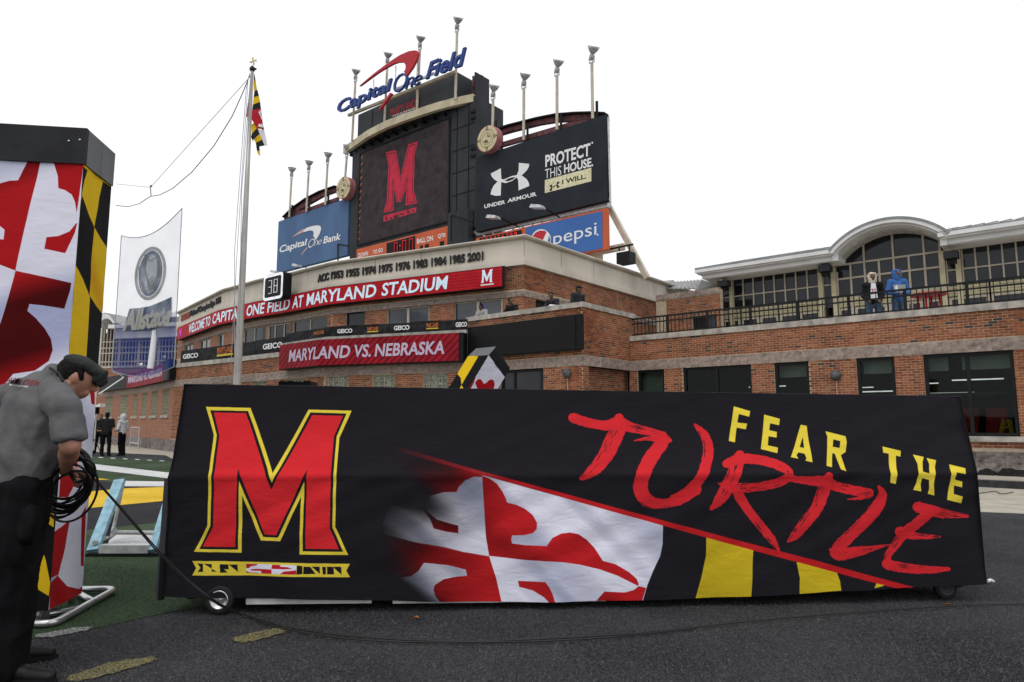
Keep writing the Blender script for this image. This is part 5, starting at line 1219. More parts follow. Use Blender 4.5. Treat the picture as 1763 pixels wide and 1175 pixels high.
# flood lights on masts
RF = None
def mast(label, hx, hy, bx, by, off, group, sock=True):
    global RF
    top = P(hx-2, hy+9, off); bot = P(bx, by, off); bot = Vector((top.x, top.y, bot.z-.3)) if False else bot
    t = thing('floodlight_mast', bot, label, 'floodlight', group)
    link('pole', MB().tube([bot, top], .075, 8), M['steel'], t)
    if RF is None:
        ax = Vector((.35, -.25, .9)).normalized(); ax = (N1*.25+U1*.42+Vector((0, 0, .85))).normalized()
        c = Vector((0, 0, .3)); RF = [mesh_of('reflector', MB().lathe([(.08, .12), (.16, .2), (.25, .33), (.31, .46), (.295, .46), (.22, .32), (.1, .2)], c, ax, 20), M['galv'], smooth=True),
              mesh_of('lens', MB().lathe([(.001, .42), (.29, .43), (.29, .45), (.001, .46)], c, ax, 20), M['char2']),
              mesh_of('ballast', MB().lathe([(.001, -.16), (.10, -.16), (.13, -.1), (.13, .08), (.09, .14), (.001, .15)], c-ax*.02, ax, 12), M['galv'], smooth=True),
              mesh_of('yoke', MB().bar(Vector((0, 0, 0))-U1*.14, c-U1*.16, .04).bar(U1*.14, c+U1*.16, .04).bar(-U1*.16, U1*.16, .05), M['galv'])]
    for n, me in zip(('reflector', 'lens', 'ballast', 'yoke'), RF): put(n, me, t, top)
    if sock:
        h = (top.z-bot.z); mb = MB(); c = bot+U1*.18-N1*.1; mb.bar(c, c+Vector((0, 0, min(1.3, h*.3))), .12); link('bracket_post', mb, M['black'], t)
g1, g2, g3 = 'floodlight masts along the tower top', 'floodlight masts above the navy billboard', 'floodlight masts above the bank billboard'
od = ['leftmost', 'second from left', 'third from left', 'rightmost and tallest']
for i, (hx, hy, bx, by) in enumerate(((614, 131, 606, 243), (669, 103, 662, 212), (725, 76, 718, 190), (789, 45, 784, 172))): mast(f'cream floodlight mast rising past the tower top sign, {od[i]} of four', hx, hy, bx, by, .45 if i else .6, g1, False)
for i, (hx, hy, bx, by) in enumerate(((851, 162, 848, 225), (904, 143, 901.6, 242), (961, 121, 959, 224), (1021, 99, 1020.5, 205))): mast(f'cream floodlight mast over the navy billboard, {od[i]} of four', hx, hy, bx, by, .1, g2)
for i, (hx, hy, bx, by) in enumerate(((504, 298, 498, 374), (533.5, 287, 527.4, 365), (566, 273.5, 560, 353), (599, 261, 594, 308))): mast(f'cream floodlight mast over the bank billboard, {od[i].replace(" and tallest", "")} of four', hx, hy, bx, by, .1, g3, i < 3)
# sign lights on arms
def signlight(label, x, y, ax_, ay, off, base):
    t = thing('sign_light', P(x, y, off), label, 'sign light', 'box lights on arms before the billboards')
    c = P(x, y, off); mb = MB(); mb.hexa([c+U1*a+N1*b+Vector((0, 0, z)) for a, b, z in ((-.33, .2, -.02), (.36, .2, -.16), (.36, -.2, -.16), (-.33, -.2, -.02), (-.26, .16, .14), (.28, .16, .0), (.28, -.16, .0), (-.26, -.16, .14))]); link('lamp_housing', mb, M['galv'], t)
    link('arm', MB().bar(c+U1*.2, P(ax_, ay, base), .05), M['black'], t)
signlight('grey box light on an arm below the white sportswear name', 849, 374, 895, 392, 2.2, .3); signlight('grey box light on an arm under the cream slogan label', 925, 356, 964, 375, 2.2, .3)
signlight('grey box light on an arm under the bank billboard lettering', 511, 457, 529, 462, 1.5, 0); signlight('grey box light on an arm above the play clock', 473, 468, 492, 472, 1.5, 0)
# legs under everything, down to the roof
for x in (500, 560, 640, 760, 880, 980):
    a = sgz(x, 400, -1)[0]; par = cb if x < 600 else sb if x < 800 else ua; mb = MB(); S.slab(mb, a-.2, a+.2, 3.8, 11, -1.4, -1.0); link('support_leg', mb, M['steel'], par)

# ================================================================== FLAGPOLE, FLAG, NET
FY = 20.0; fb = aty(408.5, 665, FY); ft = aty(434.5, 118, FY)
fx, fyy = ft.x, FY; px0 = fb.x
fpole = thing('flagpole', (fx, FY, 0), 'tall pale metal flagpole topped by a gold cross in front of the brick building', 'flagpole')
H_ = ft.z
link('pole', MB().tube([(fx, FY, 0), (fx, FY, 2), (fx, FY, H_*.55), (fx, FY, H_-.05)], [.115, .112, .085, .042], 16), M['pole'], fpole, smooth=True)
link('base_collar', MB().lathe([(.001, 0), (.3, 0), (.3, .06), (.16, .12), (.13, .3), (.12, .3)], (fx, FY, 0), n=20), M['alum'], fpole, smooth=True)
link('truck', MB().lathe([(.001, 0), (.07, 0), (.09, .05), (.06, .12), (.02, .16)], (fx, FY, H_-.08), n=12).bar((fx-.02, FY, H_+.02), (fx+.12, FY, H_-.03), .05), M['char'], fpole)
cx_, cz_ = aty(436, 106, FY).x, aty(436, 106, FY).z
mb = MB(); mb.bar((cx_, FY, H_+.02), (cx_, FY, cz_-.1), .02); mb.bar((cx_-.08, FY, cz_-.03), (cx_+.08, FY, cz_+.03), .03); mb.bar((cx_+.02, FY, cz_-.09), (cx_-.02, FY, cz_+.1), .031)
for dx_, dz_ in ((-.08, -.03), (.08, .03), (.02, -.09), (-.02, .1)):
    for e1, e2 in ((0, 0), (.025, .02), (-.025, -.02), (-.02, .025), (.02, -.025)): mb.lathe([(.001, -.014), (.016, 0), (.001, .014)], (cx_+dx_+e1, FY, cz_+dz_+e2), n=6)
link('cross_finial', mb, mat('gold_leaf', (.62, .48, .18), .4, metal=.5), fpole)
# the state flag hanging limp: cloth built as folded strips
def flagmesh():
    t = thing('state_flag', (fx+.3, FY, aty(440, 265, FY).z), 'limp yellow, black, red and white flag hanging at the top of the flagpole', 'flag')
    L6 = Z(380, 90, 6.18)
    def pc(name, pls, m, y):
        mb = MB()
        for i, pl in enumerate(pls):
            pts = [aty(*L6(*p), FY+y) for p in pl]; mb.poly([(p.x, p.y, p.z) for p in pts], (0, .02, 0))
        return link(name, mb, m, t)
    yl, bk, wh, rd = mat('flag_yellow', (.72, .46, .02), .8), mat('flag_black', (.02, .02, .022), .8), mat('flag_white', (.75, .74, .78), .8), mat('flag_red', (.48, .015, .03), .8)
    pc('yellow_band', [[(355, 270), (375, 340), (385, 405), (355, 420), (348, 340)]], yl, -.04); pc('black_band', [[(353, 215), (365, 275), (372, 335), (352, 290)]], bk, -.05)
    pc('black_band', [[(358, 418), (388, 400), (405, 465), (350, 480)]], bk, -.05); pc('yellow_band', [[(350, 480), (405, 465), (417, 530), (342, 560)]], yl, -.06)
    pc('black_band', [[(342, 560), (417, 530), (427, 600), (335, 620)]], bk, -.05); pc('red_field', [[(335, 618), (427, 600), (445, 760), (460, 820), (390, 812), (330, 720)]], rd, -.09)
    pc('white_edge', [[(428, 600), (436, 720), (470, 870), (495, 990), (466, 992), (392, 815), (430, 830), (455, 810), (440, 720)]], wh, -.07)
    pc('white_cross', [[(400, 640), (425, 610), (430, 680), (445, 700), (436, 720), (420, 680)], [(395, 790), (412, 758), (425, 772), (440, 762), (452, 800), (430, 800)]], wh, -.12)
    pc('yellow_band', [[(328, 770), (360, 750), (388, 805), (330, 870)]], yl, -.06); pc('black_band', [[(328, 870), (388, 805), (418, 868), (340, 935)]], bk, -.05)
    pc('yellow_band', [[(350, 930), (418, 868), (445, 930), (372, 965)]], yl, -.06); pc('black_band', [[(372, 962), (445, 930), (470, 990), (380, 1010)]], bk, -.05)
    pc('black_band', [[(375, 985), (408, 1000), (414, 1050), (385, 1050)]], bk, -.03); pc('yellow_band', [[(385, 1045), (414, 1045), (418, 1105), (395, 1085)]], yl, -.03)
    pc('red_fold', [[(290, 535), (306, 540), (300, 690), (270, 688), (280, 600)]], rd, .05); pc('white_fold', [[(300, 440), (312, 430), (305, 560), (285, 590)], [(284, 700), (300, 690), (292, 770)]], wh, .06)
    pc('black_fold', [[(330, 880), (345, 960), (322, 900)]], bk, .02); pc('yellow_fold', [[(308, 380), (320, 380), (312, 470), (303, 470)]], yl, .05)
flagmesh()
# the halyards
for i, (pts, r) in enumerate(((((430, 126), (424, 152), (404, 430), (404, 640)), .006), (((432, 126), (416, 330), (411, 640)), .006), (((427, 140), (409, 420), (397, 640)), .005))):
    q = [aty(x, y, FY-.15+.05*i) for x, y in pts]; link('halyard', MB().tube(q, r*1.6, 5), M['cord'], fpole)
# the kicking net with the insurer's print
NY0, NY1 = 24.0, 22.0
ntx = thing('kicking_net', (aty(260, 700, 23).x, 23, 0), 'large sheer white and blue net with insurer print hanging behind the left tower', 'net')
def npt(u, v, d=0):   # u 0..1 left to right, v 0..1 top to bottom
    xl = 209+(-16)*v; xr = 313.5-14*v; yt = 406-2*sin(pi*u)*-6-47*u**1.6; yb = 640-8*u; 
    yb += 12*sin(pi*u)
    x = xl+(xr-xl)*u; y = yt+(yb-yt)*v; Y = NY0+(NY1-NY0)*u+.06*sin(u*7+v*3)+.02*sin(u*19+1)
    return aty(x, y, Y+d)
def netpart(name, v0, v1, m, nu=26, nv=14, u0=0, u1=1):
    mb = MB()
    for j in range(nv+1):
        for i in range(nu+1): mb.v.append(tuple(npt(u0+(u1-u0)*i/nu, v0+(v1-v0)*j/nv)))
    mb.f = [(j*(nu+1)+i, j*(nu+1)+i+1, (j+1)*(nu+1)+i+1, (j+1)*(nu+1)+i) for j in range(nv) for i in range(nu)]
    return link(name, mb, m, ntx, smooth=True)
netpart('white_mesh', 0, .64, net_mat('net_white', (.95, .97, 1.0), .45)); netpart('blue_mesh', .642, 1, net_mat('net_blue', (.02, .06, .30), .55))
ZN = Z(0, 180, 2.672)
def nuv(x, y):   # picture position to net coordinates
    u = .5; v = .5
    for _ in range(8):
        xl = 209-16*v; xr = 313.5-14*v; u = (x-xl)/(xr-xl); uc = min(1, max(0, u)); yt = 406+12*sin(pi*uc)-47*uc**1.6; yb = 640-8*uc+12*sin(pi*uc); v = (y-yt)/(yb-yt)
    return u, v
def nmark(name, pls, m, d=-.03, cv=ZN, sub=1):
    mb = MB()
    for pl in pls: mb.poly([tuple(npt(*nuv(*cv(*p)), d)) for p in pl])
    return link(name, mb, m, ntx)
slate = net_mat('net_slate_print', (.13, .17, .25), .88); slate2 = net_mat('net_pale_print', (.36, .37, .37), .9)
E_ = lambda rx, ry, n=30: [(692+rx*cos(t)+.10*ry*sin(t)*-1, 778+ry*sin(t)) for t in [2*pi*i/n for i in range(n)]]
nmark('emblem_disc', ring_quads(E_(72, 124), E_(58, 108)), slate2, -.05); nmark('emblem_ground', [E_(55, 106)], slate, -.04)
nmark('emblem_hands', ribbon([(668, 690), (662, 730), (672, 790), (690, 850)], 7)+ribbon([(722, 690), (728, 730), (722, 790), (696, 850)], 7)+ribbon([(668, 700), (692, 720), (722, 700)], 6)+ribbon([(640, 745), (642, 800), (662, 845)], 6)+ribbon([(742, 740), (742, 790), (725, 840)], 6)+sum([ribbon([(670+k*3, 862-k*16), (690, 850-k*16), (712-k*2, 838-k*16)], 5) for k in range(4)], []), slate2, -.07)
nmark('name_band', [[(595, 940), (640, 937), (640, 1045), (565, 1045)], [(640, 937), (690, 928), (690, 1043), (640, 1045)], [(690, 928), (740, 908), (740, 1025), (690, 1043)], [(740, 908), (790, 885), (790, 1000), (740, 1025)]], slate, -.07)
v, f = text_geo('Allstate', .04, .1, .96); mb = MB()
for x, y, z in v:
    X = 570+x*218+(-8 if y < .5 else 8); Y = (1044-30*x**1.5*1.0)*(1-y)+(945-30*x**1.3)*y; mb.v.append(tuple(npt(*nuv(*ZN(X, Y)), -.20)))
mb.f = list(f); link('name_lettering', mb, net_mat('net_letter', (.66, .64, .58), .97), ntx)
# ropes, struts and the white gaff of the net
a = aty(262, 575, 22.7); b = aty(261, 622, 22.7); link('white_gaff', MB().tube([a+Vector((.06, .1, .3)), b, b-Vector((.02, 0, .25))], .1, 10), M['wink'], ntx)
rp = [(200, 354, 27), (212, 355.5, 26.5), (222, 356, 26), (240, 351, 25.4), (252, 343, 25), (259, 338.5, 24.8), (275, 336, 24.2), (297, 325, 23.4), (330, 297, 22.4), (368, 252, 21.2), (400, 200, 20.4), (418, 160, 20), (430, 130, 20)]
link('rope', MB().tube([aty(*p) for p in rp], .013, 6), M['rope'], ntx)
for pts in ([(200, 317, 27), (259, 323, 25)], [(260, 322, 25), (431, 132, 20)], [(259, 322, 25), (260, 338, 25)]): link('guy_cord', MB().tube([aty(*p) for p in pts], .009 if pts[0][0] != 259 else .02, 5), M['cord'], ntx)
link('knot', MB().lathe([(.001, -.05), (.05, 0), (.001, .06)], aty(260, 321, 25), n=8), M['rope'], ntx)
for u in (0, 1): link('edge_cord', MB().tube([npt(u, k/12) for k in range(13)], .014, 5), M['cord'], ntx)
link('edge_cord', MB().tube([npt(k/16, 0) for k in range(17)], .014, 5), M['cord'], ntx); link('edge_cord', MB().tube([npt(k/16, 1) for k in range(17)], .012, 5), M['cord'], ntx)
link('thin_pole', MB().tube([aty(170, 679, 22), aty(213, 650, 22.5)], .018, 6), M['wink'], ntx); link('thin_pole', MB().tube([aty(213, 650, 22.5), aty(192, 637, 23)], .012, 6), M['cord'], ntx)
for x, y in ((243, 628), (283, 615)): link('insulator', MB().lathe([(.001, -.08), (.06, 0), (.001, .08)], aty(x, y, 22.6), (.6, 0, .6), 8), M['wink'], ntx)
# ================================================================== THE LONG CLOTH-COVERED CART
HL, HR = Vector((-2.488, 5.019)), Vector((3.639, 5.403))
dC = (HR-HL).normalized(); nC = Vector((dC.y, -dC.x)); LC = (HR-HL).length; DC3 = Vector((dC.x, dC.y, 0)); NC3 = Vector((nC.x, nC.y, 0))
ZH0, ZCR = .125, .965; SET = .22; DEP = 1.25
def ztop(u): return 1.648+(1.568-1.648)*u
def inset(v): return .0 if v < .55 else .02*(v-.55)/.45
def cloth_pt(u, v):   # u along, v 0 hem .. .55 crease .. 1 top
    h0 = ZH0-.075*sin(pi*min(1, max(0, u)))**1.3
    if v < .55: z = h0+(ZCR-h0)*v/.55; back = 0
    else: t = (v-.55)/.45; z = ZCR+(ztop(u)-ZCR)*t; back = SET*t
    t_ = max(0, (v-.55)/.45); s = u*LC+t_*((1-u)*-.025+u*.07)
    p = HL+dC*s-nC*back
    return Vector((p.x, p.y, z))
def ray_plane(px, py, o, n):
    r = Vector(ray(px, py)); c = Vector((0, 0, H)); t = (o-c).dot(n)/r.dot(n); return c+r*t
nUp = (DC3.cross(Vector((0, 0, ztop(.5)-ZCR))-NC3*SET)).normalized()
def cloth_uv(px, py):
    p = ray_plane(px, py, Vector((HL.x, HL.y, .1)), NC3)
    if p.z <= ZCR:
        u = (p.xy-HL).dot(dC)/LC; h0 = ZH0-.075*sin(pi*min(1, max(0, u)))**1.3; v = (p.z-h0)/(ZCR-h0)*.55
        return u, v
    p = ray_plane(px, py, Vector((HL.x, HL.y, ZCR)), nUp); u = (p.xy-HL).dot(dC)/LC; t = (p.z-ZCR)/(ztop(u)-ZCR); v = .55+.45*t
    t_ = max(0, min(1, t)); u = (u*LC+t_*.025)/(LC+t_*.095)
    return u, v
CV = Canvas(2300, 640, (.0125, .0112, .0145))
def q3(pl): return [cloth_uv(280+x/2.6713, 640+y/2.6713) for x, y in pl]
def q4(pl): return [cloth_uv(640+x/2.6696, 640+y/2.6696) for x, y in pl]
def q5(pl): return [cloth_uv(1180+x/2.6707, 640+y/2.6707) for x, y in pl]
cYEL, cRED, cLOGO, cWHT, cBLK, cGOLD = (.76, .60, .055), (.50, .014, .018), (.64, .022, .030), (.76, .75, .86), (.0125, .0112, .0145), (.62, .47, .018)
YO = [(198, 162), (402, 167), (505, 468), (670, 175), (869, 180), (810, 305), (795, 715), (855, 843), (631, 840), (636, 575), (543, 779), (452, 777), (366, 572), (362, 834), (144, 829), (207, 708), (232, 290)]
YI = [(217, 178), (390, 181), (503, 512), (678, 188), (845, 193), (797, 300), (782, 718), (832, 828), (645, 826), (652, 505), (533, 763), (463, 761), (350, 503), (346, 820), (168, 817), (220, 710), (246, 292)]
# the flag art first
hgt, wid = CV.h, CV.w; uu = (np.arange(wid)+.5)/wid; UU = np.tile(uu, (hgt, 1))
u_of = lambda px, py=940: cloth_uv(px, py)[0]
flag_area = q4([(60, 300), (250, 380), (370, 432), (507, 476), (1337, 707), (1337, 790), (1325, 850), (1290, 920), (1265, 980), (1243, 1060), (-30, 1060), (-60, 800)])
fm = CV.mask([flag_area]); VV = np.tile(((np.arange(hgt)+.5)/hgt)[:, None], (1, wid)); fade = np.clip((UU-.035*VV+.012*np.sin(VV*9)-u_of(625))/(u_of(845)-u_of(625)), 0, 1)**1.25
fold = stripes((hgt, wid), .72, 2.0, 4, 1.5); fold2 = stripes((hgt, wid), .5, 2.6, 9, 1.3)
art = Canvas(wid, hgt, (.76, .75, .86))
art.fill([q4([(-200, 100), (60, 200), (300, 340), (520, 440), (507, 478), (516, 620), (525, 760), (540, 848), (420, 830), (200, 785), (60, 750), (-80, 740)])], cRED)
art.fill([q4([(510, 485), (470, 483), (430, 500), (400, 530), (390, 553), (330, 555), (275, 570), (252, 590), (247, 608), (255, 640), (300, 680), (398, 708), (398, 744), (340, 735), (285, 720), (270, 680), (240, 640), (200, 610), (160, 598), (110, 610), (70, 640), (50, 700), (60, 745), (200, 782), (330, 807), (420, 829), (540, 848), (525, 760), (516, 620)])], cWHT)
art.fill([q4([(507, 478), (540, 490), (575, 515), (600, 550), (615, 580), (622, 602), (665, 613), (705, 632), (740, 660), (760, 695), (758, 725), (740, 743), (700, 752), (645, 753), (641, 770), (645, 790), (700, 797), (803, 801), (830, 765), (870, 745), (910, 740), (950, 747), (990, 775), (1025, 812), (1062, 870), (1120, 885), (1180, 920), (1215, 950), (1226, 975), (1222, 984), (1190, 968), (1130, 938), (1050, 910), (960, 889), (880, 878), (700, 864), (540, 848), (525, 760), (516, 620)])], cRED)
art.fill([q4([(-80, 735), (20, 740), (60, 750), (200, 785), (420, 830), (540, 850), (556, 900), (572, 950), (597, 1060), (315, 1060), (292, 1030), (284, 1000), (290, 980), (330, 955), (380, 945), (438, 940), (432, 912), (350, 890), (240, 878), (215, 915), (180, 940), (120, 948), (70, 930), (40, 890), (0, 830), (-80, 830)])], cRED)
art.fill([q4([(672, 962), (797, 966), (815, 990), (830, 1020), (842, 1060), (815, 1060), (790, 1035), (740, 1005), (678, 990)])], cRED); art.fill([q4([(1226, 985), (1260, 993), (1240, 1060), (1030, 1060), (1070, 1012), (1160, 1015), (1205, 1003)])], cRED)
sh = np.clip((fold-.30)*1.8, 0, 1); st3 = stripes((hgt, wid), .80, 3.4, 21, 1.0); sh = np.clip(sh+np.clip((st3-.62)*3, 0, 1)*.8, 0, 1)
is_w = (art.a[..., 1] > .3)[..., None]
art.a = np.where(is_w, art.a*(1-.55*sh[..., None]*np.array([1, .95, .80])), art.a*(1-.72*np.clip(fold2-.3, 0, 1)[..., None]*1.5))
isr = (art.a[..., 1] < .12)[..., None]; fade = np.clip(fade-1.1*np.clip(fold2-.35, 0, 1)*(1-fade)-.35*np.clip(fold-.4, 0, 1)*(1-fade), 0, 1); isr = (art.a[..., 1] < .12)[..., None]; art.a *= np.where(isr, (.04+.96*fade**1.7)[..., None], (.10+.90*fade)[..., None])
hue = np.clip((UU-u_of(700))/(u_of(800)-u_of(700)), 0, 1)
soft = fm*np.clip(fade*2.2, 0, 1)
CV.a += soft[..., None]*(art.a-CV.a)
# gold bars on the black half
for pl in ([(95, 762), (205, 792), (312, 820), (306, 930), (300, 1040), (48, 1045), (75, 950), (95, 850)], [(510, 873), (600, 893), (695, 918), (712, 965), (718, 1008), (525, 1025), (527, 950)], [(883, 965), (942, 977), (900, 990), (868, 996)]):
    m = CV.mask([q5(pl)]); c = np.array(cGOLD)*(1-.55*np.clip(fold2-.35, 0, 1)[..., None]*2); c[..., 1] *= .97; CV.a += m[..., None]*(c-CV.a)
# red stripe fading out to the left
st = q4([(60, 330), (520, 455), (1495, 722)])+q5([(545, 853), (1085, 996), (1010, 996), (545, 873)])+q4([(1495, 747), (1337, 707), (505, 473), (300, 415), (60, 350)])
st = [cloth_uv(*p) for p in [(665, 764), (835, 813.5), (1199, 911.5), (1400, 964), (1590, 1016), (1553, 1016), (1380, 970), (1199, 921), (1141, 905), (829, 817.5), (665, 772)]]
m = CV.mask([st])*np.clip((UU-u_of(665, 770))/(u_of(900, 820)-u_of(665, 770)), 0, 1)**1.7; CV.blend(m, cRED)
# letter M and its ribbon
CV.fill([q3(YO)], cYEL); CV.fill([q3(YI)], cBLK); CV.fill([q3(MPOLY)], cLOGO)
CV.fill([q3([(137, 871), (862, 884), (845, 915), (862, 946), (137, 937), (155, 904)])], cYEL)
for pl in ([(160, 882), (187, 884), (187, 920), (222, 921), (162, 921), (175, 903)], [(190, 884), (226, 885), (227, 920), (250, 921)], [(263, 886), (302, 888), (302, 912), (262, 905)], [(303, 888), (343, 889), (344, 918), (348, 926), (303, 888)], [(263, 890), (298, 925), (264, 926)],
           [(650, 895), (682, 897), (705, 930), (648, 930)], [(687, 895), (724, 896), (725, 930)], [(735, 897), (752, 897), (752, 932), (738, 932)], [(757, 896), (782, 897), (824, 934), (822, 897), (786, 897), (790, 932), (758, 932)], [(620, 890), (645, 893), (645, 930), (618, 932)]):
    CV.fill([q3(pl)], cBLK)
CV.fill([q3([(383, 885), (618, 889), (617, 932), (383, 928)])], cWHT)
for pl in ([(383, 885), (437, 886), (430, 893), (405, 896), (395, 905), (383, 906)], [(505, 888), (545, 889), (540, 896), (575, 898), (600, 905), (560, 908), (500, 907)], [(383, 918), (398, 925), (440, 926), (440, 929), (383, 928)], [(502, 910), (502, 930), (450, 929), (455, 918), (410, 918), (400, 911), (440, 908)], [(560, 918), (617, 912), (617, 932), (540, 931)]):
    CV.fill([q3(pl)], cRED)
# FEAR THE
for pl in ([(227, 160), (302, 182), (298, 208), (250, 195), (245, 235), (290, 240), (285, 266), (243, 258), (235, 326), (207, 320), (218, 240)],
           [(367, 198), (440, 218), (436, 247), (395, 238), (391, 270), (425, 278), (424, 304), (388, 298), (385, 340), (430, 350), (428, 376), (353, 357), (362, 280)],
           [(535, 245), (562, 250), (574, 330), (586, 418), (553, 410), (558, 398), (550, 378), (523, 372), (513, 385), (521, 401), (488, 394), (508, 340)],
           [(648, 275), (738, 298), (743, 325), (740, 370), (718, 385), (738, 458), (715, 450), (690, 378), (678, 376), (675, 440), (651, 434), (657, 300)],
           [(906, 345), (993, 365), (991, 392), (970, 386), (963, 517), (937, 510), (935, 378), (909, 373)],
           [(1050, 382), (1098, 393), (1090, 415), (1087, 460), (1117, 468), (1120, 425), (1110, 398), (1153, 408), (1145, 440), (1140, 520), (1146, 570), (1113, 562), (1119, 540), (1118, 498), (1087, 490), (1080, 520), (1082, 551), (1045, 544), (1062, 510), (1066, 425)],
           [(1215, 427), (1291, 445), (1289, 472), (1244, 463), (1240, 497), (1279, 507), (1277, 533), (1238, 524), (1235, 563), (1279, 576), (1274, 607), (1204, 590), (1218, 500)]):
    CV.fill([q5(pl)], cYEL)
CV.fill([q5([(546, 300), (550, 352), (530, 348)])], cBLK); CV.fill([q5([(683, 312), (714, 320), (712, 352), (680, 346)])], cBLK)
# TURTLE in dry brush strokes
PXK = 1/2.6707
def stroke(pts, ox, dry, seed):
    rnd = random.Random(seed); P_ = []
    for i in range(len(pts)-1):     # smooth resample
        a = pts[max(i-1, 0)]; b = pts[i]; c = pts[i+1]; d = pts[min(i+2, len(pts)-1)]
        for k in range(10):
            t = k/10; f = lambda j: .5*((2*b[j])+(-a[j]+c[j])*t+(2*a[j]-5*b[j]+4*c[j]-d[j])*t*t+(-a[j]+3*b[j]-3*c[j]+d[j])*t**3); P_.append([f(0), f(1), max(4, f(2))])
    P_.append(list(pts[-1])); L = []; Rr = []; C = []
    for i, (x, y, w) in enumerate(P_):
        a = P_[max(i-1, 0)]; b = P_[min(i+1, len(P_)-1)]; d = hypot(b[0]-a[0], b[1]-a[1]) or 1; nx, ny = -(b[1]-a[1])/d, (b[0]-a[0])/d
        j1, j2 = rnd.uniform(-1.8, 1.8), rnd.uniform(-1.8, 1.8); L.append((x+nx*(w/2+j1), y+ny*(w/2+j1))); Rr.append((x-nx*(w/2+j2), y-ny*(w/2+j2))); C.append((x, y, w, nx, ny))
    cv = (lambda pl: [cloth_uv(ox+x*PXK, 640+y*PXK) for x, y in pl])
    CV.fill([cv([L[i], L[i+1], Rr[i+1], Rr[i]]) for i in range(len(L)-1)], cLOGO)
    CV.fill([cv(ellipse(P_[0][0], P_[0][1], P_[0][2]*.45, P_[0][2]*.45, 9)), cv(ellipse(P_[-1][0], P_[-1][1], P_[-1][2]*.4, P_[-1][2]*.4, 9))], cLOGO)
    for _ in range(dry[2]):          # bristle gaps
        i0 = int(len(C)*rnd.uniform(dry[0], dry[1]-.05)); n = rnd.randint(2, 7); o = rnd.uniform(dry[3], dry[4]); th = rnd.uniform(1.2, 3.2); seg = C[i0:i0+n]
        if len(seg) < 2: continue
        top = [(x+nx*(w*o/2), y+ny*(w*o/2)) for x, y, w, nx, ny in seg]; bot = [(x+nx*(w*o/2+th), y+ny*(w*o/2+th)) for x, y, w, nx, ny in seg]
        top[0] = bot[0]; top[-1] = bot[-1]; CV.fill([cv(top+bot[::-1])], cBLK)
O5, O4 = 1180, 640
stroke([(925, 212, 46), (1000, 236, 44), (1080, 248, 46), (1140, 240, 62), (1200, 258, 44), (1290, 278, 34), (1352, 292, 26)], O4, (.62, .95, 16, -.8, .6), 1)
stroke([(1140, 215, 50), (1138, 260, 68), (1110, 320, 74), (1075, 390, 68), (1025, 450, 56), (965, 492, 24)], O4, (.25, 1, 34, .0, .95), 2)
stroke([(1210, 319, 5), (1270, 308, 18), (1340, 308, 42), (1378, 318, 20)], O4, (.1, .4, 2, -.5, .5), 3)
stroke([(1345, 325, 58), (1285, 400, 64), (1245, 480, 64), (1238, 550, 66), (1275, 598, 58), (1345, 606, 44), (1420, 588, 46), (1500, 540, 44)], O4, (.4, .8, 3, .7, .9), 4)
stroke([(-60, 592, 44), (0, 558, 46), (50, 515, 50), (90, 445, 50), (112, 360, 48), (95, 295, 40), (60, 255, 20), (45, 241, 6)], O5, (.35, .9, 9, -.9, -.6), 5)
stroke([(255, 385, 50), (232, 450, 62), (195, 530, 62), (155, 590, 52), (116, 632, 16)], O5, (.05, .6, 20, -.3, .95), 6)
stroke([(190, 425, 40), (260, 402, 48), (350, 408, 44), (430, 432, 44), (478, 468, 38), (440, 506, 44), (350, 528, 40), (260, 535, 44), (200, 530, 34), (152, 514, 6)], O5, (.25, .9, 22, -.8, .7), 7)
stroke([(238, 555, 48), (290, 640, 42), (350, 712, 40), (400, 775, 36), (434, 828, 8)], O5, (.4, .95, 12, .3, .95), 8)
stroke([(465, 488, 30), (540, 500, 34), (640, 508, 54), (700, 530, 44), (780, 548, 44), (845, 560, 38), (800, 580, 18), (745, 588, 5)], O5, (.45, .8, 18, -.8, .8), 9)
stroke([(658, 482, 44), (640, 545, 60), (605, 630, 52), (545, 705, 52), (505, 755, 42), (473, 782, 12)], O5, (.15, .95, 26, .1, .95), 10)
stroke([(885, 528, 12), (902, 575, 46), (855, 655, 56), (780, 730, 54), (715, 790, 58), (690, 822, 50)], O5, (.3, .85, 9, .6, .95), 11)
stroke([(668, 820, 20), (700, 840, 56), (780, 828, 48), (870, 812, 24), (955, 796, 4)], O5, (.5, .9, 4, -.5, .5), 12)
stroke([(1065, 622, 52), (1130, 640, 50), (1200, 655, 40), (1306, 667, 14)], O5, (.45, .95, 20, -.85, .85), 13)
stroke([(1118, 650, 50), (1062, 700, 52), (1010, 745, 52), (970, 800, 40), (935, 850, 32), (938, 900, 40)], O5, (.45, .85, 18, -.3, .9), 14)
stroke([(985, 735, 50), (1060, 757, 32), (1168, 760, 8)], O5, (.35, .9, 12, -.8, .8), 15)
stroke([(925, 885, 46), (1000, 903, 46), (1100, 912, 38), (1212, 908, 18)], O5, (.15, .7, 12, -.9, .3), 16)
cloth_im = CV.image('cart_cloth_print')
cart = thing('display_cart', (HL.x+dC.x*LC/2, HL.y+dC.y*LC/2+.6, 0), 'long wheeled cart under a black printed cloth with red letter M and FEAR THE TURTLE', 'display cart')
mb = MB(); NU, NV = 260, 64; uv = []
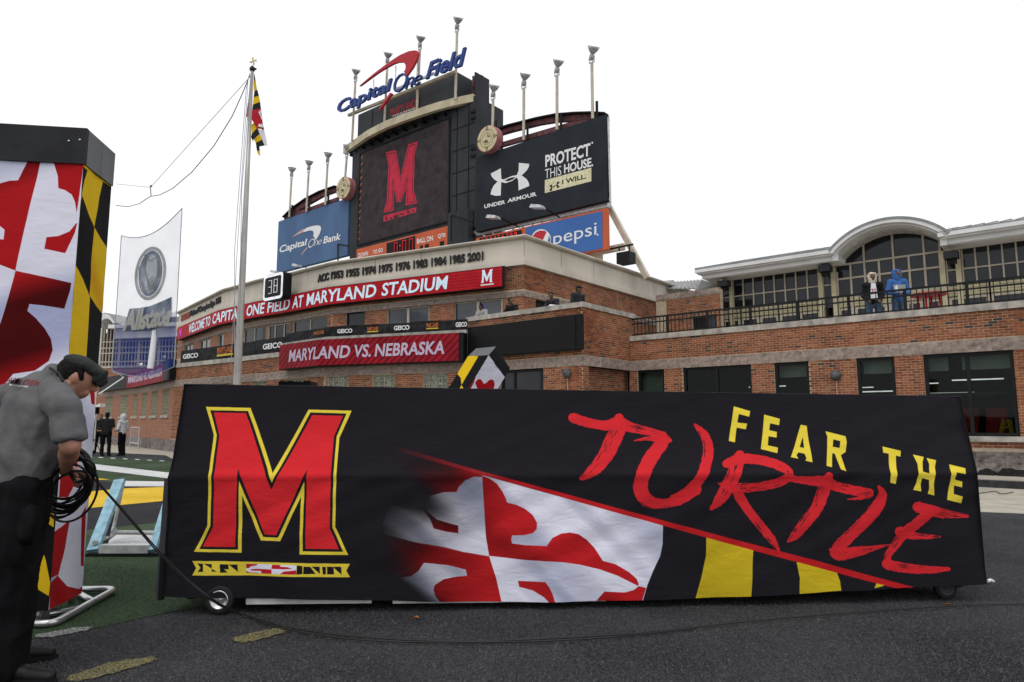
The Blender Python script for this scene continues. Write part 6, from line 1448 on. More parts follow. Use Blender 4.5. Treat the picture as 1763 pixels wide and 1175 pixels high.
for j in range(NV+1):
    v = j/NV
    for i in range(NU+1):
        u = i/NU; p = cloth_pt(u, v); x = u*LC
        lowp = max(0, 1-v/.5); f = .010*noise.noise(Vector((x*1.2, v*2.2, 2)))+.006*noise.noise(Vector((x*3+v*5, v*6, 5)))
        f += (.026*sin(x*7.5+v*6+2*noise.noise(Vector((x, v, 1))))*lowp**1.5*(.4+.6*abs(noise.noise(Vector((x*.8, 0, 8)))*2)))
        dgl = (x*.55-v*1.9)*5.2; f += .019*noise.noise(Vector((dgl, x*.35, 11)))*min(1, v*4)*(1 if v < .55 else .5)
        f += .010*math.exp(-((v-.55)/.018)**2); 
        if v > .55: f -= .028*sin(pi*(v-.55)/.45)*(.6+.4*sin(x*2.1))
        f += .004*math.exp(-(((x % .61)-.30)/.02)**2)
        edge = min(u, 1-u)*LC
        if edge < .25: f += .03*(1-edge/.25)*noise.noise(Vector((v*5, 3 if u > .5 else 9, 0)))-.02*(1-edge/.25)**2
        mb.v.append(tuple(p+NC3*f)); uv.append((u, v))
mb.f = [(j*(NU+1)+i, j*(NU+1)+i+1, (j+1)*(NU+1)+i+1, (j+1)*(NU+1)+i) for j in range(NV) for i in range(NU)]; mb.uv = uv
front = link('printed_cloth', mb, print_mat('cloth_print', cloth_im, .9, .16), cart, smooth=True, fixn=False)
# the plain rest of the cloth: top, back, two ends
mb = MB(); B3 = -NC3
tl, tr = cloth_pt(0, 1), cloth_pt(1, 1); n = 40
for i in range(n+1):
    p = tl.lerp(tr, i/n); u = i/n
    for k, (bk, dz) in enumerate(((0, .0), (.02, .006), (DEP-2*SET, .01), (DEP-SET, ZCR-ztop(u)), (DEP-SET, ZH0+.03-ztop(u)))):
        mb.v.append(tuple(p+B3*(bk+.004)+Vector((0, 0, dz-.003+.004*noise.noise(Vector((i*.4, k, 0)))))))
mb.f = [(i*5+k, (i+1)*5+k, (i+1)*5+k+1, i*5+k+1) for i in range(n) for k in range(4)]; link('cloth_top_and_back', mb, M['blackcloth'], cart, smooth=True)
for u, sgn in ((0, -1), (1, 1)):
    mb = MB(); prof_ = [(cloth_pt(u, v)) for v in (0.02, .275, .55, .775, 1)]; q = prof_+[prof_[-1]+B3*(DEP-2*SET), Vector((*(prof_[2]+B3*DEP).xy, ZCR)), Vector((*(prof_[0]+B3*DEP).xy, ZH0))]
    q = [p-DC3*sgn*.012 for p in q]; mb.poly(q); link('end_cloth', mb, M['blackcloth'], cart)
# aluminium frame below and at the ends
fr = MB()
def cp(u, back, z): p = HL+dC*u*LC-nC*back; return Vector((p.x, p.y, z))
for nm, u0, u1, z in (('lower_rail', .095, .24, .075), ('lower_rail', .265, .39, .065), ('lower_rail', .39, .52, .062)):
    link('lower_rail', MB().bar(cp(u0, .05, z+.005), cp(u1, .05, z), .05, .04), M['alum'] if u0 < .3 or True else M['black'], cart)
link('rear_rail', MB().bar(cp(.02, 1.1, .11), cp(.98, 1.1, .11), .06, .05), M['black'], cart)
for u in (.03, .35, .66, .97): link('cross_rail', MB().bar(cp(u, .06, .12), cp(u, 1.12, .12), .05, .05), M['black'], cart)
link('deck', MB().hexa([cp(.01, .03, .135), cp(.99, .03, .135), cp(.99, 1.18, .135), cp(.01, 1.18, .135), cp(.01, .03, .16), cp(.99, .03, .16), cp(.99, 1.18, .16), cp(.01, 1.18, .16)]), M['black'], cart)
link('end_post', MB().bar(cp(-.004, .04, .12), cp(-.002, .04, .95), .025, .05), M['char2'], cart); link('end_panel', MB().bar(cp(-.002, .03, .10), cp(-.002, .03, .42), .03, .03), M['black'], cart)
def caster(u, back, r, z=0):
    c = cp(u, back, r); ax = NC3
    w = link('wheel', MB().lathe([(r*.62, -.025), (r*.9, -.03), (r, -.018), (r, .018), (r*.9, .03), (r*.62, .025)], c, ax, 28), mat('tyre_rubber', (.02, .02, .021), .7), cart, smooth=True)
    link('rim', MB().lathe([(.001, .016), (r*.12, .018), (r*.14, .010), (r*.5, .004), (r*.56, .026), (r*.66, .028), (r*.66, -.026), (.001, -.026)], c, ax, 28), M['alu'] if u < .5 else M['char2'], w, smooth=True)
    link('fork', MB().bar(c+NC3*-.045, c+NC3*-.045+Vector((0, 0, .05)), .03, .05), M['black'], w)
caster(.0655, .02, .100); caster(.955, .10, .088); caster(.975, .3, .07); caster(.066, 1.1, .105); caster(.957, 1.1, .1)

# little white bulb by the right corner
t = thing('white_tie', aty(1706, 1000, 5.5), 'small white tie end lying at the right bottom corner of the cart', 'tie'); t.location.z = 0.0; WL[t.name] = Vector(t.location)
link('loop', MB().tube([aty(1700, 1001, 5.45), aty(1705, 999, 5.47), aty(1710, 1001, 5.5)], .012, 6), M['wink'], t)

# ================================================================== THE PRINTED POLYGONAL COLUMN AT LEFT
T0 = Vector((-3.116, 4.773)); T1 = Vector((-3.235, 5.29)); zt_c = aty(133, 222, T0.y).z; zt_b = aty(140, 283.5, T0.y).z
lf = onz(0, 213.5, zt_c); dl = (Vector(lf)-T0).normalized()
TL = T0+dl*1.5
r1_ = onz(198, 265, zt_c); T1 = Vector(r1_)*.5+T1*.5
T1 = Vector(onz(196, 265, zt_c))
TB = T1+(TL-T0)*1.0+Vector((0, .1)); TW = [TL, T0, T1]
tw = thing('printed_column', (T0.x-.5, T0.y+.4, 0), 'tall square column wrapped in red, white, gold and black flag cloth at left edge', 'display column')
WLft, WRgt = Wall([TL, T0]), Wall([T0, T1])
def face_canvas(W, wpx, hpx, z0, z1, base):
    c = Canvas(wpx, hpx, base); cv = lambda pl, k: [((lambda s: (s[0]/W.L, (s[1]-z0)/(z1-z0)))(W.pix(*k(x, y)))) for x, y in pl]; return c, cv
F1, F2 = Z(0, 180, 2.672), Z(0, 580, 2.0257)
TRED, TGOLD, TBLK, TWHT = (.44, .010, .014), (.74, .48, .012), (.010, .010, .011), (.78, .77, .88)
zb0_ = .10
A1, cv1 = face_canvas(WLft, 640, 1300, zb0_, zt_b, TWHT)
A1.fill([cv1([(-420, 250), (-200, 250), (-100, 255), (125, 260), (185, 262), (70, 765), (0, 738), (-420, 600)], F1)], TRED)
A1.fill([cv1([(-300, 240), (128, 258), (105, 300), (80, 348), (40, 350), (0, 362), (-60, 400), (-300, 400)], F1)], TWHT); A1.fill([cv1([(-200, 500), (0, 560), (22, 578), (16, 622), (0, 620), (-200, 600)], F1)], TWHT)
A1.fill([cv1([(245, 262), (385, 275), (353, 500), (345, 450), (330, 415), (300, 395), (268, 385), (265, 330)], F1)], TRED)
A1.fill([cv1([(215, 612), (270, 606), (320, 585), (348, 550), (356, 545), (345, 590), (300, 685), (205, 665)], F1)], TRED)
A1.fill([cv1([(70, 765), (200, 793), (328, 822), (322, 860), (296, 940), (200, 925), (135, 918), (125, 950), (165, 985), (205, 1030), (235, 1080), (243, 1130), (225, 1180), (160, 1225), (60, 1240), (10, 1300), (-420, 1400), (-420, 1010), (0, 1010), (35, 890)], F1)], TRED)
A1.fill([cv1([(-420, 600), (0, 738), (70, 765), (35, 890), (0, 1010), (-420, 900)], F1)], TWHT)
A1.fill([cv1([(-300, 430), (320, 470), (320, 1100), (-300, 1100)], F2)], TBLK)
A1.fill([cv1([(155, 570), (190, 600), (187, 665), (150, 640), (148, 600)], F2), cv1([(135, 705), (160, 780), (175, 860), (170, 905), (105, 865), (110, 800)], F2)], TGOLD)
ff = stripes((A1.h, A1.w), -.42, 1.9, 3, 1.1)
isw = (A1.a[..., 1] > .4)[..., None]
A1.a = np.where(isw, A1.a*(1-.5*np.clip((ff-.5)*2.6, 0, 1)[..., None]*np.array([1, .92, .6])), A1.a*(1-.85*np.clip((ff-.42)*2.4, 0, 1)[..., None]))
A2, cv2 = face_canvas(WRgt, 300, 1300, zb0_, zt_b, TGOLD)
for pl in ([(374, 280), (402, 303), (390, 350), (376, 415), (368, 430), (372, 340)], [(376, 415), (400, 480), (430, 565), (425, 640), (418, 760), (412, 882), (385, 810), (340, 725), (350, 640), (360, 540)], [(475, 355), (540, 400), (500, 672), (465, 620), (430, 565), (450, 470)], [(415, 880), (440, 925), (470, 965), (450, 1300), (390, 1300), (403, 1060)], [(340, 725), (335, 800), (322, 960), (312, 1180), (296, 1180), (320, 860)]):
    A2.fill([cv2(pl, F1)], TBLK)
A2.fill([cv2([(255, 150), (380, 150), (380, 185), (380, 300), (380, 1100), (150, 1100), (165, 850), (200, 480), (235, 300)], F2)], TWHT)
for pl in ([(313, 188), (330, 188), (330, 237), (318, 235)], [(210, 490), (250, 440), (272, 425), (265, 500), (235, 560), (205, 560)], [(283, 620), (300, 590), (292, 800), (283, 800)], [(190, 680), (245, 640), (225, 760), (208, 830), (178, 842), (178, 760)], [(175, 860), (205, 832), (235, 870), (275, 880), (290, 870), (285, 930), (172, 985)]): A2.fill([cv2(pl, F2)], TRED)
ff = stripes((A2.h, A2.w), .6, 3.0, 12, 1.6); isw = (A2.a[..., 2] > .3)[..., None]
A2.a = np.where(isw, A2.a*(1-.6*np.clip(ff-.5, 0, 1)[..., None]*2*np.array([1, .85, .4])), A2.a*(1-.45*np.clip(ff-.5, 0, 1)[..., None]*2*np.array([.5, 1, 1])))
def facecloth(W, name, im, z0, z1, nu, nv, sk=0):
    mb = MB(); uv = []
    for j in range(nv+1):
        for i in range(nu+1):
            u, v = i/nu, j/nv; z = z0+(z1-z0)*v; e = sin(pi*u)
            f = .012*e*noise.noise(Vector((u*W.L*2.5, z*1.7, sk)))+.006*noise.noise(Vector((u*W.L*7, z*5, sk+3)))*e+.004*noise.noise(Vector((z*6, u*2, sk+8)))
            mb.v.append(tuple(W.at(u*W.L, z, f))); uv.append((u, v))
    mb.f = [(j*(nu+1)+i, j*(nu+1)+i+1, (j+1)*(nu+1)+i+1, (j+1)*(nu+1)+i) for j in range(nv) for i in range(nu)]; mb.uv = uv
    return link(name, mb, print_mat(name+'_print', im, .9, .10), tw, smooth=True, fixn=False)
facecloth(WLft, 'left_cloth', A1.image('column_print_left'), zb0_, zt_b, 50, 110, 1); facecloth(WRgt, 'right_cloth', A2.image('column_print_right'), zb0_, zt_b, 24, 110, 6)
mb = MB(); base = [T0, T1, TB, TL]; mb.poly([(p.x, p.y, zb0_+.01) for p in [T1, TB]]+[(TB.x, TB.y, zt_b), (T1.x, T1.y, zt_b)]); mb.poly([(TB.x, TB.y, zb0_), (TL.x, TL.y, zb0_), (TL.x, TL.y, zt_b), (TB.x, TB.y, zt_b)]); link('rear_cloth', mb, M['blackcloth'], tw)
cw = Wall([TL, T0, T1, TB, TL])
def capring(name, W, s0, s1, m):
    mb = MB(); W.slab(mb, s0, s1, zt_b, zt_c, -.02, .012); link(name, mb, m, tw)
capring('cap_board', WLft, 0, WLft.L+.012, M['cap_panel']); mb = MB(); L2 = WRgt.L; WRgt.slab(mb, .0, L2*.52-.002, zt_b+.002, zt_c-.001, -.02, .011); link('cap_board', mb, M['grey_panel'], tw)
mb = MB(); WRgt.slab(mb, L2*.52+.002, L2, zt_b+.002, zt_c-.001, -.02, .012); link('cap_board', mb, M['grey_panel'], tw)
mb = MB(); mb.poly([(p.x, p.y, zt_c-.002) for p in base], (0, 0, -.02)); link('cap_top', mb, M['cap_panel'], tw)
for x, y in ((120, 246), (139, 243)): link('screw', MB().lathe([(.001, .008), (.006, .006), (.008, 0)], WLft.at(WLft.pix(x, y)[0], aty(x, y, T0.y).z, .012), Vector((WLft.n[0].x, WLft.n[0].y, 0)), 8), M['alu'], tw)
# pipe base frame under the column
bf = thing('pipe_base', (-3.3, 4.6, 0), 'bent silver pipe base frame on the turf under the printed column', 'pipe frame')
g = lambda x, y, z=.03: (*onz(x, y, z), z)
def bend(pts, r=.1): 
    out = []
    for i, p in enumerate(pts):
        p = Vector(p)
        if 0 < i < len(pts)-1:
            a = (Vector(pts[i-1])-p); b = (Vector(pts[i+1])-p); rr = min(r, a.length*.45, b.length*.45); A_ = p+a.normalized()*rr; B_ = p+b.normalized()*rr
            out += [A_*(1-t)**2+p*2*t*(1-t)+B_*t*t for t in (0, .25, .5, .75, 1)]
        else: out.append(p)
    return out
link('pipe', MB().tube(bend([g(125, 1015), g(200, 1014), g(92, 1074), g(-30, 1071)], .09), .024, 12), M['alu'], bf, smooth=True)
link('pipe', MB().tube([g(132, 1020), g(162, 1037)], .022, 10), M['alu'], bf, smooth=True)
link('pipe', MB().tube([g(20, 1066), g(60, 1061), g(140, 1048)], .022, 10), M['alu'], bf, smooth=True); link('pipe', MB().tube([g(30, 1056), g(62, 1057)], .014, 8), M['alu'], bf, smooth=True)
link('clamp', MB().lathe([(.001, -.03), (.045, -.03), (.05, 0), (.045, .03), (.001, .03)], g(63, 1056, .05), (1, .3, 0), 10), M['galv'], bf)
# upright pipes inside the column carrying the cloth
for p in (T0.lerp(T1, .06)+Vector((-.05, .03)), T1+Vector((-.06, -.02)), TL+Vector((.06, .05)), TB+Vector((.05, -.08))): link('upright_pipe', MB().tube([(p.x, p.y, .03), (p.x, p.y, zt_c-.05)], .022, 10), M['alu'], bf, smooth=True)
link('pipe', MB().tube([(T0.x-.05, T0.y+.06, .1), (TL.x, TL.y+.05, .1)], .022, 8), M['alu'], bf, smooth=True)

# ================================================================== THE TILTED COLUMN BEHIND THE CART
Z7 = Z(560, 420, 4.353)
wd_ = thing('tilted_column', (-.6, 8.9, 0), 'tilted box column in gold, black and white flag cloth with black cap behind the cart', 'display column')
Y9 = 8.8; ex = Vector((-220, 0, -340))/4.353; 
pA = aty(*Z7(1280, 770), Y9); pG = aty(*Z7(1130, 785), Y9+.12); pB = aty(*Z7(1385, 935), Y9+.25); pA2 = aty(*Z7(1225, 835), Y9-.02); axd = (pA2-pA).normalized()
pG2 = aty(*Z7(1070, 843), Y9+.10); pB2 = aty(*Z7(1345, 1000), Y9+.23)
pAe = aty(*Z7(1060, 1108), Y9-.08); axl = (pAe-pA2).normalized(); Ln = 2.05
pAe = pA2+axl*Ln; pGe = pG2+axl*Ln; pBe = pB2+axl*Ln
def quadbox(a, b, c, d, t=.012): n = (b-a).cross(c-a).normalized(); return MB().hexa([a, b, c, d, a+n*t, b+n*t, c+n*t, d+n*t])
link('cap_board', quadbox(pG, pA, pA2, pG2), M['grey_panel'], wd_); link('cap_board', quadbox(pA, pB, pB2, pA2), M['cap_panel'], wd_)
bk_ = (pG+pB-pA); bke = bk_+(pAe-pA)
mb = MB(); mb.poly([pA, pG, bk_, pB]); link('cap_end', mb, M['cap_panel'], wd_)
mb = MB(); mb.poly([pG2, bk_, bke, pGe]); mb.poly([pB2, bk_, bke, pBe]); link('rear_cloth', mb, M['blackcloth'], wd_)
def facetex(a, b, c, d, cvs, name):   # a top-left, b top-right, c bottom-right, d bottom-left
    mb = MB(); n = 16; m_ = 30; uv = []
    for j in range(m_+1):
        for i in range(n+1):
            u, v = i/n, j/m_; p = a.lerp(b, u).lerp(d.lerp(c, u), v); nr = (b-a).cross(d-a).normalized(); e = sin(pi*u)*.01*noise.noise(Vector((u*3, v*6, 4))); mb.v.append(tuple(p+nr*e)); uv.append((u, 1-v))
    mb.f = [(j*(n+1)+i, (j+1)*(n+1)+i, (j+1)*(n+1)+i+1, j*(n+1)+i+1) for j in range(m_) for i in range(n)]; mb.uv = uv
    return link(name, mb, print_mat(name, cvs, .9, .2), wd_, smooth=True, fixn=False)
C1 = Canvas(200, 500, TGOLD); fk = lambda pl: [(x, 1-y) for x, y in pl]
vis = .32
C1.fill([fk([(.5, 0), (1, 0), (1, .27), (.78, .25), (.556, .219), (.53, .1)]), fk([(0, .133), (.3, .165), (.556, .219), (.56, .27), (.45, .34), (.2, .4), (0, .42)]), fk([(0, .6), (.5, .62), (.9, .7), (.4, .9), (0, .9)]), fk([(.56, .36), (1, .33), (1, .55), (.7, .5)])], TBLK)
facetex(pG2, pA2, pAe, pGe, C1.image('tilted_print_gold'), 'gold_cloth')
C2 = Canvas(200, 500, TWHT); hx = lambda x, y: (x, 1-y)
C2.fill([fk([(0, .16), (.06, .19), (.08, .25), (.2, .34), (.3, .5), (0, .6)])], TRED)
C2.fill([fk([(.10, .185), (.13, .158), (.20, .144), (.30, .142), (.40, .146), (.465, .134), (.52, .10), (.60, .082), (.70, .076), (.80, .086), (.86, .11), (.84, .145), (.76, .175), (.70, .21), (.62, .27), (.5, .3), (.42, .24), (.28, .20)])], TRED)
facetex(pA2, pB2, pBe, pAe, C2.image('tilted_print_white'), 'white_cloth')
# dark gear boxes just behind the cart
for i, (x0, x1, yt, lab) in enumerate(((479, 535, 657, 'row of black gear cases behind the cart near the flagpole'), (1143, 1230, 681, 'low black gear case peeking over the cart below the right windows'))):
    t = thing('gear_case', aty((x0+x1)/2, 700, 7.4), lab, 'gear case', 'black gear cases behind the cart'); t.location.z = 0; WL[t.name] = Vector(t.location); n = 4; y = 7.4
    for k in range(n):
        a = aty(x0+(x1-x0)*k/n+.6, yt+random.uniform(0, 2), y); b = aty(x0+(x1-x0)*(k+1)/n-.6, 700, y); mb = MB().box((a.x, y, .9), (b.x, y+.25, a.z)); mb.bar((a.x+.01, y-.01, a.z), (b.x-.01, y-.01, a.z), .015); link('case', mb, M['black'], t)
    a = aty(x0, 700, y); b = aty(x1, 700, y); link('stand', MB().box((a.x, y, .0), (b.x, y+.25, .88)), M['char'], t)

# ================================================================== TAPED RAMP FRAME, TARPS, LEAVES, CABLES
rf = thing('taped_frame', (-3.4, 6.9, 0), 'open metal frame with pale blue taped rails standing on the turf behind the worker', 'frame')
g0 = lambda x, y, z=0: Vector((*onz(x, y, z), z))
bl_, br_ = g0(151, 956, .01), g0(272, 956, .01); tl_, tr_ = aty(206, 828, bl_.y+.75), aty(297, 834, bl_.y+.75)
def slabq(a, b, w, t, m, name, par, side=Vector((1, 0, 0))):
    d = (b-a).normalized(); s = (side-d*side.dot(d)).normalized()*w/2; n = d.cross(s).normalized()*t/2; return link(name, MB().hexa([a-s-n, a+s-n, a+s+n, a-s+n, b-s-n, b+s-n, b+s+n, b-s+n]), m, par)
slabq(bl_+Vector((.05, 0, .04)), tl_, .11, .05, M['tape'], 'taped_rail', rf); slabq(br_+Vector((-.06, 0, .04)), tr_, .07, .05, M['tape'], 'taped_rail', rf)
link('front_bar', MB().box((bl_.x+.12, bl_.y-.02, .03), (br_.x-.1, bl_.y+.08, .11)), M['alum'], rf); link('base_bar', MB().box((bl_.x-.01, bl_.y-.03, 0), (br_.x+.02, bl_.y+.1, .028)), M['black'], rf)
link('rear_bar', MB().tube([aty(190, 917, 7.9), aty(285, 918, 7.9)], .025, 8), M['alum'], rf); link('cross_bar', MB().tube([aty(163, 935, 7.2), aty(190, 923, 7.8)], .025, 8), M['alum'], rf)
slabq(tl_+Vector((0, .05, 0)), aty(190, 920, 7.95), .06, .04, M['alum'], 'rear_leg', rf); slabq(tr_+Vector((0, .05, 0)), aty(285, 918, 7.95), .06, .04, M['alum'], 'rear_leg', rf)
link('hinge', MB().lathe([(.001, -.03), (.05, -.03), (.05, .03), (.001, .03)], aty(192, 915, 7.85), (1, 0, 0), 12), M['galv'], rf)
link('gear_plate', MB().poly([aty(160, 940, 7.3), aty(183, 940, 7.6), aty(196, 880, 7.8), aty(178, 905, 7.5)], (0, .03, 0)), M['char2'], rf)
link('grey_pad', MB().poly([Vector((*onz(180, 940), .02)), Vector((*onz(265, 940), .02)), Vector((*onz(285, 921), .02)), Vector((*onz(200, 924), .02))], (0, 0, -.015)), M['wturf'], rf)
# tarps heaped along the right base wall
def tarp(x0, x1, yb, label, seed):
    a = WW.pix(x0, yb, .75)[0]; b = WW.pix(x1, yb, .75)[0]; c = WW.at((a+b)/2, .15, .75); n = 60; k = 22; mb = MB()
    for j in range(k+1):
        for i in range(n+1):
            u, v = i/n, j/k; s = a+(b-a)*u; o = .35+.75*v; h = .24*sin(pi*v)**.7*sin(pi*min(1, max(0, u)))**.4*(.62+.55*noise.noise(Vector((s*2.4+v*2, v*2, seed)))-.35*abs(noise.noise(Vector((s*6, v*4, seed)))))
            mb.v.append(tuple(WW.at(s+.06*noise.noise(Vector((v*6, s, 1))), .152+h+.03*noise.noise(Vector((s*9, v*9, 2)))*(h > .05), o)))
    mb.f = [(j*(n+1)+i, j*(n+1)+i+1, (j+1)*(n+1)+i+1, (j+1)*(n+1)+i) for j in range(k) for i in range(n)]
    return tag(link('tarp_heap', mb, M['plume'], smooth=True), label, 'tarp', 'black tarps along the right wall')
tarp(1684, 1716, 822, 'crumpled black tarp at foot of the stone base beside the cart end', 3); tarp(1719, 1800, 822, 'longer crumpled black tarp at foot of the stone base at right edge', 7)
for i, (x, y, c, lab) in enumerate(((715, 1063, (.35, .13, .03), 'single orange leaf on the black turf before the cart middle'), (1633, 1041, (.30, .10, .03), 'single brown leaf on the turf beneath the right cart wheel'))):
    p = onz(x, y, .01); mb = MB().poly([(p[0]-.035, p[1], .008), (p[0]-.01, p[1]-.015, .02), (p[0]+.035, p[1]-.01, .006), (p[0]+.01, p[1]+.02, .016)]); tag(link('fallen_leaf', mb, mat('leaf', c, .7)), lab, 'leaf', 'fallen leaves on the turf')
def smoothp(pts, k=8):
    out = []; P_ = [Vector(p) for p in pts]
    for i in range(len(P_)-1):
        a, b, c, d = P_[max(i-1, 0)], P_[i], P_[i+1], P_[min(i+2, len(P_)-1)]
        for j in range(k):
            t = j/k; out.append(.5*((2*b)+(c-a)*t+(2*a-5*b+4*c-d)*t*t+(-a+3*b-3*c+d)*t**3))
    out.append(P_[-1]); return out
gc = lambda x, y: Vector((*onz(x, y, .012), .012))
handp = aty(132, 812, 3.98)
for off, r, lab in ((0, .0048, 'upper black cable from the worker hands to the turf before the cart'), (1, .0048, 'lower twin black cable sagging past the left cart wheel')):
    pts = [aty(165, 826+off*2, 4.05), aty(215, 882+off*3, 4.25), aty(275, 950+off*5, 4.4), aty(325, 1000+off*3, 4.5), aty(372, 1036+off*3, 4.55)]
    pts += [gc(410+off*4, 1054+off*3), gc(450, 1068+off*2), gc(510, 1083+off), gc(620, 1097), gc(760, 1104), gc(900, 1102), gc(1100, 1090), gc(1300, 1069), gc(1480, 1054), gc(1600, 1046), gc(1700, 1041), gc(1850, 1038)] if off == 0 else [gc(416, 1060), gc(455, 1073), gc(520, 1089), gc(640, 1103), gc(800, 1106), gc(1000, 1101), gc(1200, 1082)]
    tag(link('power_cable', MB().tube(smoothp(pts, 8), r, 8), M['cable'], smooth=True), lab, 'cable', 'black cables crossing the turf')
tag(link('thin_wire', MB().tube(smoothp([Vector((*onz(1680, 851, .0), .006)), Vector((*onz(1712, 847, 0), .006)), Vector((*onz(1725, 851, 0), .006)), Vector((*onz(1745, 848, 0), .006))], 6), .008, 5), M['cable']), 'thin dark wire curled on the pale concrete beyond the right cart end', 'wire')

# distant bits by the left wall: speaker stand, barrier
ss = thing('speaker_stand', (*onz(160, 784), 0), 'black loudspeaker with pale hood on a thin stand beside the distant group', 'loudspeaker')
yb_ = onz(160, 784)[1]; 
link('cabinet', MB().box(tuple(aty(160, 713, yb_)), tuple(aty(171.5, 700, yb_+.45))), M['black'], ss); link('hood', MB().poly([aty(160, 701, yb_-.02), aty(172, 701, yb_-.02), aty(172, 695, yb_-.02), aty(163, 699, yb_-.02)], (0, .4, 0)), M['wink'], ss)
q = aty(166, 713, yb_+.2); link('pole', MB().tube([(q.x, q.y, .2), q], .03, 8), M['galv'], ss)
for k in range(3): link('leg', MB().tube([(q.x, q.y, .7), (q.x+.35*cos(k*2.1), q.y+.35*sin(k*2.1), 0)], .02, 6), M['black'], ss)
bx = Vector((*onz(223.5, 771.5), 0)); by = Vector((*onz(238, 773), 0)); ba = thing('crowd_barrier', bx, 'small galvanised crowd barrier against the far brick wall right of the hooded man', 'barrier')
hz = 1.12
for a, b in ((bx, bx+Vector((0, 0, hz))), (by, by+Vector((0, 0, hz))), (bx+Vector((0, 0, hz)), by+Vector((0, 0, hz))), (bx+Vector((0, 0, .28)), by+Vector((0, 0, .28)))): link('frame_tube', MB().tube([a, b], .03, 6), M['galv'], ba)
for k in range(1, 8): p = bx.lerp(by, k/8); link('bar', MB().tube([p+Vector((0, 0, .28)), p+Vector((0, 0, hz))], .01, 5), M['galv'], ba)
# ================================================================== TURF BLADES CLOSE TO THE CAMERA
def blades(name, n, test, ylo, yhi, hgt_, wdt, m, label):
    rng = np.random.RandomState(5); y = 1/(1/ylo-(1/ylo-1/yhi)*rng.rand(n)); y = np.clip(y, ylo, yhi); x = (rng.rand(n)*2-1)*y*.80; k = test(x, y); x, y = x[k], y[k]; n = len(x)
    a = rng.rand(n)*6.283; w = wdt*(.6+.8*rng.rand(n)); h = hgt_*(.5+rng.rand(n)); l = h*(.5+1.0*rng.rand(n)); b = rng.rand(n)*6.283
    v = np.zeros((n, 3, 3), np.float32); v[:, 0] = np.c_[x-np.cos(a)*w, y-np.sin(a)*w, np.zeros(n)]; v[:, 1] = np.c_[x+np.cos(a)*w, y+np.sin(a)*w, np.zeros(n)]; v[:, 2] = np.c_[x+np.cos(b)*l, y+np.sin(b)*l, h]
    me = bpy.data.meshes.new(name); me.vertices.add(n*3); me.vertices.foreach_set('co', v.ravel()); me.loops.add(n*3); me.loops.foreach_set('vertex_index', np.arange(n*3)); me.polygons.add(n)
    me.polygons.foreach_set('loop_start', np.arange(0, n*3, 3)); me.polygons.foreach_set('loop_total', np.full(n, 3)); me.update(); me.validate(); me.materials.append(m)
    o = bpy.data.objects.new(name, me); COL.objects.link(o); return tag(o, label, kind='stuff')
_gb = [onz(-60, 1112), onz(60, 1098), onz(158, 1083), onz(260, 1060), onz(350, 1043), (-1.4, 5.3), (2.5, 6.3)]
gx = np.array([p[0] for p in _gb]); gy = np.array([p[1] for p in _gb])
isg = lambda x, y: (y > np.interp(x, gx, gy)) & (x < 2.0)
blades('black_turf_blades', 190000, lambda x, y: ~isg(x, y) & (y < 8.5) & ((x > -1) | (y < 6.5)), 2.55, 8.5, .010, .0016, mat('black_fibre', (.095, .096, .10), .8, var=.3, scale=300, island=.9), 'fibres of the black artificial turf in the foreground')
blades('green_turf_blades', 120000, lambda x, y: isg(x, y) & (y < 7.4) & (x < 0), 3.2, 7.4, .013, .0016, mat('green_fibre', (.045, .085, .04), .8, var=.25, scale=300, island=.55), 'green artificial turf fibres around the column and frame')
